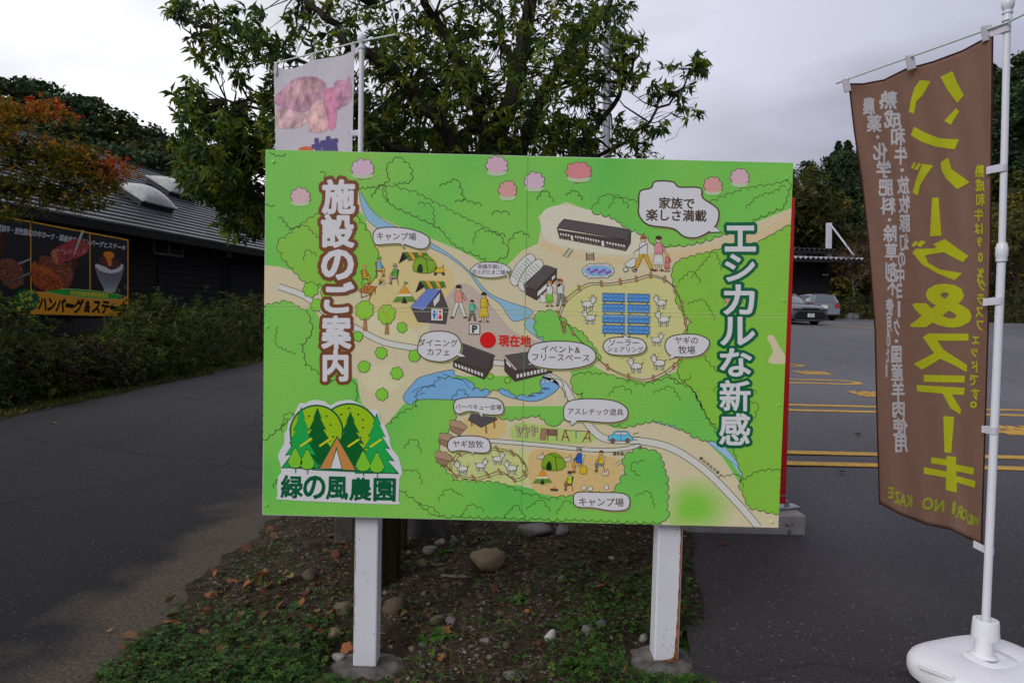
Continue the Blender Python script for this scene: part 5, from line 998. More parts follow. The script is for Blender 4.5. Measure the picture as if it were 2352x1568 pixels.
fp = MB(); fz = blkz+.107; fp.add([(xs0-.06, 3.88, fz), (xs0+.09, 3.93, fz), (xs0+.075, 4.0, fz), (xs0-.06, 4.03, fz), (xs0-.06, 3.88, fz+.014), (xs0+.09, 3.93, fz+.014), (xs0+.075, 4.0, fz+.014), (xs0-.06, 4.03, fz+.014)], [(3, 2, 1, 0), (4, 5, 6, 7), (0, 1, 5, 4), (1, 2, 6, 5), (2, 3, 7, 6), (3, 0, 4, 7)])
fp.build('foot_plate', [GALV], rb, bevel=.005, seg=2)
MB().lathe((xs0+.02, 3.94, fz+.014), [(.012, 0), (.012, .003), (.008, .004), (.008, .012), (.0045, .013), (.0045, .026)], 6).build('bolt', [GALV], rb)

# ============================================================ THINGS JUST BEHIND THE BOARD
WOODM = mat('rotting_wood', (0.012, 0.010, 0.006), (0.045, 0.038, 0.016), 6, 0.95, bump=0.006, bscale=30, stretch=(6, 6, 0.5), detail=8, contrast=1.4, spec=0.1)
WOODG = mat('greyed_wood', (0.10, 0.085, 0.07), (0.22, 0.19, 0.155), 8, 0.9, bump=0.003, bscale=40, stretch=(1, 8, 8), detail=8, spec=0.1)
def stake(x0, x1, yb, Y, zt, label, r=None):
    g0 = at((x0+x1)/2, yb, Y); rr = (x1-x0)/2*Y/F; mb = MB(); n = 14; rg = random.Random(x0); rads = [rr*(1+.16*rg.uniform(-1, 1)) for _ in range(n)]
    pr_ = [(1.04, 0), (1, .2), (1, .5), (.98, .9), (.9, 1.0)]; vs = []; fs = []
    for k_, t in pr_:
        for k in range(n): a = 2*math.pi*k/n; vs.append((g0[0]+rads[k]*k_*math.cos(a), Y+rr+rads[k]*k_*math.sin(a), g0[2]-.03+(zt-g0[2]+.03)*t))
    for i in range(len(pr_)-1):
        for k in range(n): fs.append((i*n+k, i*n+(k+1) % n, (i+1)*n+(k+1) % n, (i+1)*n+k))
    fs.append(tuple((len(pr_)-1)*n+k for k in range(n))); mb.add(vs, fs); o = mb.build('wooden_stake', [WOODM], loc=(g0[0], Y+rr, g0[2]), smooth=False); tag(o, label, 'stake', kind=None)
stake(798, 912, 1346, 3.12, .95, 'thick dark rotting wooden post close behind the left steel leg')
stake(905, 932, 1277, 3.55, .85, 'thin mossy wooden stake between the thick dark post and the concrete slab')
gA = at(766, 1243, 3.7); gB = at(1022, 1262, 3.7)
o = MB().box(gA[0], gB[0], 3.7, 3.86, gB[2]-.03, .62).build('concrete_slab', [CONCD], loc=((gA[0]+gB[0])/2, 3.78, gB[2]), bevel=.012, seg=2); tag(o, 'dark damp concrete slab standing in the bed behind the left steel leg', 'slab')
# ============================================================ BLACK BUILDING WITH METAL ROOF, LEFT
KX = 0.149                                   # the wall runs away from us along (KX, 1)
dirw = np.array([KX, 1, 0])/math.hypot(KX, 1); nrw = np.array([dirw[1], -dirw[0], 0])     # nrw points to the lane
def on_wall(x, y, a):                        # photograph point on the upright plane X = -a + KX*Y
    r = ray(x, y); Y = a/(KX-r[0]) if abs(KX-r[0]) > 1e-6 else 10; return np.array([0, 0, CH])+r*Y
def wp(Y, a, z): return np.array([-a+KX*Y, Y, z])
BLK = mat('black_stained_timber', (0.006, 0.006, 0.007), (0.014, 0.014, 0.015), 5, 0.7, bump=0.002, bscale=40, stretch=(1, 1, 8), detail=6, spec=0.25)
ROOFM = mat('grey_metal_roof', (0.09, 0.092, 0.098), (0.20, 0.20, 0.21), 3.5, 0.33, metal=0.7, detail=7, bump=0.002, bscale=12, stretch=(1, .35, 1))
CRM = mat('domed_acrylic', (0.36, 0.38, 0.34), (0.56, 0.57, 0.53), 7, 0.35, detail=7, contrast=1.3); NAVY = mat('dark_curb_metal', (0.012, 0.013, 0.025), rough=0.5)
bl = empty('black_building', tuple(wp(19, 13, 0.5)), 'long black timber building with a ribbed grey metal roof, behind the shrubs', 'building')
Y0, Y1 = 10.0, 40.0; EZ = 3.25; EA = 12.15; RZ = 6.35; RA = 17.6; WA = 13.0
MB().add([wp(Y0, WA+.06, .2), wp(Y1, WA+.06, .2), wp(Y1, WA+.06, 3.5), wp(Y0, WA+.06, 3.5), wp(Y0, WA+9.5, .2), wp(Y1, WA+9.5, .2), wp(Y1, WA+9.5, 3.5), wp(Y0, WA+9.5, 3.5)], [(0, 1, 2, 3), (7, 6, 5, 4), (0, 4, 5, 1), (1, 5, 6, 2), (2, 6, 7, 3), (3, 7, 4, 0)]).build('wall', [BLK], bl)
MB().add([wp(Y0, WA-.05, .1), wp(Y1, WA-.05, .1), wp(Y1, WA-.05, .95), wp(Y0, WA-.05, .95), wp(Y0, WA+.05, .1), wp(Y1, WA+.05, .1), wp(Y1, WA+.05, .95), wp(Y0, WA+.05, .95)], [(0, 1, 2, 3), (7, 6, 5, 4), (0, 4, 5, 1), (1, 5, 6, 2), (2, 6, 7, 3), (3, 7, 4, 0)]).build('plinth', [CONCD], bl)
offb = wl(bl)
def slab_part(name, Ya, Yb, a0, z0, a1, z1, th, m, parent, fan=0):
    """thin board on the wall/roof plane between (a0,z0) and (a1,z1), running Ya..Yb"""
    d = np.array([a1-a0, z1-z0]); d = d/np.linalg.norm(d); n = np.array([d[1], -d[0]])*th      # n: outwards (towards lane / up)
    if n[1] < 0 and abs(n[1]) > 1e-6: n = -n
    elif abs(n[1]) <= 1e-6: n = np.array([-th, 0])
    c = []
    for (a, z) in ((a0, z0), (a1, z1), (a1+n[0], z1+n[1]), (a0+n[0], z0+n[1])): c += [wp(Ya, a, z), wp(Yb, a, z)]
    return MB().add(c, [(0, 2, 4, 6), (1, 7, 5, 3), (0, 1, 3, 2), (2, 3, 5, 4), (4, 5, 7, 6), (6, 7, 1, 0)]).build(name, [m], parent)
ri = random.Random(5)
# lap boards
nb_ = 13
for i in range(nb_):
    z0 = 0.98+i*0.178; segs = [Y0, 12.9, 16.2, 19.4, 22.6, 25.8, 30, 35, Y1]
    for s0, s1 in zip(segs, segs[1:]):
        slab_part('plank', s0+.006, s1-.006, WA-.035+ri.uniform(-.004, .004), z0, WA-.012, z0+.19, .016, BLK, bl)
for Yv in (12.9, 16.2, 19.4, 22.6, 25.8, 30, 35): MB().add([wp(Yv-.06, WA-.085, .9), wp(Yv+.06, WA-.085, .9), wp(Yv+.06, WA-.085, 3.35), wp(Yv-.06, WA-.085, 3.35), wp(Yv-.06, WA-.03, .9), wp(Yv+.06, WA-.03, .9), wp(Yv+.06, WA-.03, 3.35), wp(Yv-.06, WA-.03, 3.35)], [(0, 1, 2, 3), (7, 6, 5, 4), (0, 4, 5, 1), (1, 5, 6, 2), (2, 6, 7, 3), (3, 7, 4, 0)]).build('batten', [BLK], bl)
# roof: lapped metal courses, each with its raised lower lip; steeper main pitch above a shallow porch strip
NR = 24
for i in range(NR):
    t0, t1 = i/NR, (i+1)/NR; f = lambda t: (EA+(RA-EA)*t, EZ+(RZ-EZ)*t)
    (a0, z0), (a1, z1) = f(t0), f(t1)
    slab_part('roof_sheet', Y0-.6, Y1, a0, z0+.045, a1+.02, z1+.008, .012, ROOFM, bl)
    slab_part('roof_lip', Y0-.6, Y1, a0-.006, z0-.0, a0-.004, z0+.052, .014, ROOFM, bl)
slab_part('roof_back', Y0-.6, Y1, RA, RZ, RA+5.2, RZ-2.9, .03, ROOFM, bl)
slab_part('fascia', Y0-.6, Y1, EA+.02, EZ-.2, EA+.021, EZ-.005, .03, BLK, bl)
slab_part('soffit', Y0-.6, Y1, EA+.05, EZ-.16, WA+.1, EZ-.12, .02, BLK, bl)
slab_part('ridge_cap', Y0-.6, Y1, RA-.12, RZ-.02, RA+.12, RZ+.05, .05, ROOFM, bl)
# window, vent hood, downpipe
w0, w1 = on_wall(352, 545, WA-.09), on_wall(421, 592, WA-.09)
FRM = mat('grey_aluminium_frame', (0.16, 0.165, 0.17), rough=0.5, metal=0.3); GLS = mat('dark_window_glass', (0.012, 0.014, 0.016), rough=0.08, spec=0.6)
def wquad(name, Ya, Yb, za, zb, a, th, m, parent):
    c = [wp(Ya, a, za), wp(Yb, a, za), wp(Yb, a, zb), wp(Ya, a, zb)]; c2 = [v-nrw*(-th) for v in c]
    return MB().add(c+c2, [(0, 1, 2, 3), (7, 6, 5, 4), (0, 4, 5, 1), (1, 5, 6, 2), (2, 6, 7, 3), (3, 7, 4, 0)]).build(name, [m], parent)
zt, zb = w0[2], w1[2]; Ya, Yb = w0[1], w1[1]
wn = wquad('window', Ya, Yb, zb, zt, WA-.05, .012, FRM, bl); ym = (Ya+Yb)/2
for a_, b_ in ((Ya+.06, ym-.03), (ym+.03, Yb-.06)):
    o = wquad('pane', a_, b_, zb+.06, zt-.05, WA-.064, .004, GLS, None); o.parent = wn; o.data.transform(Matrix.Translation(Vector(-offb)))
for q in ((Ya, Yb, zt-.05, zt), (Ya, Yb, zb, zb+.06), (Ya, Ya+.05, zb, zt), (Yb-.05, Yb, zb, zt), (ym-.03, ym+.03, zb, zt)):
    o = wquad('frame_bar', q[0], q[1], q[2]-.001, q[3]+.001, WA-.066, .035, FRM, None); o.parent = wn; o.data.transform(Matrix.Translation(Vector(-offb)))
v0 = on_wall(523, 582, WA-.15)
MB().lathe((0, 0, 0), [(.11, -.14), (.11, .06), (.09, .12), (.04, .15)], 14, M=Matrix.Translation(v0)).build('vent_hood', [FRM], bl, smooth=True)
MB().tube([on_wall(531, 590, WA-.12), on_wall(527, 662, WA-.12)], .035, 8).build('downpipe', [BLK], bl)
# skylights sitting on the roof
def roofpt(x, y):
    r = ray(x, y); k = (RZ-EZ)/(RA-EA)       # z = EZ + k*(a-EA), a = KX*Y - X
    Y = (EZ-k*EA-CH)/(r[2]-k*(KX-r[0])); return np.array([0, 0, CH])+r*Y
sl_n = np.array([nrw[0]*(RZ-EZ), nrw[1]*(RZ-EZ), math.hypot(1, KX)*0+(RA-EA)]); sl_n = sl_n/np.linalg.norm(sl_n); sl_u = np.cross(sl_n, dirw)
for (x, y, lab, sz) in ((331, 466, 'near', (1.45, .92)), (392, 444, 'far', (1.5, .95))):
    p = roofpt(x, y); M = Matrix((Vector(dirw), Vector(np.cross(sl_n, dirw)), Vector(sl_n))).transposed().to_4x4(); M.translation = Vector(p)
    a, b = sz[0]/2, sz[1]/2
    cu = MB().box(-a, a, -b, b, -.05, .20, 0, M).build('skylight', [NAVY], bl, bevel=.01)
    mb = MB(); vs = []; fs = []; n = 16
    for j in range(n+1):
        for i in range(n+1):
            u, v = -1+2*i/n, -1+2*j/n; h = .27*max(0, (1-u**2))**.6*max(0, (1-v**2))**.6; vs.append(M @ Vector((u*(a+.03), v*(b+.03), .245+h)))
    for j in range(n):
        for i in range(n): q = j*(n+1)+i; fs.append((q, q+1, q+n+2, q+n+1))
    mb.add(vs, fs); mb.box(-a-.06, a+.06, -b-.06, b+.06, .2, .244, 0, M)
    o = mb.build('dome', [CRM], None, smooth=True); o.parent = cu; o.data.transform(Matrix.Translation(Vector(-offb)))

# ============================================================ PHOTO SIGN ON THE BUILDING
SA = 11.55; sgl = empty('menu_sign', tuple(on_wall(200, 722, SA)), 'wide black and orange sign with food photographs in front of the black building', 'sign')
ssurf = lambda x, y, l=0: tuple(on_wall(x, y, SA)+nrw*(0.001+l*0.0011))
S2 = lambda p: [(x*.26855, 421+y*.26855) for x, y in p]
TL, TR, BR_, BL_ = (-260, 448), (295, 550), (294.5, 727), (-260, 703)
fq = [on_wall(x, y, SA) for x, y in (TL, TR, BR_, BL_)]; bq = [v-nrw*.05 for v in fq]
PNL = mat('black_print_board', (0.008, 0.008, 0.010), (0.014, 0.013, 0.017), 3, 0.4)
MB().add(fq+bq, [(0, 1, 2, 3), (7, 6, 5, 4), (0, 4, 5, 1), (1, 5, 6, 2), (2, 6, 7, 3), (3, 7, 4, 0)]).build('panel', [PNL], sgl)
for x in (240, 60): g0 = on_wall(x, 724, SA+.04); MB().tube([g0+np.array([0, 0, .6]), g0-np.array([0, 0, .9])], .035, 8).build('leg', [FRM], sgl)
PO = {}
S = Art(ssurf, 'print'); ORG = (214, 142, 40)
pp = 'frame_print'; ty = lambda x: 550+(x-295)*.1865; by = lambda x: 727+(x-295)*.027
for xa, xb in ((-258, 295),): S.fill(pp, [(xa, ty(xa)), (xb, ty(xb)), (xb, ty(xb)+3), (xa, ty(xa)+3)], ORG, 1)
S.fill(pp, [(292.5, ty(292.5)), (295, ty(295)), (294.5, 727), (292, 727)], ORG, 1.2)
for x in (70, 206, -60): S.line(pp, [(x, ty(x)), (x+1, 692)], 2.6, ORG, 1.2)
S.fill(pp, S2([(270, 922), (430, 930), (1095, 965), (1095, 1138), (130, 1115), (255, 1110)]), ORG, 1.5)
S.build(pp, sgl)
S.shape('green_ellipse', ell(194.5, 675, 90, 9, 40), (44, 160, 60), 3, 1, (190, 190, 150)); 
e_ = [(x, 675+(y-675)+(x-194)*.085) for x, y in ell(194.5, 674.5, 90.5, 9, 40)]; S.parts.clear(); S.shape('green_ellipse', e_, (44, 150, 52), 3, 1, (190, 190, 150)); S.build('green_ellipse', sgl)
S.text('ellipse_lettering', '自社牧場放牧飼育熟成肉', 204, 676, 86, 11.5, (200, 190, 60), 5, bold=.03, fit=True, ang=.075); S.build('ellipse_lettering', sgl)
def bar_text(part, body, x0, y0, x1, y1, size, c, l, bold, wf=1.0):
    n = len(body)
    for i, ch in enumerate(body):
        t = (i+.5)/n; x = x0+(x1-x0)*t; y = y0+(y1-y0)*t; s = size(t)
        if ch in '・': S.text(part, ch, x, y, s*.2, s*.2, c, l, fit=True)
        elif ch == 'ー': S.text(part, ch, x, y, (x1-x0)/n*.85, s*.14, c, l, bold=bold, fit=True, ang=.16)
        else: q, T_, E_ = text2d(ch); e = q.max(0)-q.min(0); S.text(part, ch, x, y, (x1-x0)/n*wf*e[0]*1.03, s*e[1], c, l, bold=bold, fit=True, ang=.14)
bar_text('headline_lettering', '県産会津磐梯の人用のお米と熟成和牛・放牧豚幻の中ヨーク・国産羊肉のハンバーグとステーキ', -150, 500, 289, 570, lambda t: 18.5-t*5, (186, 184, 200), 2, .028); S.build('headline_lettering', sgl)
bar_text('main_lettering', 'ハンバーグ&ステーキ', 88, 698, 293, 709, lambda t: 36-t*2, (14, 12, 12), 3, .05, 1.0); S.build('main_lettering', sgl)
rg = random.Random(2); bl_ = [(*S2([(222+ (118+8*rg.random())*(1 if k % 2 else .90)*math.cos(a)*.98, 1000+(102)*(1 if k % 2 else .92)*math.sin(a))])[0],) for k, a in enumerate(np.linspace(0, 2*math.pi, 46)[:-1])]
S.fill('round_badge', bl_, (8, 84, 50), 4); S.build('round_badge', sgl)
for tx, x, y, w, h in (('歯ごみで焼く', 230, 940, 140, 42), ('新食感', 222, 995, 105, 44), ('焼肉スタイル', 235, 1052, 190, 46)): S.text('badge_lettering', tx, *S2([(x, y)])[0], w*.27, h*.27, (176, 180, 60), 6, bold=.03, fit=True, ang=-.28)
S.build('badge_lettering', sgl)
S.kind = 'food'; fp_ = 'food_photograph'; mc = lambda q, c, l, k='food': S.fill(fp_, smoothpoly(S2(q), 3), c+(k,), l)
mc([(0, 660), (50, 640), (110, 650), (170, 700), (205, 770), (195, 850), (120, 905), (50, 880), (0, 800)], (118, 66, 52), 2); mc([(-200, 700), (-80, 640), (0, 680), (10, 800), (-60, 860), (-180, 860)], (120, 66, 52), 1.6)
mc([(0, 400), (40, 430), (45, 520), (30, 600), (0, 620)], (70, 30, 30), 1.7)
mc([(435, 600), (460, 560), (560, 510), (660, 470), (745, 510), (752, 580), (690, 625), (560, 665), (500, 690), (450, 650)], (160, 62, 70), 2.6); mc([(432, 605), (455, 570), (480, 600), (500, 680), (470, 680)], (190, 110, 80), 3)
mc([(560, 640), (650, 620), (672, 700), (640, 740), (590, 700)], (84, 36, 36), 2.2); mc([(335, 640), (380, 618), (480, 650), (600, 710), (628, 760), (600, 870), (560, 900), (480, 880), (400, 800), (330, 720)], (128, 66, 48), 2.3)
mc([(270, 700), (300, 665), (330, 700), (450, 740), (520, 820), (530, 900), (400, 915), (300, 870), (262, 790)], (176, 84, 40), 3)
mc([(262, 760), (300, 740), (480, 810), (515, 870), (500, 905), (380, 915), (310, 880)], (150, 64, 30), 3.5)
mc([(690, 418), (712, 420), (640, 600), (632, 596)], (170, 170, 176), 4, 'print'); mc([(258, 640), (258, 652), (175, 690), (160, 682)], (150, 150, 156), 3, 'print'); mc([(258, 755), (258, 785), (50, 868), (35, 862)], (110, 110, 118), 3, 'print'); mc([(258, 775), (258, 786), (40, 872), (50, 860)], (40, 40, 44), 3.6, 'print')
S.kind = 'print'
rgm = random.Random(4)
for (x0, y0, x1, y1, c, n) in ((460, 560, 730, 600, (206, 140, 140), 46), (340, 650, 600, 850, (170, 110, 84), 60), (280, 720, 510, 890, (206, 120, 60), 50), (0, 660, 190, 880, (160, 104, 84), 55), (350, 680, 600, 880, (70, 34, 26), 40), (0, 680, 190, 880, (64, 32, 26), 40)):
    for _ in range(n):
        x, y = rgm.uniform(x0, x1), rgm.uniform(y0, y1); dx, dy = rgm.uniform(8, 26), rgm.uniform(-12, 10); S.line(fp_, S2([(x, y), (x+dx*.5, y+dy*.5+3), (x+dx, y+dy)]), rgm.uniform(.5, 1.4), c, 4.6)
bowl = S2([(804, 680), (830, 670), (1040, 690), (1063, 700), (1050, 780), (1010, 870), (985, 910), (990, 925), (935, 935), (890, 920), (885, 900), (845, 830), (815, 750)]); S.fill(fp_, bowl, (40, 42, 62), 2)
for k in range(16): t = k/15; x0 = 812+t*246; x1 = 890+t*98; S.line(fp_, S2([(x0, 712+10*t+26*math.sin(t*3.14)), (x0*.55+x1*.45, 815+5*t), (x1, 898+8*t)]), 1.3, (160, 162, 178), 2.6)
S.fill(fp_, S2([(888, 900), (988, 905), (992, 926), (940, 936), (884, 920)]), (160, 158, 168), 3)
S.fill(fp_, smoothpoly(S2([(812, 700), (830, 690), (930, 720), (1040, 690), (1050, 720), (1020, 755), (940, 770), (860, 750), (825, 725)]), 3), (196, 196, 204), 3.2)
mc([(845, 640), (870, 625), (930, 650), (1000, 650), (1030, 680), (1020, 715), (950, 740), (880, 700), (845, 670)], (96, 50, 46), 3.8)
mc([(880, 610), (900, 585), (950, 585), (975, 610), (970, 635), (950, 650), (955, 690), (935, 710), (918, 680), (905, 640)], (212, 120, 30), 4.4, 'print')
S.build(fp_, sgl)

# ============================================================ TREES, SHRUBS
BARK = mat('dark_bark', (0.020, 0.016, 0.012), (0.060, 0.050, 0.038), 12, 0.9, bump=0.006, bscale=40, stretch=(2, 2, .6), detail=8, spec=0.15)
TWIG = mat('grey_twig', (0.10, 0.085, 0.065), (0.17, 0.15, 0.12), 12, 0.9, spec=0.1)
def pick_cols(n, pal, wts=None, var=.25):
    c = np.array(pal, float)[RNG.choice(len(pal), n, p=wts)]; return np.clip(c*(1+var*RNG.normal(size=(n, 1))).clip(.4, 2), 0, 1)
def whorls(Cn, nl, ln, wd, pal, wts=None, out=None, droop=.3, up=.4, spread=.8, fold=.22):
    """clusters of leaves round twig tips"""
    n = len(Cn); ax = rnd_dirs(n, up) if out is None else nrm(out+0.5*RNG.normal(size=(n, 3))+np.array([0, 0, up]))
    P_ = np.repeat(Cn, nl, 0); A_ = np.repeat(ax, nl, 0); m = len(P_)
    rd = RNG.normal(size=(m, 3)); rd -= (rd*A_).sum(1)[:, None]*A_; rd = nrm(rd); D = nrm(rd*spread+A_*RNG.uniform(.1, .9, (m, 1))+np.array([0, 0, -droop])); P_ = P_-A_*RNG.uniform(0, ln*.5, (m, 1))
    U = nrm(A_+.5*RNG.normal(size=(m, 3))+np.array([0, 0, .3])); L_ = ln*RNG.uniform(.65, 1.2, m); Wd = L_*(wd/ln)
    cc = np.repeat(pick_cols(n, pal, wts, .22), nl, 0)*(1+.18*RNG.normal(size=(m, 1))).clip(.5, 1.6)
    return P_, D, U, L_, Wd, np.clip(cc, 0, 1)
def leaf_mesh(name, P_, D, U, L_, Wd, cc, m, fold=.22, droop=.25):
    V, Fc = leaves(P_, D, U, L_, Wd, fold, droop); return tri_mesh(name, V, Fc, [m], col=np.repeat(cc, 5, 0))
LU = {}
def leaf_parts(parent, idx, P_, D, U, L_, Wd, cc, m, off, name='leaf', shades=5):
    """the leaves that show largest: each its own object, a few shared meshes"""
    Dn = nrm(D); Sd = nrm(np.cross(Dn, U)); Nn = np.cross(Sd, Dn)
    g = cc[idx].mean(1); ordr = np.argsort(g); grp = np.empty(len(idx), int); grp[ordr] = np.arange(len(idx))*shades//len(idx)
    for k in range(shades):
        mean = cc[idx][grp == k].mean(0); me = leaf_unit(name, m, mean)
        for i in np.array(idx)[grp == k]:
            o = bpy.data.objects.new(name, me); COL.objects.link(o); o.parent = parent
            M = Matrix(((Sd[i][0]*Wd[i], Dn[i][0]*L_[i], Nn[i][0]*L_[i]*.8, P_[i][0]-off[0]), (Sd[i][1]*Wd[i], Dn[i][1]*L_[i], Nn[i][1]*L_[i]*.8, P_[i][1]-off[1]), (Sd[i][2]*Wd[i], Dn[i][2]*L_[i], Nn[i][2]*L_[i]*.8, P_[i][2]-off[2]), (0, 0, 0, 1)))
            o.matrix_local = M
def limbs(mb, paths, wob=.05):
    out = []
    for pts, r0, r1 in paths:
        pts = [np.array(p) for p in pts]; Q = []
        for i in range(len(pts)-1):
            for k in range(4):
                t = k/4; q = pts[i]*(1-t)+pts[i+1]*t
                if i or k: q = q+RNG.normal(size=3)*wob*.35
                Q.append(q)
        Q.append(pts[-1]); n = len(Q); mb.tube(Q, [r0+(r1-r0)*(i/(n-1))**.8 for i in range(n)], 9); out += [(q, r0+(r1-r0)*(i/(n-1))**.8) for i, q in enumerate(Q)]
    return out
def twigs(mb, nodes, tips, rmax=.02, n=4, bend=.12, seg=3):
    NP = np.array([q for q, r in nodes]); tips = np.array(tips); made = []
    for t in tips:
        d = np.linalg.norm(NP-t, axis=1)+.35*np.maximum(0, NP[:, 2]-t[2]); j = int(np.argmin(d)); p0 = NP[j]; L0 = np.linalg.norm(t-p0)
        pts = [p0+(t-p0)*(k/seg)+(RNG.normal(size=3)*bend*L0*.4 if 0 < k < seg else 0)+np.array([0, 0, -.06*L0*math.sin(math.pi*k/seg)]) for k in range(seg+1)]
        r0 = min(rmax, .004+.010*L0); mb.tube(pts, [r0*(1-k/seg)+.0025*(k/seg) for k in range(seg+1)], n, cap=False); made.append(pts)
    return made
# ---- the big broad-leaved tree behind the board
TY = 8.4; tb = at(1150, 1010, TY); tb[2] = gz(tb[0], TY)
big = empty('broadleaf_tree', tb, 'large evergreen broad-leaved tree with several dark stems behind the map board', 'tree')
a3 = lambda x, y, dy=0: at(x, y, TY+dy)
paths = [([tb, a3(1145, 600), a3(1141, 349), a3(1182, 190), a3(1205, 95), a3(1217, -40), a3(1240, -260)], .20, .05),
 ([a3(1148, 480), a3(1103, 286, -.3), a3(1071, 184, -.4), a3(1024, 79, -.5), a3(976, 16, -.6), a3(900, -90, -.7)], .12, .03),
 ([a3(1150, 520), a3(1198, 333, .4), a3(1262, 190, .5), a3(1319, 105, .4), a3(1388, 32, .3), a3(1430, -60, .3)], .11, .025),
 ([a3(1145, 500), a3(1020, 300, -.8), a3(940, 205, -1), a3(872, 146, -1), a3(784, 82, -1), a3(711, 9, -1), a3(650, -70, -1)], .10, .02),
 ([a3(1080, 400, -.5), a3(900, 330, -1), a3(760, 260, -1.2), a3(620, 235, -1.2), a3(520, 230, -1.2)], .055, .012),
 ([a3(1080, 480, -.4), a3(860, 420, -.8), a3(700, 400, -1), a3(560, 390, -1), a3(450, 400, -1)], .06, .012),
 ([a3(900, 350, -.9), a3(760, 170, -1.2), a3(640, 110, -1.3), a3(500, 70, -1.3)], .035, .01),
 ([a3(1150, 470), a3(1319, 355, .2), a3(1398, 254, .1), a3(1440, 180, 0), a3(1470, 100, 0)], .06, .012),
 ([a3(1300, 400, .1), a3(1436, 333, -.2), a3(1496, 270, -.3), a3(1563, 203, -.4), a3(1604, 143, -.4), a3(1622, 118, -.4)], .028, .005),
 ([a3(1480, 290, -.3), a3(1540, 268, -.3), a3(1590, 250, -.3), a3(1612, 256, -.3)], .008, .003), ([a3(1182, 190), a3(1150, 60, .3), a3(1090, -40, .4)], .06, .02), ([a3(1262, 190, .5), a3(1340, 200, .8), a3(1420, 150, .9)], .03, .008), ([a3(1071, 184, -.4), a3(1010, 200, .3), a3(930, 120, .6), a3(860, 20, .8)], .04, .01), ([a3(700, 400, -1), a3(640, 470, -1), a3(590, 540, -.9)], .02, .005)]
mb = MB(); nodes = limbs(mb, paths, .08)
EL_ = [((500, 350), 105, 120, 1.2, 450, -1), ((555, 100), 120, 95, 1.0, 140, -1.1), ((700, 300), 180, 140, 1.3, 560, -1), ((790, 90), 170, 110, 1.2, 140, -.8), ((960, 190), 180, 180, 1.5, 400, -.2), ((1190, 150), 230, 200, 1.6, 520, .2), ((1390, 120), 105, 140, 1.2, 235, .2), ((1360, 310), 120, 62, 1.0, 130, .1), ((1000, -130), 480, 150, 1.8, 300, 0), ((560, 480), 80, 75, .8, 150, -.9), ((1160, 330), 240, 55, 1.4, 230, .3), ((440, 230), 50, 60, .5, 50, -1.1), ((430, 20), 60, 30, .5, 30, -1.1), ((880, 330), 200, 60, 1.3, 260, .5)]
tips = []; dens = []
for (cx, cy), rx, ry, rd, n, dy in EL_:
    for _ in range(n):
        while True:
            v = RNG.uniform(-1, 1, 3); q = float((v*v).sum())
            if q < 1 and (q > .15 or RNG.random() < .5): break
        tips.append(at(cx+v[0]*rx, cy+v[1]*ry, TY+dy+v[2]*rd))
hole = [((640, 45), 22), ((590, 165), 26), ((700, 165), 34), ((655, 200), 22), ((820, 150), 20), ((1440, 230), 26), ((1462, 60), 14), ((1330, 260), 16)]+[((1395, y_), 15) for y_ in range(100, 350, 26)]
tips = [t for t in tips if not any(math.hypot(pxl(t)[0]-hx, pxl(t)[1]-hy) < hr for (hx, hy), hr in hole)]
ext = [(1604, 128), (1612, 140), (1596, 150), (1618, 150), (1608, 165), (1588, 170), (1560, 205), (1540, 165), (1512, 200), (1565, 225), (1528, 212), (1498, 215), (1480, 300), (1500, 330), (1520, 290), (1575, 250), (1610, 252), (1470, 350), (1495, 350), (1450, 330), (1500, 310), (1512, 205)]
ex3 = [at(x, y, TY-.35+.1*RNG.normal())+RNG.normal(size=3)*np.array([.05, .05, .05]) for x, y in ext for _ in range(3)]
allt = np.array(tips+ex3)
sub = allt[RNG.random(len(allt)) < .42]; twigs(mb, nodes, list(sub)+ex3, .022, 4)
for _ in range(45):
    x = RNG.uniform(1430, 1600); y = 380-(x-1400)*1.05+RNG.normal()*40; p = at(x, y, TY-.3); q = p+np.array([RNG.uniform(.04, .16), RNG.normal()*.06, RNG.uniform(-.01, .15)]); mb.tube([p-np.array([.12, 0, .06]), p, q], [.004, .003, .0015], 3, cap=False)
mb.build('trunk', [BARK], big, smooth=True)
cen = at(1050, 200, TY); GP = [(0.075, 0.125, 0.016), (0.12, 0.175, 0.02), (0.19, 0.23, 0.025), (0.036, 0.085, 0.026), (0.26, 0.28, 0.03)]
nw = 9
Pq, Dq, Uq, Lq, Wq, Cq = whorls(allt, nw, .120, .036, GP, [.33, .27, .16, .20, .04], out=nrm(allt-cen)*.5, droop=.45, up=.15)
vis = np.array([pxl(p) for p in Pq[::nw]]); okk = np.repeat((vis[:, 0] > 380) & (vis[:, 0] < 1650) & (vis[:, 1] > 5) & (vis[:, 1] < 340), nw)
score = np.where(okk, -Pq[:, 1]+.3*RNG.random(len(Pq)), -99); idx = np.argsort(-score)[:300]; rest = np.setdiff1d(np.arange(len(Pq)), idx); ob = wl(big)
o = link('foliage', leaf_mesh('foliage', Pq[rest]-ob, Dq[rest], Uq[rest], Lq[rest], Wq[rest], Cq[rest], LEAFM), big); o['kind'] = 'stuff'
leaf_parts(big, idx, Pq, Dq, Uq, Lq, Wq, Cq, LEAFM, ob)
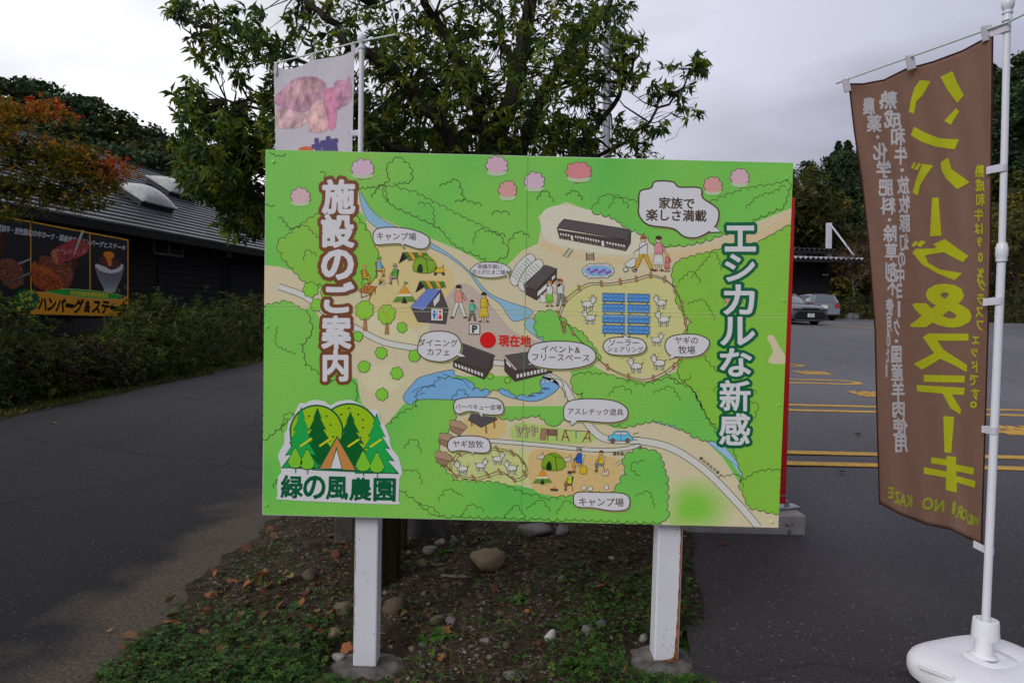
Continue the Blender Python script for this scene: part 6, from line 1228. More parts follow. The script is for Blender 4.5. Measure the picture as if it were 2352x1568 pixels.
# ---- the maple leaning in at the upper left
MY = 8.6; mbse = at(-260, 900, MY); mbse[2] = gz(mbse[0], MY)+.3
mpt = empty('maple_tree', mbse, 'maple turning orange and red, its branches reaching in over the roof from the left', 'tree')
m3 = lambda x, y, dy=0: at(x, y, MY+dy); mb = MB()
nodes = limbs(mb, [([mbse, m3(-240, 600), m3(-180, 470), m3(-90, 420)], .11, .06), ([m3(-90, 420), m3(0, 392), m3(40, 372), m3(110, 350), m3(190, 345)], .035, .006), ([m3(-90, 420), m3(0, 320), m3(35, 300), m3(80, 262), m3(120, 250)], .03, .005), ([m3(-90, 420), m3(-10, 420), m3(80, 430), m3(180, 430)], .03, .006), ([m3(40, 372), m3(55, 320), m3(60, 280)], .012, .004), ([m3(110, 350), m3(190, 380), m3(255, 400)], .014, .004), ([m3(-180, 470), m3(-60, 250), m3(0, 200)], .05, .02)], .04)
MT = []; MCx = []
for (cx, cy), rx, ry, n, pal in (((40, 262), 80, 20, 34, 'r'), ((105, 252), 38, 16, 26, 'R'), ((10, 300), 60, 26, 34, 'o'), ((60, 345), 90, 26, 56, 'g'), ((140, 352), 60, 22, 40, 'g'), ((130, 335), 60, 14, 12, 'o'), ((180, 372), 50, 26, 34, 'g'), ((205, 350), 35, 14, 9, 'o'), ((238, 376), 32, 17, 24, 'R'), ((225, 410), 38, 26, 36, 'm'), ((120, 410), 100, 30, 60, 'g'), ((30, 430), 60, 40, 40, 'g'), ((200, 455), 50, 26, 26, 'g'), ((130, 455), 70, 22, 30, 'g'), ((30, 485), 40, 22, 10, 'g'), ((-80, 380), 90, 140, 90, 'g'), ((-60, 250), 70, 60, 50, 'o'), ((255, 398), 20, 12, 10, 'R')):
    for _ in range(n): v = nrm(RNG.normal(size=(1, 2)))[0]*RNG.random()**.5; MT.append(m3(cx+v[0]*rx, cy+v[1]*ry, RNG.uniform(-.6, .6))); MCx.append(pal)
twigs(mb, nodes, MT, .012, 3); mb.build('trunk', [BARK], mpt, smooth=True)
PALS = {'r': [(.40, .11, .02), (.38, .19, .02), (.20, .19, .02)], 'R': [(.46, .045, .016), (.42, .12, .02), (.30, .17, .02)], 'o': [(.46, .20, .02), (.30, .21, .02), (.16, .17, .02)], 'g': [(.11, .125, .014), (.16, .15, .016), (.075, .10, .014), (.24, .17, .018)], 'm': [(.13, .15, .014), (.16, .16, .015), (.32, .16, .02)]}
Pa = []
for pal in 'rRogm':
    sel = np.array([t for t, c in zip(MT, MCx) if c == pal])
    Cn = (np.repeat(sel, 4, 0)+RNG.normal(size=(len(sel)*4, 3))*np.array([.12, .12, .035])); Pa.append(whorls(Cn, 6, .068, .024, PALS[pal], None, None, .1, 1.6, 1.4))
Pq, Dq, Uq, Lq, Wq, Cq = [np.concatenate([a[i] for a in Pa]) for i in range(6)]; Uq = nrm(Uq+np.array([0, 0, 1.5]))
vis = np.array([pxl(p) for p in Pq]); score = np.where((vis[:, 0] > 2) & (vis[:, 0] < 300), -Pq[:, 1], -99); idx = np.argsort(-score)[:300]; rest = np.setdiff1d(np.arange(len(Pq)), idx); ob = wl(mpt)
o = link('foliage', leaf_mesh('foliage', Pq[rest]-ob, Dq[rest], Uq[rest], Lq[rest], Wq[rest]*1.15, Cq[rest], LEAFM), mpt); o['kind'] = 'stuff'
leaf_parts(mpt, idx, Pq, Dq, Uq, Lq, Wq*1.15, Cq, LEAFM, ob)
# ---- shrubs along the lane
def shrub(name, base, rx, ry, h, n, ln, wd, pal, label, cat='shrub', nl=6, parts=0, flat=.0, dry=0, wts=None):
    base = (min(base[0], EL(base[1])-(.14 if base[1] > 10.4 else .30)-rx*.82) if cat == 'shrub' else base[0]-.28, base[1], base[2]+.05); e = empty(name, base, label, cat); mb = MB(); b = np.array(base, float); T_ = []; Ax = []
    for _ in range(n):
        th = RNG.uniform(0, 2*math.pi); ph = math.acos(RNG.uniform(-.15, 1)); r = RNG.uniform(.55, 1.0)**.6*(1+.10*math.sin(3*th+b[0]*5)*math.sin(4*ph)+.08*math.sin(7*th+b[1]))
        d = np.array([math.sin(ph)*math.cos(th), math.sin(ph)*math.sin(th), math.cos(ph)]); T_.append(b+d*r*np.array([rx, ry, h])+np.array([0, 0, .03])); Ax.append(d)
    for k in range(46):
        t = T_[RNG.integers(len(T_))]; m_ = (b+t)/2+RNG.normal(size=3)*.08; mb.tube([b+RNG.normal(size=3)*np.array([rx*.22, ry*.22, 0]), m_, t], [.008, .006, .003], 4, cap=False)
    mb.build('stems', [TWIG], e)
    T_ = np.array(T_); Pq, Dq, Uq, Lq, Wq, Cq = whorls(T_, nl, ln, wd, pal, wts, np.array(Ax), .05, .5, 1.0)
    if dry:
        k = RNG.random(len(Cq)) < dry; Cq[k] = np.array([.16, .075, .03])*RNG.uniform(.5, 1.4, (k.sum(), 1))
    o = link('foliage', leaf_mesh('foliage', Pq-b, Dq, Uq, Lq, Wq, Cq, LEAFM), e); o['kind'] = 'stuff'; return e
HY = [(.050, .085, .012), (.075, .105, .015), (.032, .052, .010), (.11, .13, .018)]
def vb(x, y, Y): p = at(x, y, Y); return (p[0], p[1], verge_z(p[0], p[1])-.02)
SH = [((520, 790), 13.2, 1.05, .95, 1.50, 1500, 'full hydrangea shrub against the black wall, nearest the left edge of the map board', HY, .05),
 ((435, 800), 12.4, .90, .8, 1.0, 1000, 'leafy dark shrub left of the tall hydrangea below the small window', HY, .06),
 ((350, 810), 11.4, .80, .8, .78, 850, 'leafy dark shrub in front of the right end of the menu sign', HY, .08),
 ((255, 830), 10.6, .8, .7, .70, 800, 'sparse brownish shrub under the middle of the menu sign', [(.03, .035, .012), (.06, .05, .02), (.02, .026, .010)], .16),
 ((590, 830), 14.8, .9, .8, 1.35, 800, 'hydrangea half hidden by the left edge of the map board', HY, .05),
 ((470, 850), 11.4, .62, .5, .60, 520, 'low shrub at the lane edge in front of the tall hydrangea', HY, .10),
 ((390, 865), 10.3, .60, .5, .55, 480, 'low shrub at the lane edge below the middle shrubs', HY, .10),
 ((523, 800), 16.8, 1.05, 1.1, 1.55, 1100, 'tall hydrangea at the far end of the hedge below the vent hood', HY, .05),
 ((588, 800), 19.2, 1.1, 1.2, 1.6, 900, 'farthest hydrangea, meeting the left edge of the map board', HY, .05),
 ((165, 850), 9.5, .7, .65, .66, 620, 'small reddish brown shrub beside the bright green one at the left', [(.05, .035, .015), (.035, .04, .012)], .25),
 ((50, 880), 8.1, .75, .65, 1.12, 950, 'yellow green leafy shrub at the left edge of the view', [(.045, .085, .012), (.075, .10, .015), (.03, .06, .012)], .06),
 ((-40, 860), 9.0, 1.0, .8, 1.4, 900, 'dark shrub cut by the left edge behind the yellow green one', HY, .06),
 ((300, 895), 9.3, .55, .45, .42, 380, 'low leafy weeds and shrub near the lane under the menu sign', HY, .10),
 ((210, 930), 8.4, .50, .4, .34, 330, 'low round-leaved plant patch at the lane edge towards the left', [(.03, .06, .015), (.04, .07, .02)], .06)]
for (x, y), Y, rx, ry, h, n, lab, pal, dry in SH: shrub('shrub', vb(x, y, Y), rx, ry, h, n, .085, .036, pal, lab, dry=dry*.5)
# ============================================================ FAR SIDE: HILLSIDE WOODS, SHED, CARS, POLE
def crown_mesh(name, kind, seed, ntuft=700):
    r = np.random.default_rng(seed); Pp = []; H = 1.0
    if kind == 'pine':
        for k in range(11):
            z = .34+.62*k/10; rad = (.26*(1-((z-.45)/.6)**2)**.5 if z > .45 else .26)*r.uniform(.55, 1.15)
            for j in range(r.integers(3, 6)):
                a = r.uniform(0, 6.28); c = np.array([math.cos(a)*rad*.7, math.sin(a)*rad*.7, z]); m = ntuft//48
                Pp.append(c+r.normal(size=(m, 3))*np.array([.075, .075, .016]))
    elif kind == 'cedar':
        n = ntuft; z = r.uniform(.12, 1, n); rad = .20*(1-z)**.75*(1+.25*np.sin(z*55))+.01; a = r.uniform(0, 6.28, n); q = r.uniform(.5, 1, n)
        Pp.append(np.stack([np.cos(a)*rad*q, np.sin(a)*rad*q, z], 1))
    else:
        for k in range(15):
            a = r.uniform(0, 6.28); rr = r.uniform(0, .26); c = np.array([math.cos(a)*rr, math.sin(a)*rr, r.uniform(.42, .86)-rr*.4]); m = ntuft//15
            d = r.normal(size=(m, 3)); d /= np.linalg.norm(d, axis=1)[:, None]; Pp.append(c+d*r.uniform(.07, .13)*r.uniform(.6, 1, (m, 1)))
    Pp = np.concatenate(Pp); n = len(Pp)
    D = r.normal(size=(n, 3)); D[:, 2] *= .5; U = r.normal(size=(n, 3)); U[:, 2] += 1.2
    L_ = r.uniform(.04, .085, n)*(1.0 if kind != 'broad' else .9); cc = np.clip(1+.28*r.normal(size=(n, 1)), .35, 1.9)*np.ones((1, 3))
    if kind == 'bare': L_ *= .8
    V, Fc = leaves(Pp, D, U, L_, L_*.75, .1, .2); return V, Fc, np.repeat(cc, 5, 0)
def far_leaf(name, c): return mat(name, c, tuple(1.35*x for x in c), 3, 0.75, attr=True, spec=0.1, trans=.15)
FM = {'pine': [far_leaf('pine_needles', (.045, .072, .032)), far_leaf('pine_needles_olive', (.075, .088, .028))], 'cedar': [far_leaf('cedar_needles', (.040, .070, .034)), far_leaf('cedar_needles_pale', (.045, .070, .030))],
      'broad': [far_leaf('autumn_green', (.070, .085, .020)), far_leaf('autumn_olive', (.13, .115, .025)), far_leaf('autumn_yellow', (.18, .14, .025)), far_leaf('autumn_brown', (.085, .065, .042)), far_leaf('autumn_russet', (.13, .06, .028))]}
PROTO = []
for kind, ms in FM.items():
    for s_, m in enumerate(ms):
        V, Fc, cc = crown_mesh(kind, kind, 31+s_*7+len(kind), 1500); PROTO.append((kind, s_, tri_mesh('crown', V, Fc, [m], col=cc)))
tm = MB(); tm.tube([(0, 0, 0), (.012, .006, .4), (.0, .01, .8), (.005, 0, .95)], [.016, .013, .008, .003], 6)
for k in range(9): a = k*2.4; z = .4+.05*k; tm.tube([(0, 0, z), (.13*math.cos(a)*(1-.06*k), .13*math.sin(a)*(1-.06*k), z+.05)], [.005, .002], 4)
to = tm.build('trunk', [BARK]); trunk_me = to.data; bpy.data.objects.remove(to)
LAB = {'pine': ('pine_tree', 'pine'), 'cedar': ('cedar_tree', 'cedar'), 'broad': ('hillside_tree', 'tree')}
def plant(kind, si, x, y, h, label, group, w=1.0, seed=0):
    me = [m for k, s_, m in PROTO if k == kind and s_ == si][0]; nm, cat = LAB[kind]; z = gzz(x, y)-.1
    e = bpy.data.objects.new(nm, None); COL.objects.link(e); e.location = (x, y, z); e.rotation_euler = (0, 0, seed*1.7); e.scale = (h*w, h*w, h); e.empty_display_size = .1; tag(e, label, cat, group)
    for n_, m_ in (('trunk', trunk_me), ('crown', me)):
        o = bpy.data.objects.new(n_, m_); COL.objects.link(o); o.parent = e
        if n_ == 'crown': o['kind'] = 'stuff'
r6 = random.Random(21); n_ = 0
def lab(kind, si, where):
    q = {('pine', 0): 'dark green pine', ('pine', 1): 'olive tinged pine', ('cedar', 0): 'dark conical cedar', ('cedar', 1): 'paler conical cedar', ('broad', 0): 'dull green broad-leaved tree', ('broad', 1): 'olive yellow autumn tree', ('broad', 2): 'yellowing autumn tree', ('broad', 3): 'brown half bare autumn tree', ('broad', 4): 'russet autumn tree'}[(kind, si)]
    return '%s %s' % (q, where)
def zone(p, row, nr, names):
    return ('low on the hill ', 'halfway up the hill ', 'high on the hill ', 'on the ridge ')[min(3, row*4//nr)]+names[int(max(0, min(4, p[0]/128)))]
for row, y in enumerate(np.arange(72, 128, 6.2)):
    xl = -0.80*y; x = xl
    while x < -0.30*y-2:
        xx = x+r6.uniform(-1.5, 1.5); yy = y+r6.uniform(-2, 2)
        kind, si = r6.choice([('pine', 0)]*5+[('pine', 1)]*2+[('cedar', 0)]*2+[('broad', 0)]+[('broad', 1)]*(1 if row < 3 else 2)); h = r6.uniform(8, 11)*(1.0 if kind != 'broad' else .8)
        p = pxl((xx, yy, gzz(xx, yy)+h))
        if -60 < p[0] < 640: plant(kind, si, xx, yy, h, lab(kind, si, zone(p, row, 10, ('over the maple', 'between maple and skylights', 'above the skylights', 'behind the left side of the evergreen tree', 'far behind the meat banner'))), 'trees on the hillside behind the black building', r6.uniform(1.0, 1.35), r6.random()*6); n_ += 1
        x += 3.6+.012*y+r6.uniform(-.8, 1.0)
for row, y in enumerate(list(np.arange(52, 150, 7))+list(np.arange(152, 250, 12))):
    x = 0.40*y-1.5
    while x < 0.80*y:
        xx = x+r6.uniform(-1.5, 1.5); yy = y+r6.uniform(-2, 2); hi = gzz(xx, yy) > 17
        kind, si = r6.choice([('broad', 3)]*4+[('broad', 1)]*2+[('broad', 0)]*2+[('cedar', 0)]+[('broad', 2)]) if not hi else r6.choice([('pine', 0)]*3+[('cedar', 0)]*2+[('cedar', 1)]+[('broad', 1)]*2+[('broad', 0)])
        if row < 2: kind, si = r6.choice([('broad', 0), ('broad', 1), ('broad', 3), ('broad', 2), ('cedar', 0)])
        h = r6.uniform(6.5, 9.5)*(1.15 if kind != 'broad' else .9)
        p = pxl((xx, yy, gzz(xx, yy)+h))
        if 1780 < p[0] < 2420: plant(kind, si, xx, yy, h, lab(kind, si, zone((p[0]-1780, p[1]), row, 20, ('behind the shed', 'between shed and brown banner', 'behind the brown banner', 'right of the banner pole', 'at the right edge'))), 'trees on the hillside beyond the parking lot', r6.uniform(1.0, 1.4), r6.random()*6); n_ += 1
        x += 3.8+.015*y+r6.uniform(-.8, 1.2)
print('hill trees', n_)
# nearer trees beyond the lot, each with its own leaves
def near_tree(name, base, h, rx, n, ln, pal, label, bare=0.0, limb=7, low=.35, pt=None):
    b = np.array(base, float); e = empty(name, b, label, 'tree'); mb = MB(); nodes = []
    paths_ = [([b, b+np.array([.05*h*.3, 0, h*.35]), b+np.array([-.04*h, .02*h, h*.7]), b+np.array([0, 0, h*.93])], .020*h, .004*h)]
    for k in range(limb):
        a = k*2.4+h; z0 = h*(low+.45*k/limb); r_ = rx*(1-.4*k/limb)*.8; paths_.append(([b+np.array([0, 0, z0]), b+np.array([math.cos(a)*r_*.5, math.sin(a)*r_*.5, z0+h*.10]), b+np.array([math.cos(a)*r_, math.sin(a)*r_, z0+h*.2])], .009*h, .0025*h))
    nodes = limbs(mb, paths_, .06); T_ = []
    for _ in range(n):
        q = nodes[RNG.integers(len(nodes))][0]
        v = nrm(RNG.normal(size=(1, 3)))[0]*RNG.random()**.4; p = b+np.array([v[0]*rx, v[1]*rx, h*(low+.12)+(h*(1-low)*.5)*(1+v[2])*.93]); k = 1+.12*math.sin(p[0]*3)*math.sin(p[2]*2.5); T_.append(b+(p-b)*np.array([k, k, 1]))
    T_ = np.array(T_); twigs(mb, nodes, T_[RNG.random(len(T_)) < (.3 if not bare else .8)][:260], .02*h*.1, 3, .1); mb.build('trunk', [BARK if not bare else TWIG], e, smooth=True)
    Pq, Dq, Uq, Lq, Wq, Cq = whorls(T_, 5, ln, ln*.5, pal, None, nrm(T_-(b+np.array([0, 0, h*.5]))), .2, .3, 1.0)
    if bare: k = RNG.random(len(Pq)) > bare; Pq, Dq, Uq, Lq, Wq, Cq = [q[k] for q in (Pq, Dq, Uq, Lq, Wq, Cq)]
    o = link('foliage', leaf_mesh('foliage', Pq-b, Dq, Uq, Lq, Wq, Cq, LEAFM), e); o['kind'] = 'stuff'; return e
def gg(x, y, Y): p = at(x, y, Y); return (p[0], Y, gzz(p[0], Y)-.05)
OL = [(.05, .065, .014), (.08, .085, .018), (.032, .045, .014), (.11, .10, .02)]
near_tree('broadleaf_tree', gg(1806, 720, 53), 10.0, 4.2, 2400, .36, OL, 'tall dark green tree rising directly right of the map board behind the shed', limb=10)
near_tree('broadleaf_tree', gg(1905, 720, 58), 7.6, 3.2, 1200, .38, OL, 'rounded olive tree behind the white steel brace of the shed')
near_tree('maple_tree', gg(1957, 735, 43), 4.6, 2.1, 620, .13, [(.13, .035, .016), (.09, .04, .02), (.16, .055, .02)], 'bare-limbed small maple with thin rusty red leaves above a dark rock', bare=.45, limb=9, low=.38)
near_tree('broadleaf_tree', gg(2015, 735, 47), 6.5, 2.5, 700, .22, [(.045, .05, .018), (.07, .06, .022), (.03, .035, .014)], 'dull green tree right of the rusty red maple', limb=8)
near_tree('broadleaf_tree', gg(2330, 735, 44), 7.4, 3.0, 900, .24, [(.10, .10, .02), (.07, .08, .02), (.14, .12, .02)], 'yellow green tree right of the near banner pole', limb=8)
near_tree('broadleaf_tree', gg(2292, 735, 48), 5.2, 2.2, 380, .20, [(.10, .035, .02), (.06, .04, .02)], 'reddish tree behind the banner pole', bare=.4, limb=8)
near_tree('broadleaf_tree', gg(1330, 720, 15.5), 2.3+1.9, 1.2, 520, .09, [(.13, .14, .02), (.08, .10, .02), (.19, .17, .025)], 'yellow green young tree showing through the branches above the map board', limb=9)
near_tree('broadleaf_tree', gg(1250, 720, 17), 4.3, 1.5, 420, .10, [(.15, .09, .025), (.09, .09, .02)], 'browning young tree behind the large evergreen', limb=9)
GB = [(.075, .085, .018), (.11, .11, .02), (.05, .06, .016)]
for i, (x, Y, rx, h) in enumerate(((1925, 41.6, .9, 1.0), (1990, 41.3, 1.1, .95), (1960, 42.5, 1.2, 1.5), (1905, 42.5, .8, 1.3), (2030, 41.6, 1.0, 1.1), (2290, 41.5, 1.1, .9), (2340, 41.6, 1.3, 1.3), (2385, 41.5, 1.2, 1.1), (2310, 42.8, 1.4, 2.0))):
    b_ = gg(x, 735, Y); b_ = (b_[0]+.28, b_[1], b_[2]-.03)
    shrub('roadside_bush', b_, rx, .8, h, 260, .17, .06, GB, ['yellow green bush right of the silver wagon', 'low yellow green bush right of the dark rock', 'taller bush behind the dark rock', 'bush at the wagon\'s right rear corner', 'low bush left of the banner edge', 'low bush just left of the banner pole', 'bright yellow green bush at the right edge', 'bush cut by the right edge of the view', 'tall bush behind the bright one at the right'][i], 'bush', nl=5)
# the dark rock
def rock(name, c, sx, sy, sz, seed, m, label=None, cat=None, group=None, rz=0, rough=.22, sub=3):
    bm = bmesh.new(); bmesh.ops.create_icosphere(bm, subdivisions=sub, radius=1); r = random.Random(seed); ph = [r.uniform(0, 6) for _ in range(9)]
    pl_ = [(Vector((r.gauss(0, 1), r.gauss(0, 1), r.gauss(0, 1)+.3)).normalized(), r.uniform(.55, .9)) for _ in range(7)]
    for v in bm.verts:
        n = v.co.normalized(); k = 1+rough*(.5*math.sin(3*n.x+ph[0])*math.sin(3*n.y+ph[1])+.35*math.sin(5*n.z+ph[2]+2*n.x)+.2*math.sin(9*n.x+ph[3])*math.sin(8*n.y+ph[4]))
        for q, d in pl_:
            dd = n.dot(q)*k
            if dd > d: k *= d/dd*.7+.3
        v.co = Vector((n.x*k*sx, n.y*k*sy, n.z*k*sz)); v.co.rotate(Matrix.Rotation(rz, 3, 'Z'))
    me = bpy.data.meshes.new(name); bm.to_mesh(me); bm.free(); me.materials.append(m); me.polygons.foreach_set('use_smooth', [sub > 2]*len(me.polygons))
    o = link(name, me, None, c); return tag(o, label, cat, group)
DROCK = mat('dark_lichened_rock', (.03, .03, .032), (.16, .16, .165), 3, .9, bump=.02, bscale=8, detail=9, contrast=1.3)
p = gg(1956, 738, 40.9); rock('rock', (p[0], p[1], p[2]+.12), .48, .4, .36, 4, DROCK, 'dark grey boulder at the far edge of the parking lot under the red maple', 'rock')
# black shed with ribbed canopies and a braced steel mast
sh = empty('storage_shed', gg(1850, 735, 44), 'flat black shed with ribbed metal canopies at the back of the parking lot', 'shed')
q = lambda x, y, Y=44: at(x, y, Y); zt = q(1850, 596)[2]; zb_ = gzz(19, 44)-.2
MB().box(q(1740, 600)[0], q(1908, 600)[0], 44, 48, zb_, zt).build('wall', [BLK], sh)
for k in range(9): x_ = q(1740, 600)[0]+(q(1908, 600)[0]-q(1740, 600)[0])*k/9; MB().box(x_+.02, x_+(q(1908, 600)[0]-q(1740, 600)[0])/9-.02, 43.96, 43.995, zb_, zt-.05).build('wall_panel', [BLK], sh)
CANM = mat('ribbed_canopy_metal', (.035, .035, .042), (.06, .06, .065), 3, .5, metal=.3); PALEM = mat('pale_translucent_sheet', (.45, .47, .52), (.55, .57, .62), 2, .5)
for (xa, xb, yy, Ya, Yb, tag_) in ((1740, 1985, 592, 42.2, 44.6, 0), (1740, 1922, 571, 43.0, 44.8, 1)):
    x0, x1, z = q(xa, yy, Ya)[0], q(xb, yy, Ya)[0], q(xb, yy, Ya)[2]; n = int((x1-x0)/.30)
    for k in range(n):
        a = x0+(x1-x0)*k/n; w = (x1-x0)/n
        MB().add([(a, Ya, z), (a+w*.5, Ya, z-.16), (a+w, Ya, z), (a+w*.5, Ya, z+.01), (a, Yb, z+.1), (a+w*.5, Yb, z-.06), (a+w, Yb, z+.1), (a+w*.5, Yb, z+.11)], [(0, 1, 2, 3), (4, 7, 6, 5), (0, 4, 5, 1), (1, 5, 6, 2), (2, 6, 7, 3), (3, 7, 4, 0)]).build('canopy_rib', [PALEM if not tag_ else CANM], sh)
    MB().box(x0, x1, Ya-.03, Ya+.08, z-.34, z-.165).build('canopy_beam', [BLK], sh); MB().box(x0, x1, Ya+.1, Yb, z-.22, z-.17).build('canopy_deck', [CANM], sh)
WST = mat('white_steel', (.50, .51, .56), (.60, .61, .66), 3, .5)
MB().bar(q(1903, 590, 43.8), q(1904, 512, 43.8), .30, .20).build('mast', [WST], sh); MB().bar(q(1908, 516, 43.7), q(1961, 586, 43.0), .10, .10).build('brace', [WST], sh)
MB().bar(q(1700, 720, 43), q(1700, 600, 43), .12, .12).build('post', [BLK], sh)
for x in (1891, 1899): MB().box(q(x, 630)[0]-.06, q(x, 630)[0]+.06, 43.9, 43.96, q(x, 631)[2]-.05, q(x, 631)[2]+.05).build('socket_box', [WST], sh)
# utility pole seen through the branches
pc = at(1395, 300, 27); pe = empty('utility_pole', (pc[0], 27, gz(pc[0], 27)), 'grey concrete utility pole behind the right part of the evergreen tree', 'utility pole')
PCM = mat('pole_concrete', (.30, .30, .33), (.40, .40, .43), 3, .8); mb = MB(); mb.tube([(pc[0]+.1, 27, gz(pc[0], 27)), (pc[0]+.02, 27, 6), at(1396, 60, 27), at(1397, -40, 27)], [.19, .165, .135, .125], 14); mb.build('pole', [PCM], pe, smooth=True)
MB().bar(at(1384, 345, 26.82), at(1386, 80, 26.82), .05, .05).build('conduit', [WST], pe); MB().bar(at(1407, 345, 26.85), at(1404, 262, 26.85), .04, .04).build('cable_guard', [BLK], pe)
MB().lathe(at(1424, 100, 26.8), [(.22, -.32), (.26, -.28), (.26, .28), (.2, .34)], 14).build('transformer', [PCM], pe, smooth=True); MB().bar(at(1380, 128, 26.8), at(1440, 128, 26.8), .08, .08).build('crossarm', [WST], pe)
MB().tube([at(1908, 418, 60), at(2000, 441, 70)], .02, 4).build('power_cable', [BLK], loc=at(1950, 430, 65)); o = bpy.data.objects['power_cable']; tag(o, 'thin power cable between the tall tree and the right hillside', 'cable')
# ---------------- cars
GLASS = mat('car_glass', (.10, .125, .14), (.16, .19, .21), 1.2, .08, spec=.8, coat=.5); TYRE = mat('tyre_rubber', (.012, .012, .013), rough=.85); RIM = mat('alloy_rim', (.35, .35, .37), rough=.35, metal=.8)
BLACKP = mat('black_gloss_plastic', (.008, .008, .010), rough=.25); UNDER = mat('underbody', (.006, .006, .006), rough=.9); REDL = mat('red_lamp_lens', (.28, .01, .012), (.40, .02, .02), 8, .15, spec=.6)
def loft(mb, rings, mi=0, cap=True):
    n = len(rings[0]); vs = [v for r_ in rings for v in r_]; fs = []
    for i in range(len(rings)-1):
        for k in range(n): fs.append((i*n+k, i*n+(k+1) % n, (i+1)*n+(k+1) % n, (i+1)*n+k))
    if cap: fs.append(tuple(range(n))[::-1]); fs.append(tuple((len(rings)-1)*n+k for k in range(n)))
    mb.add(vs, fs, mi)
def car(name, loc, yaw, Lc, Wc, Hc, st, gh, paint, label, kind):
    """front towards -y. st: stations (y, z bottom, z side, z top, half width); gh: glasshouse stations (y, z0, z1, w0, w1)"""
    e = bpy.data.objects.new(name, None); COL.objects.link(e); tag(e, label, 'car'); E0 = None
    def ring(y, zb, zs, zt, w): 
        R = [(w*.90, zb), (w*.99, zb+.10), (w, (zb+zs)/2), (w*.985, zs-.06), (w*.93, zs), (w*.72, zt-.015), (w*.4, zt)]
        return [(x, y, z) for x, z in R]+[(-x, y, z) for x, z in R[::-1]]
    mb = MB(); loft(mb, [ring(*s_) for s_ in st]); b = mb.build('body', [paint], None, smooth=True); b.parent = e
    def gring(y, z0, z1, w0, w1): R = [(w0, z0), (w0*.55+w1*.45, z0*.45+z1*.55), (w1, z1-.05), (w1*.86, z1-.004)]; return [(x, y, z) for x, z in R]+[(-x, y, z) for x, z in R[::-1]]
    mb = MB(); loft(mb, [gring(*s_) for s_ in gh]); g_ = mb.build('glasshouse', [GLASS], None, smooth=True); g_.parent = e
    mb = MB(); rf = [s_ for s_ in gh if s_[2] > gh[len(gh)//2][2]-.16]
    vs = []; 
    for (y, z0, z1, w0, w1) in rf: vs.append([(w1*1.02, y, z1-.07), (w1*1.0, y, z1-.02), (w1*.6, y, z1+.022), (0, y, z1+.03), (-w1*.6, y, z1+.022), (-w1*1.0, y, z1-.02), (-w1*1.02, y, z1-.07), (0, y, z1-.02)])
    loft(mb, vs); r_ = mb.build('roof', [paint], None, smooth=True); r_.parent = e
    for sx in (-1, 1):
        for i in range(len(gh)-1):
            if i in (0, len(gh)//2-1, len(gh)-2) or gh[i][2] < rf[0][2]-.01:
                pass
        f0, f1 = gh[0], [s_ for s_ in gh if s_[2] >= rf[0][2]][0]; l0, l1 = gh[-1], rf[-1]
        for nm_, A_, B_ in (('pillar', (sx*f0[3]*.97, f0[0], f0[1]), (sx*f1[4], f1[0], f1[2]-.04)), ('pillar', (sx*l0[3]*.98, l0[0], l0[1]), (sx*l1[4], l1[0], l1[2]-.04)), ('pillar', (sx*gh[2][3]*1.0, (f0[0]+l0[0])/2+.1, gh[2][1]), (sx*gh[2][4]*1.02, (f0[0]+l0[0])/2+.15, gh[2][2]-.04))):
            o = MB().bar(A_, B_, .07, .09, up=(0, 1, 0)).build(nm_, [paint], None); o.parent = e
        for yy in (-Lc*.31, Lc*.29):
            R = .335; w = MB().lathe((0, 0, 0), [(.0, -.10), (R*.93, -.10), (R, -.07), (R, .07), (R*.93, .10), (0, .10)], 24, M=Matrix.Translation((sx*(Wc/2-.125), yy, R)) @ Matrix.Rotation(math.pi/2, 4, 'Y')).build('wheel', [TYRE], None, smooth=True); w.parent = e
            o = MB().lathe((0, 0, 0), [(0, -.012), (R*.66, -.012), (R*.66, .012), (0, .018)], 16, M=Matrix.Translation((sx*(Wc/2-.018), yy, R)) @ Matrix.Rotation(sx*math.pi/2, 4, 'Y')).build('rim', [RIM], None); o.parent = w
        m_ = MB().lathe((0, 0, 0), [(.02, -.09), (.06, -.07), (.07, .05), (.03, .10)], 10, M=Matrix.Translation((sx*(Wc/2+.07), gh[1][0]-.05, gh[0][1]+.06)) @ Matrix.Rotation(math.pi/2, 4, 'Y')).build('wing_mirror', [paint if kind != 'A' else BLACKP], None, smooth=True); m_.parent = e
    o = MB().box(-Wc*.44, Wc*.44, -Lc*.44, Lc*.44, .16, .45).build('underbody', [UNDER], None); o.parent = e
    def plate(nm, y, pts, m, th=.012):
        n = len(pts); s_ = -1 if y < 0 else 1; vs = [(x, y, z) for x, z in pts]+[(x, y+s_*th, z) for x, z in pts]
        fs = [tuple(range(n)), tuple(range(n, 2*n))[::-1]]+[(k, (k+1) % n, n+(k+1) % n, n+k) for k in range(n)]; o = MB().add(vs, fs).build(nm, [m] if not isinstance(m, list) else m, None); o.parent = e; return o
    fy = st[0][0]
    if kind == 'A':
        plate('light_bar', fy-.012, [(-.88, .78), (-.5, .765), (0, .76), (.5, .765), (.88, .78), (.86, .70), (.5, .68), (0, .675), (-.5, .68), (-.86, .70)], BLACKP, .03)
        plate('headlight', fy-.04, [(-.86, .765), (-.45, .75), (-.45, .735), (-.86, .745)], mat('lamp_clear', (.6, .62, .66), rough=.1), .01); plate('headlight', fy-.04, [(.86, .765), (.45, .75), (.45, .735), (.86, .745)], MATS['lamp_clear'], .01)
        plate('grille', fy-.012, [(-.62, .62), (.62, .62), (.78, .46), (.74, .30), (.60, .24), (-.60, .24), (-.74, .30), (-.78, .46)], BLACKP, .03)
        npn = plate('number_plate', fy-.05, [(-.165, .36), (.165, .36), (.165, .525), (-.165, .525)], mat('plate_white', (.72, .73, .75), rough=.4), .01)
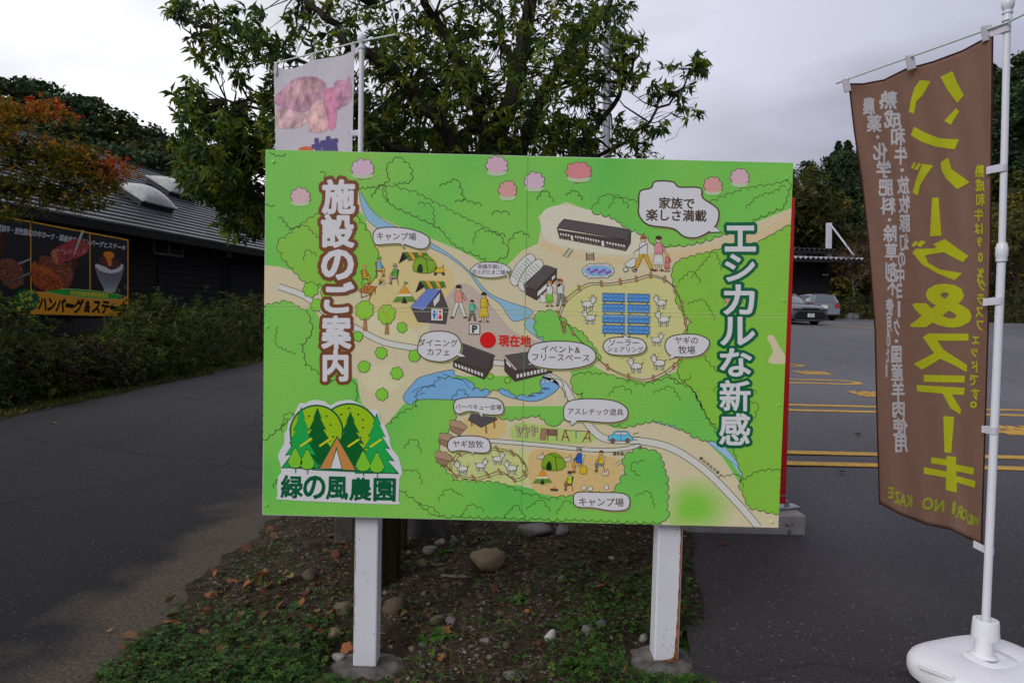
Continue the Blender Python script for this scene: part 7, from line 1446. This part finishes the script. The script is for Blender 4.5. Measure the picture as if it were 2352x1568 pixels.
        for body, z, hh, w_ in (('17-71', .415, .085, .22), ('福島 330', .492, .035, .15)):
            VV, TT = glyphs(body, .02); lo, hi = VV.min(0), VV.max(0); c = (lo+hi)/2; sx_ = w_/(hi[0]-lo[0]); sy_ = hh/(hi[1]-lo[1])
            me = tri_mesh('plate_lettering', [((v[0]-c[0])*sx_+(.015 if body[0] == '1' else 0), fy-.0625, z+(v[1]-c[1])*sy_) for v in VV], TT, [mat('plate_green', (.03, .16, .09), rough=.5)]); o = link('plate_lettering', me, npn)
        plate('bumper_lip', fy-.02, [(-.80, .24), (.80, .24), (.74, .19), (-.74, .19)], paint, .05)
    else:
        ry = st[-1][0]
        plate('rear_window', gh[-1][0]+.0, [(-.52, .96), (.52, .96), (.44, 1.33), (-.44, 1.33)], GLASS, .02)
        for sx in (-1, 1): plate('tail_light', ry+.005, [(sx*.80, .92), (sx*.58, .90), (sx*.56, .70), (sx*.81, .70)], REDL, .03)
        plate('tailgate', ry+.002, [(-.54, .92), (.54, .92), (.52, .62), (-.52, .62)], paint, .012); plate('rear_bumper', ry+.002, [(-.80, .60), (.80, .60), (.80, .34), (-.80, .34)], paint, .07)
        plate('number_plate', ry+.03, [(-.165, .66), (.165, .66), (.165, .82), (-.165, .82)], mat('plate_white', (.72, .73, .75), rough=.4), .01)
    e.location = loc; e.rotation_euler = (0, 0, yaw); return e
PA = mat('grey_bronze_car_paint', (.10, .095, .11), (.12, .115, .13), 3, .25, metal=.6, coat=.8); PB_ = mat('silver_car_paint', (.27, .28, .32), (.31, .32, .36), 3, .28, metal=.6, coat=.6)
stA = [(-2.44, .30, .62, .66, .80), (-2.38, .24, .74, .80, .89), (-2.1, .22, .84, .92, .92), (-1.5, .22, .90, .99, .925), (-.9, .22, .95, 1.03, .925), (.5, .22, .98, 1.04, .925), (1.7, .24, 1.0, 1.05, .92), (2.2, .28, .98, 1.0, .89), (2.46, .34, .88, .90, .82)]
ghA = [(-1.05, 1.0, 1.04, .78, .72), (-.55, 1.0, 1.30, .79, .66), (-.05, 1.0, 1.50, .80, .60), (.5, 1.0, 1.535, .80, .60), (1.2, 1.0, 1.48, .79, .58), (1.8, 1.02, 1.28, .77, .60), (2.25, 1.0, 1.05, .72, .66)]
pA = at(1861, 726, 31.0); yawA = math.radians(-10)
car('parked_car', (pA[0]+2.44*math.sin(-yawA)*-1*-1*0+(-2.44)*math.sin(yawA)*0, 31.0, gz(12, 31)), 0, 4.9, 1.84, 1.54, stA, ghA, PA, 'grey crossover facing the camera with a wide black grille, beside the red board', 'A')
cA = [o for o in bpy.data.objects if o.name == 'parked_car'][0]
def put_car(e, px_, Y, end, yaw):           # end: local y of the face that must stand over the given point
    c, s = math.cos(yaw), math.sin(yaw); fx, fyy = at(px_, 730, Y)[0], Y; e.location = (fx-(-s*end), fyy-(c*end), gz(fx, Y)-.0); e.rotation_euler = (0, 0, yaw)
put_car(cA, 1861, 31.2, -2.44, math.radians(9))
stB = [(-2.1, .30, .60, .64, .72), (-2.0, .24, .72, .78, .80), (-1.5, .22, .84, .90, .83), (-.9, .22, .90, .97, .835), (.8, .22, .92, .97, .835), (1.7, .26, .93, .97, .83), (1.98, .30, .90, .94, .82)]
ghB = [(-1.15, .92, .97, .74, .70), (-.6, .92, 1.28, .75, .62), (-.2, .93, 1.42, .76, .58), (.5, .93, 1.45, .76, .58), (1.4, .93, 1.43, .76, .57), (1.72, .94, 1.36, .75, .57), (1.95, .94, 1.0, .74, .70)]
cB = car('parked_car', (0, 0, 0), 0, 4.1, 1.68, 1.46, stB, ghB, PB_, 'silver estate car seen from behind with a red tail light, parked behind the grey crossover', 'B')
put_car(cB, 1892, 37.2, 1.98, math.radians(180-7))
cB.rotation_euler = (0, 0, math.radians(-7)); c_, s_ = math.cos(math.radians(-7)), math.sin(math.radians(-7))
# rear faces the camera: turn it so local +y points to -Y
yw = math.radians(180-6); fx = at(1892, 730, 37.4)[0]; cB.rotation_euler = (0, 0, yw); cB.location = (fx+math.sin(yw)*1.98, 37.4-math.cos(yw)*1.98, gz(fx, 38))
# ============================================================ THE PLANTING BED: STONES, WEEDS, LEAVES
def on_bed(x, y): p = gp(x, y); return np.array([p[0], p[1], isl_z(p[0], p[1])])
def in_bed(x, y):
    if any(abs(x-a) < .15 and abs(y-b) < .14 for a, b, c in POSTS): return False
    j = .05*math.sin(x*31+y*17)+.05*math.sin(y*23); return ER(y)-.05+j < x < ISR(y)+.01+j*.5 and 1.7 < y < 9
TANR = mat('tan_sandstone', (.13, .10, .055), (.22, .17, .10), 9, .9, bump=.002, bscale=60, detail=8); GRYR = mat('grey_stone', (.075, .075, .072), (.20, .19, .18), 12, .9, bump=.002, bscale=70, detail=8, contrast=1.3)
PALR = mat('pale_granite', (.13, .12, .10), (.36, .34, .31), 22, .85, bump=.002, bscale=90, detail=8, contrast=1.5); MOSR = mat('mossy_stone', (.075, .08, .03), (.14, .11, .07), 9, .95, bump=.003, bscale=60, detail=8, contrast=1.4)
BLUR = mat('blue_grey_pebble', (.07, .075, .09), (.13, .14, .16), 10, .7); WHTR = mat('white_quartz', (.28, .27, .255), (.42, .40, .38), 12, .7); BRNR = mat('brown_stone', (.05, .035, .022), (.11, .08, .05), 9, .9, bump=.002, bscale=60, detail=8)
def bedzone(x, y):
    a = 'near the lane edge' if x < 640 else 'left of the left leg' if x < 812 else 'just right of the left leg' if x < 1000 else 'in the middle of the bed' if x < 1250 else 'left of the right leg' if x < 1500 else 'right of the right leg'
    return a+(', under the board' if y < 1290 else ', level with the boulder' if y < 1390 else ', halfway down' if y < 1480 else ', at the bottom edge')
def stone(x, y, wpx, hpx, m, label=None, group=None, seed=1, rz=0, dp=.8, rough=.3, sub=3):
    p = on_bed(x, y+hpx*.42); w = wpx/2*p[1]/F; h = hpx/2*p[1]/F*.92
    return rock('stone', (p[0], p[1]+w*dp*.5, p[2]+h*.62), w, w*dp, h, seed, m, label, 'stone', group, rz, rough, sub)
big_st = [(1120, 1293, 84, 66, TANR, 'large smooth tan boulder between the two steel legs', 3, .1), (985, 1278, 42, 28, PALR, 'pale speckled angular block left of the tan boulder', 5, .5), (1225, 1236, 76, 40, GRYR, 'broad flat grey rock half buried behind the tan boulder', 8, .3), (1290, 1234, 40, 34, GRYR, 'grey rock touching the right end of the broad flat rock', 9, 1), (905, 1395, 60, 44, BRNR, 'dark brown rounded stone right of the left steel leg', 11, .2),
 (1003, 1418, 48, 28, MOSR, 'mossy olive stone in the middle of the bed', 12, .6), (1036, 1418, 26, 24, GRYR, 'grey stone leaning on the mossy olive one', 14, .1), (1265, 1455, 36, 38, WHTR, 'pinkish white upright stone towards the right steel leg', 16, .9), (788, 1405, 40, 42, MOSR, 'mossy round stone touching the left side of the left leg', 18, .3), (765, 1440, 38, 36, TANR, 'tan stone left of the left leg below the mossy one', 19, .8), (775, 1478, 40, 22, PALR, 'pale crumpled stone beside the left footing', 21, .2), (895, 1520, 34, 26, MOSR, 'green grey stone against the left footing', 23, .4),
 (968, 1308, 32, 24, MOSR, 'round brown stone with a pale spot below the pale block', 24, .1), (1010, 1262, 26, 22, PALR, 'pale stone behind the speckled block', 26, .7), (1040, 1262, 24, 22, GRYR, 'grey stone right of the pale one, behind the tan boulder', 27, .3), (1350, 1445, 30, 28, GRYR, 'grey rough stone near the right leg among clover', 29, .2), (1382, 1424, 30, 20, BLUR, 'bluish flat stone left of the right leg', 31, .3), (1480, 1430, 24, 22, PALR, 'pale round stone touching the right leg', 33, .3), (1165, 1470, 24, 22, BRNR, 'brown square stone in front of the boulder', 35, .3), (1115, 1466, 26, 16, GRYR, 'flat grey stone in front of the tan boulder', 37, .3), (948, 1460, 20, 18, TANR, 'orange brown pebble beside the two green rosettes', 39, .2), (970, 1462, 22, 12, BLUR, 'bluish pebble left of the green rosettes', 41, .2), (860, 1488, 22, 30, MOSR, 'dark olive stone behind the left footing', 43, .4), (1175, 1540, 40, 22, GRYR, 'grey flat stone at the lower edge of the view', 45, .4), (710, 1330, 40, 34, BRNR, 'brown stone left of the dark wooden post', 47, .2), (1290, 1337, 22, 20, GRYR, 'small grey stone right of the stick', 49, .5), (1405, 1296, 18, 14, PALR, 'small pale stone behind the right part of the bed', 51, .5), (1195, 1245, 22, 18, BRNR, 'brown stone at the left end of the broad flat rock', 53, .1)]
for x, y, w, h, m, lb_, sd_, rz_ in big_st: stone(x, y, w, h, m, lb_, None, sd_, rz_)
rg = random.Random(12); k = 0
while k < 105:
    x = rg.uniform(520, 1590); y = rg.uniform(1215, 1560); p = on_bed(x, y)
    if not in_bed(p[0], p[1]) or (870 < x < 990 and y < 1270): continue
    s_ = rg.choice([6, 7, 8, 9, 10, 13]); m_, c_ = rg.choice([(GRYR, 'grey'), (GRYR, 'grey'), (PALR, 'pale speckled'), (BLUR, 'bluish'), (BRNR, 'brown'), (BRNR, 'brown'), (MOSR, 'mossy'), (TANR, 'tan'), (MOSR, 'mossy')])
    stone(x, y, s_*rg.uniform(1, 1.5), s_, m_, '%s %s stone %s' % ('tiny' if s_ < 8 else 'small', c_, bedzone(x, y)), 'small stones scattered in the planting bed', 100+k, rg.random()*3, sub=2); k += 1
# gravel: crumbs past counting
def crumbs(name, n, s0, s1, region, cols, m, zoff=0.0, flat=.6):
    r = RNG; P_ = []
    while len(P_) < n:
        x, y = region(); 
        if in_bed(x, y): P_.append((x, y, isl_z(x, y)+zoff))
    P_ = np.array(P_); n = len(P_); s = r.uniform(s0, s1, n)**1.0; base = nrm(np.array([[1, 0, 0], [-1, 0, 0], [0, 1, 0], [0, -1, 0], [0, 0, 1], [0, 0, -1]], float))
    V = P_[:, None, :]+base[None]*s[:, None, None]*r.uniform(.6, 1.3, (n, 6, 1))*np.array([1, 1, flat]); V[:, :, 2] += s[:, None]*.3
    f = np.array([(0, 2, 4), (2, 1, 4), (1, 3, 4), (3, 0, 4), (2, 0, 5), (1, 2, 5), (3, 1, 5), (0, 3, 5)]); Fc = (np.arange(n)[:, None, None]*6+f[None]).reshape(-1, 3)
    cc = np.array(cols)[r.choice(len(cols), n)]*r.uniform(.6, 1.3, (n, 1)); o = link(name, tri_mesh(name, V.reshape(-1, 3), Fc, [m], col=np.repeat(cc, 6, 0))); o['kind'] = 'stuff'; return o
PEB = mat('pebble_mix', (.85, .85, .85), (1.1, 1.1, 1.1), 50, .9, attr=True, spec=.2)
yd = lambda a, b: a+(b-a)*RNG.random()**1.7
crumbs('gravel', 10000, .0025, .011, lambda: (RNG.uniform(-1.45, 1.0), yd(1.9, 6)), [(.08, .078, .075), (.12, .115, .11), (.04, .037, .034), (.08, .06, .04), (.17, .16, .15), (.03, .025, .02), (.05, .04, .03)], PEB)
o = tag(bpy.data.objects['gravel'], 'grit and small gravel strewn over the soil of the bed', 'gravel')
# dead straw and litter
def blades(name, n, L0, L1, w, cols, region, ang, lab_, wts=None, seg=3, m=LEAFD, curv=.5, accept=None):
    P_ = []
    while len(P_) < n:
        x, y = region()
        if in_bed(x, y) and (accept is None or accept(x, y)): P_.append((x, y, isl_z(x, y)+.002))
    P_ = np.array(P_); n = len(P_); az = RNG.uniform(0, 6.28, n); el = RNG.uniform(*ang, n); Ln = RNG.uniform(L0, L1, n); d = np.stack([np.cos(az)*np.cos(el), np.sin(az)*np.cos(el), np.sin(el)], 1); sd = np.stack([-np.sin(az), np.cos(az), np.zeros(n)], 1)
    bend = RNG.normal(size=(n, 1))*curv; V = []
    for k in range(seg+1):
        t = k/seg; c = P_+d*(Ln*t)[:, None]+sd*bend*(Ln*t*t)[:, None]+np.array([0, 0, -1])*((Ln*t*t)*np.sin(el)*.55)[:, None]; c[:, 2] = np.maximum(c[:, 2], P_[:, 2]+.001)
        ww = w*(1-t*.9); V += [c+sd*ww/2, c-sd*ww/2]
    V = np.stack(V, 1).reshape(-1, 3); q = []
    for k in range(seg): q += [(2*k, 2*k+1, 2*k+3), (2*k, 2*k+3, 2*k+2)]
    Fc = (np.arange(n)[:, None, None]*(2*seg+2)+np.array(q)[None]).reshape(-1, 3); cc = np.array(cols)[RNG.choice(len(cols), n, p=wts)]*RNG.uniform(.55, 1.35, (n, 1))
    o = link(name, tri_mesh(name, V, Fc, [m], col=np.repeat(cc, 2*seg+2, 0))); return tag(o, lab_, name.replace('_', ' '), kind='stuff')
reg = lambda: (RNG.uniform(-1.45, 1.1), yd(1.95, 6.5))
blades('dead_straw', 15000, .03, .13, .0022, [(.16, .11, .065), (.10, .065, .04), (.26, .19, .12), (.06, .04, .025)], reg, (0, .35), 'matted dead brown straw over the soil between the posts')
# clover and green weeds: thick at the lower left, patchy at the right
def green_w(x, y):
    a = sm((-.42-x)/.25)*sm((3.05-y)/.55); b = sm((x-.05)/.35)*sm((3.7-y)/.9)*.75; c = .10+.22*max(0, math.sin(x*7+1)*math.sin(y*5)); return max(a, b*(.45+.55*(math.sin(x*9)*math.sin(y*8) > -.2)), c*.6)
def trefoil(n, region, acc, s0, s1, cols, name, lab_):
    P_ = []
    while len(P_) < n:
        x, y = region()
        if in_bed(x, y) and RNG.random() < acc(x, y): P_.append((x, y, isl_z(x, y)))
    P_ = np.array(P_); n = len(P_); h = RNG.uniform(.008, .045, n); az = RNG.uniform(0, 6.28, n); s = RNG.uniform(s0, s1, n); V = []; tl = RNG.normal(size=(n, 2))*.25
    for k in range(3):
        a = az+k*2.094; d = np.stack([np.cos(a), np.sin(a), np.zeros(n)], 1); e = np.stack([-np.sin(a), np.cos(a), np.zeros(n)], 1)
        for (u, v, w) in ((0, 0, 0), (.55, -.48, .10), (1.0, -.34, .02), (.92, 0, -.06), (1.0, .34, .02), (.55, .48, .10)):
            q = P_+d*(u*s)[:, None]+e*(v*s)[:, None]; q[:, 2] += h+w*s+(q[:, 0]-P_[:, 0])*tl[:, 0]+(q[:, 1]-P_[:, 1])*tl[:, 1]; V.append(q)
    V = np.stack(V, 1).reshape(-1, 3); f = []
    for k in range(3): b = k*6; f += [(b, b+1, b+3), (b+1, b+2, b+3), (b, b+3, b+5), (b+3, b+4, b+5)]
    Fc = (np.arange(n)[:, None, None]*18+np.array(f)[None]).reshape(-1, 3); cc = np.array(cols)[RNG.choice(len(cols), n)]*RNG.uniform(.6, 1.4, (n, 1))
    o = link(name, tri_mesh(name, V, Fc, [LEAFM], col=np.repeat(cc, 18, 0))); return tag(o, lab_, 'clover', kind='stuff')
trefoil(11000, reg, green_w, .007, .015, [(.035, .11, .014), (.055, .14, .02), (.024, .075, .012), (.09, .15, .025)], 'clover', 'dense green clover carpeting the lower left and right of the bed')
blades('grass', 6000, .03, .11, .003, [(.05, .10, .015), (.08, .13, .02), (.03, .07, .012), (.14, .15, .04)], reg, (.3, 1.3), 'thin green grass blades among the clover and litter', m=LEAFM, accept=lambda x, y: RNG.random() < .15+green_w(x, y))
# leaf litter crumbs
Pl = []; 
while len(Pl) < 5500:
    x, y = reg()
    if in_bed(x, y): Pl.append((x, y, isl_z(x, y)+.004))
Pl = np.array(Pl); n = len(Pl); D = RNG.normal(size=(n, 3)); D[:, 2] *= .25; U = RNG.normal(size=(n, 3))*.35+np.array([0, 0, 1]); LL = RNG.uniform(.012, .04, n)
V, Fc = leaves(Pl, D, U, LL, LL*RNG.uniform(.35, .7, n), .2, .1); cc = np.array([(.10, .055, .03), (.16, .09, .05), (.06, .04, .03), (.22, .15, .09), (.14, .12, .10)])[RNG.choice(5, n)]*RNG.uniform(.5, 1.3, (n, 1))
o = link('leaf_litter', tri_mesh('leaf_litter', V, Fc, [LEAFD], col=np.repeat(cc, 5, 0))); tag(o, 'crumbled brown leaf litter over the bed', 'leaf litter', kind='stuff')
# rosettes
def rosette(x, y, r, n, lab_, col=(.06, .15, .02)):
    p = on_bed(x, y); e = empty('weed', p, lab_, 'weed')
    az = np.arange(n)*2.4+RNG.normal(size=n)*.2; el = RNG.uniform(.25, .75, n); Ln = r*RNG.uniform(.7, 1.15, n); D = np.stack([np.cos(az)*np.cos(el), np.sin(az)*np.cos(el), np.sin(el)], 1); U = np.tile([0, 0, 1.], (n, 1))
    for k in range(n):
        pts = []; Dn = D[k]; S_ = np.cross(Dn, [0, 0, 1]); S_ /= np.linalg.norm(S_); Nn = np.cross(S_, Dn); vs = []; fs = []; sg = 6
        for i in range(sg+1):
            t = i/sg; w = Ln[k]*.20*math.sin(min(1, t*1.05+.05)*math.pi)**.8*(1+.25*(i % 2)); c = p+Dn*Ln[k]*t+np.array([0, 0, -1])*Ln[k]*.45*t*t; vs += [c+S_*w+Nn*w*.25, c, c-S_*w+Nn*w*.25]
        for i in range(sg): b = 3*i; fs += [(b, b+1, b+4, b+3), (b+1, b+2, b+5, b+4)]
        v_ = RNG.uniform(.7, 1.35); me = tri_mesh('leaf', np.array(vs)-p, fs, [LEAFM], col=np.tile(np.array(col)*v_, (len(vs), 1)), smooth=True); link('leaf', me, e)
for x, y, r, n, lb_ in ((975, 1460, .055, 8, 'small bright green rosette weed left of its larger twin'), (1012, 1458, .085, 10, 'bright green rosette weed, larger of the two in the middle of the bed'), (1180, 1390, .07, 10, 'narrow-leaved green weed in front of the tan boulder'), (1340, 1530, .11, 11, 'broad leafy green weed at the bottom near the right footing'), (1015, 1290, .075, 8, 'yellowing dandelion-like weed beside the pale speckled block'), (880, 1335, .06, 9, 'dark green weed at the foot of the thick wooden post'), (1100, 1345, .035, 6, 'tiny green seedling right below the tan boulder'), (745, 1535, .08, 10, 'light green leafy weed left of the left footing'), (1240, 1330, .04, 6, 'small weed right of the tan boulder'), (1585, 1450, .10, 12, 'leafy green weed on the asphalt side of the right leg'), (680, 1395, .07, 8, 'pale green broad leaves in the clover left of the left leg'), (1105, 1256, .04, 6, 'little weed behind the tan boulder'), (650, 1465, .05, 7, 'broad-leaved plantain in the lower left clover')): rosette(x, y, r, n, lb_)
# a stick and fallen leaves
def stick(a, b, r0, m, lab_):
    A_, B_ = on_bed(*a), on_bed(*b); A_[2] += r0; B_[2] += r0; mb = MB(); P_ = [A_+(B_-A_)*t+np.array([0, .006*math.sin(t*9), .002*math.sin(t*5)]) for t in np.linspace(0, 1, 9)]; mb.tube(P_, [r0*(.8+.3*math.sin(k*2.1)) for k in range(9)], 8); mb.tube([P_[3], P_[3]+np.array([.03, .01, .006])], [r0*.4, r0*.2], 5)
    o = mb.build('stick', [m], loc=A_, smooth=True); tag(o, lab_, 'stick')
stick((1012, 1338), (1072, 1342), .0085, WOODG, 'weathered grey stick lying below the tan boulder'); stick((1235, 1370), (1300, 1318), .0025, TWIG, 'thin curved twig right of the tan boulder'); stick((555, 1345), (672, 1290), .0028, TWIG, 'thin dark twig on the sandy edge of the lane')
FL = {c: mat('fallen_leaf_'+c, a, b, 25, .75, trans=.15, bump=.001, bscale=80, detail=6) for c, a, b in (('orange', (.32, .12, .03), (.20, .07, .02)), ('tan', (.26, .15, .065), (.16, .085, .04)), ('rust', (.16, .045, .018), (.09, .03, .015)), ('brown', (.12, .065, .035), (.07, .04, .025)), ('yellow', (.22, .17, .035), (.14, .11, .025)))}
def leaf_lobed(name, m, seed, narrow=False):
    r = random.Random(seed); n = 22; vs = [(0, 0, 0)]; curl = r.uniform(.25, .8)*r.choice([1, 1, -1])
    for k in range(n):
        a = 2*math.pi*k/n; rad = (.5+.18*abs(math.sin(2.5*a))**1.0+.05*r.random()) if not narrow else .5; x = rad*math.sin(a)*(.85 if not narrow else .32); y = rad*math.cos(a); vs.append((x, y, curl*(x*x*1.6+.3*y*y)+r.uniform(-.03, .03)))
    vs.append((0, -.85, .02)); vs.append((.02, -.85, .02)); fs = [(0, k+1, (k+1) % n+1) for k in range(n)]+[(n//2+1, n+1, n+2)]
    return tri_mesh(name, vs, fs, [m], smooth=True)
LM = [(c, leaf_lobed('fallen_leaf', m, 3+i*5+j, j == 2)) for i, (c, m) in enumerate(FL.items()) for j in range(3)]
def drop_leaf(p, size, idx, rz, tilt, label, group=None):
    c, me = LM[idx]; o = bpy.data.objects.new('fallen_leaf', me); COL.objects.link(o); o.location = (p[0], p[1], p[2]+size*.10+.004); o.scale = (size, size, size); o.rotation_euler = (tilt[0], tilt[1], rz); tag(o, label, 'leaf', group)
rg = random.Random(77)
for x, y, w, i, lb_ in ((537, 1315+25, 30, 0, 'pale orange leaf on the sandy lane edge, curled'), (300, 1470, 34, 3, 'large tan leaf at the corner where clover meets the lane'), (125, 972, 14, 0, 'orange leaf alone on the dark asphalt of the lane'), (252, 1452, 12, 3, 'small tan leaf on the lane near the clover'), (795, 1492, 26, 0, 'big orange leaf lying against the left footing'), (490, 1372, 30, 0, 'orange lobed leaf lying higher up in the left clover'), (427, 836+30, 9, 1, 'tiny leaf on the lane near the hedge'), (390, 1430, 22, 0, 'orange three-pointed leaf standing in the clover'), (550, 1418, 24, 3, 'pale leaf in the clover near the steel leg')):
    p = gp(x, y); z = isl_z(p[0], p[1]) if in_bed(p[0], p[1]) else gz(p[0], p[1])+.004; drop_leaf((p[0], p[1], z), w/F*p[1], i, rg.random()*6, (rg.uniform(-.4, .4), rg.uniform(-.4, .4)), lb_)
k = 0
while k < 170:
    x = rg.uniform(200, 1590) if k % 3 else rg.uniform(250, 780); y = rg.uniform(1210, 1566) if k % 3 else rg.uniform(1340, 1566); p = gp(x, y)
    if not in_bed(p[0], p[1]): continue
    i_ = rg.choice([0, 1, 2, 3, 4, 5, 6, 7, 8, 6, 7, 9, 10, 11, 12]); c_ = ('orange', 'tan', 'rust red', 'dark brown', 'yellow')[i_//3]
    drop_leaf((p[0], p[1], isl_z(p[0], p[1])+.014), rg.uniform(.020, .042)*(1.1 if x < 780 else .72), i_, rg.random()*6.3, (rg.uniform(-.9, .9), rg.uniform(-.9, .9)), '%s fallen leaf %s' % (c_, bedzone(x, y)), 'fallen leaves in the planting bed'); k += 1
for x, y, lb_ in ((700, 1105, 'tiny leaf on the lane just left of the map board post'), (1932, 1087, 'crumpled pale leaf on the asphalt below the double yellow line'), (1970, 1000, 'dark curled leaf between the two yellow double lines'), (2117, 1416, 'thin orange leaf on the asphalt left of the weighted base'), (1660, 1250, 'small leaf on the asphalt in front of the concrete block')):
    p = gp(x, y); drop_leaf((p[0], p[1], gz(p[0], p[1])+.006), 12/F*p[1], 7 if y > 1200 else 3, rg.random()*6, (.2, .3), lb_)
# verge strip beside the lane: short grass and leaves
def vz(x, y): return verge_z(x, y)
for nm, n, cols, m, lab_, Lr in (('verge_grass', 16000, [(.08, .11, .018), (.12, .14, .025), (.17, .17, .04), (.05, .07, .015)], LEAFM, 'short rough grass along the far edge of the lane', (.03, .09)), ('verge_litter', 3500, [(.10, .06, .03), (.16, .09, .04), (.07, .05, .03), (.20, .10, .03)], LEAFD, 'brown leaf litter along the far edge of the lane', (.02, .05))):
    y = RNG.uniform(5.5, 18, n); off_ = np.abs(RNG.normal(size=n))*.55; x = np.array([EL(v) for v in y])+.06-off_; P_ = np.stack([x, y, [vz(a, b) for a, b in zip(x, y)]], 1)
    D = RNG.normal(size=(n, 3))*.8; D[:, 2] = np.abs(D[:, 2])*(1.4 if 'grass' in nm else .15)+.1; U = RNG.normal(size=(n, 3))+np.array([0, 0, .8]); LL = RNG.uniform(*Lr, n)
    V, Fc = leaves(P_, D, U, LL, LL*(.22 if 'grass' in nm else .5), .15, .2); cc = np.array(cols)[RNG.choice(4, n)]*RNG.uniform(.6, 1.4, (n, 1)); o = link(nm, tri_mesh(nm, V, Fc, [m], col=np.repeat(cc, 5, 0))); tag(o, lab_, 'grass' if 'grass' in nm else 'litter', kind='stuff')
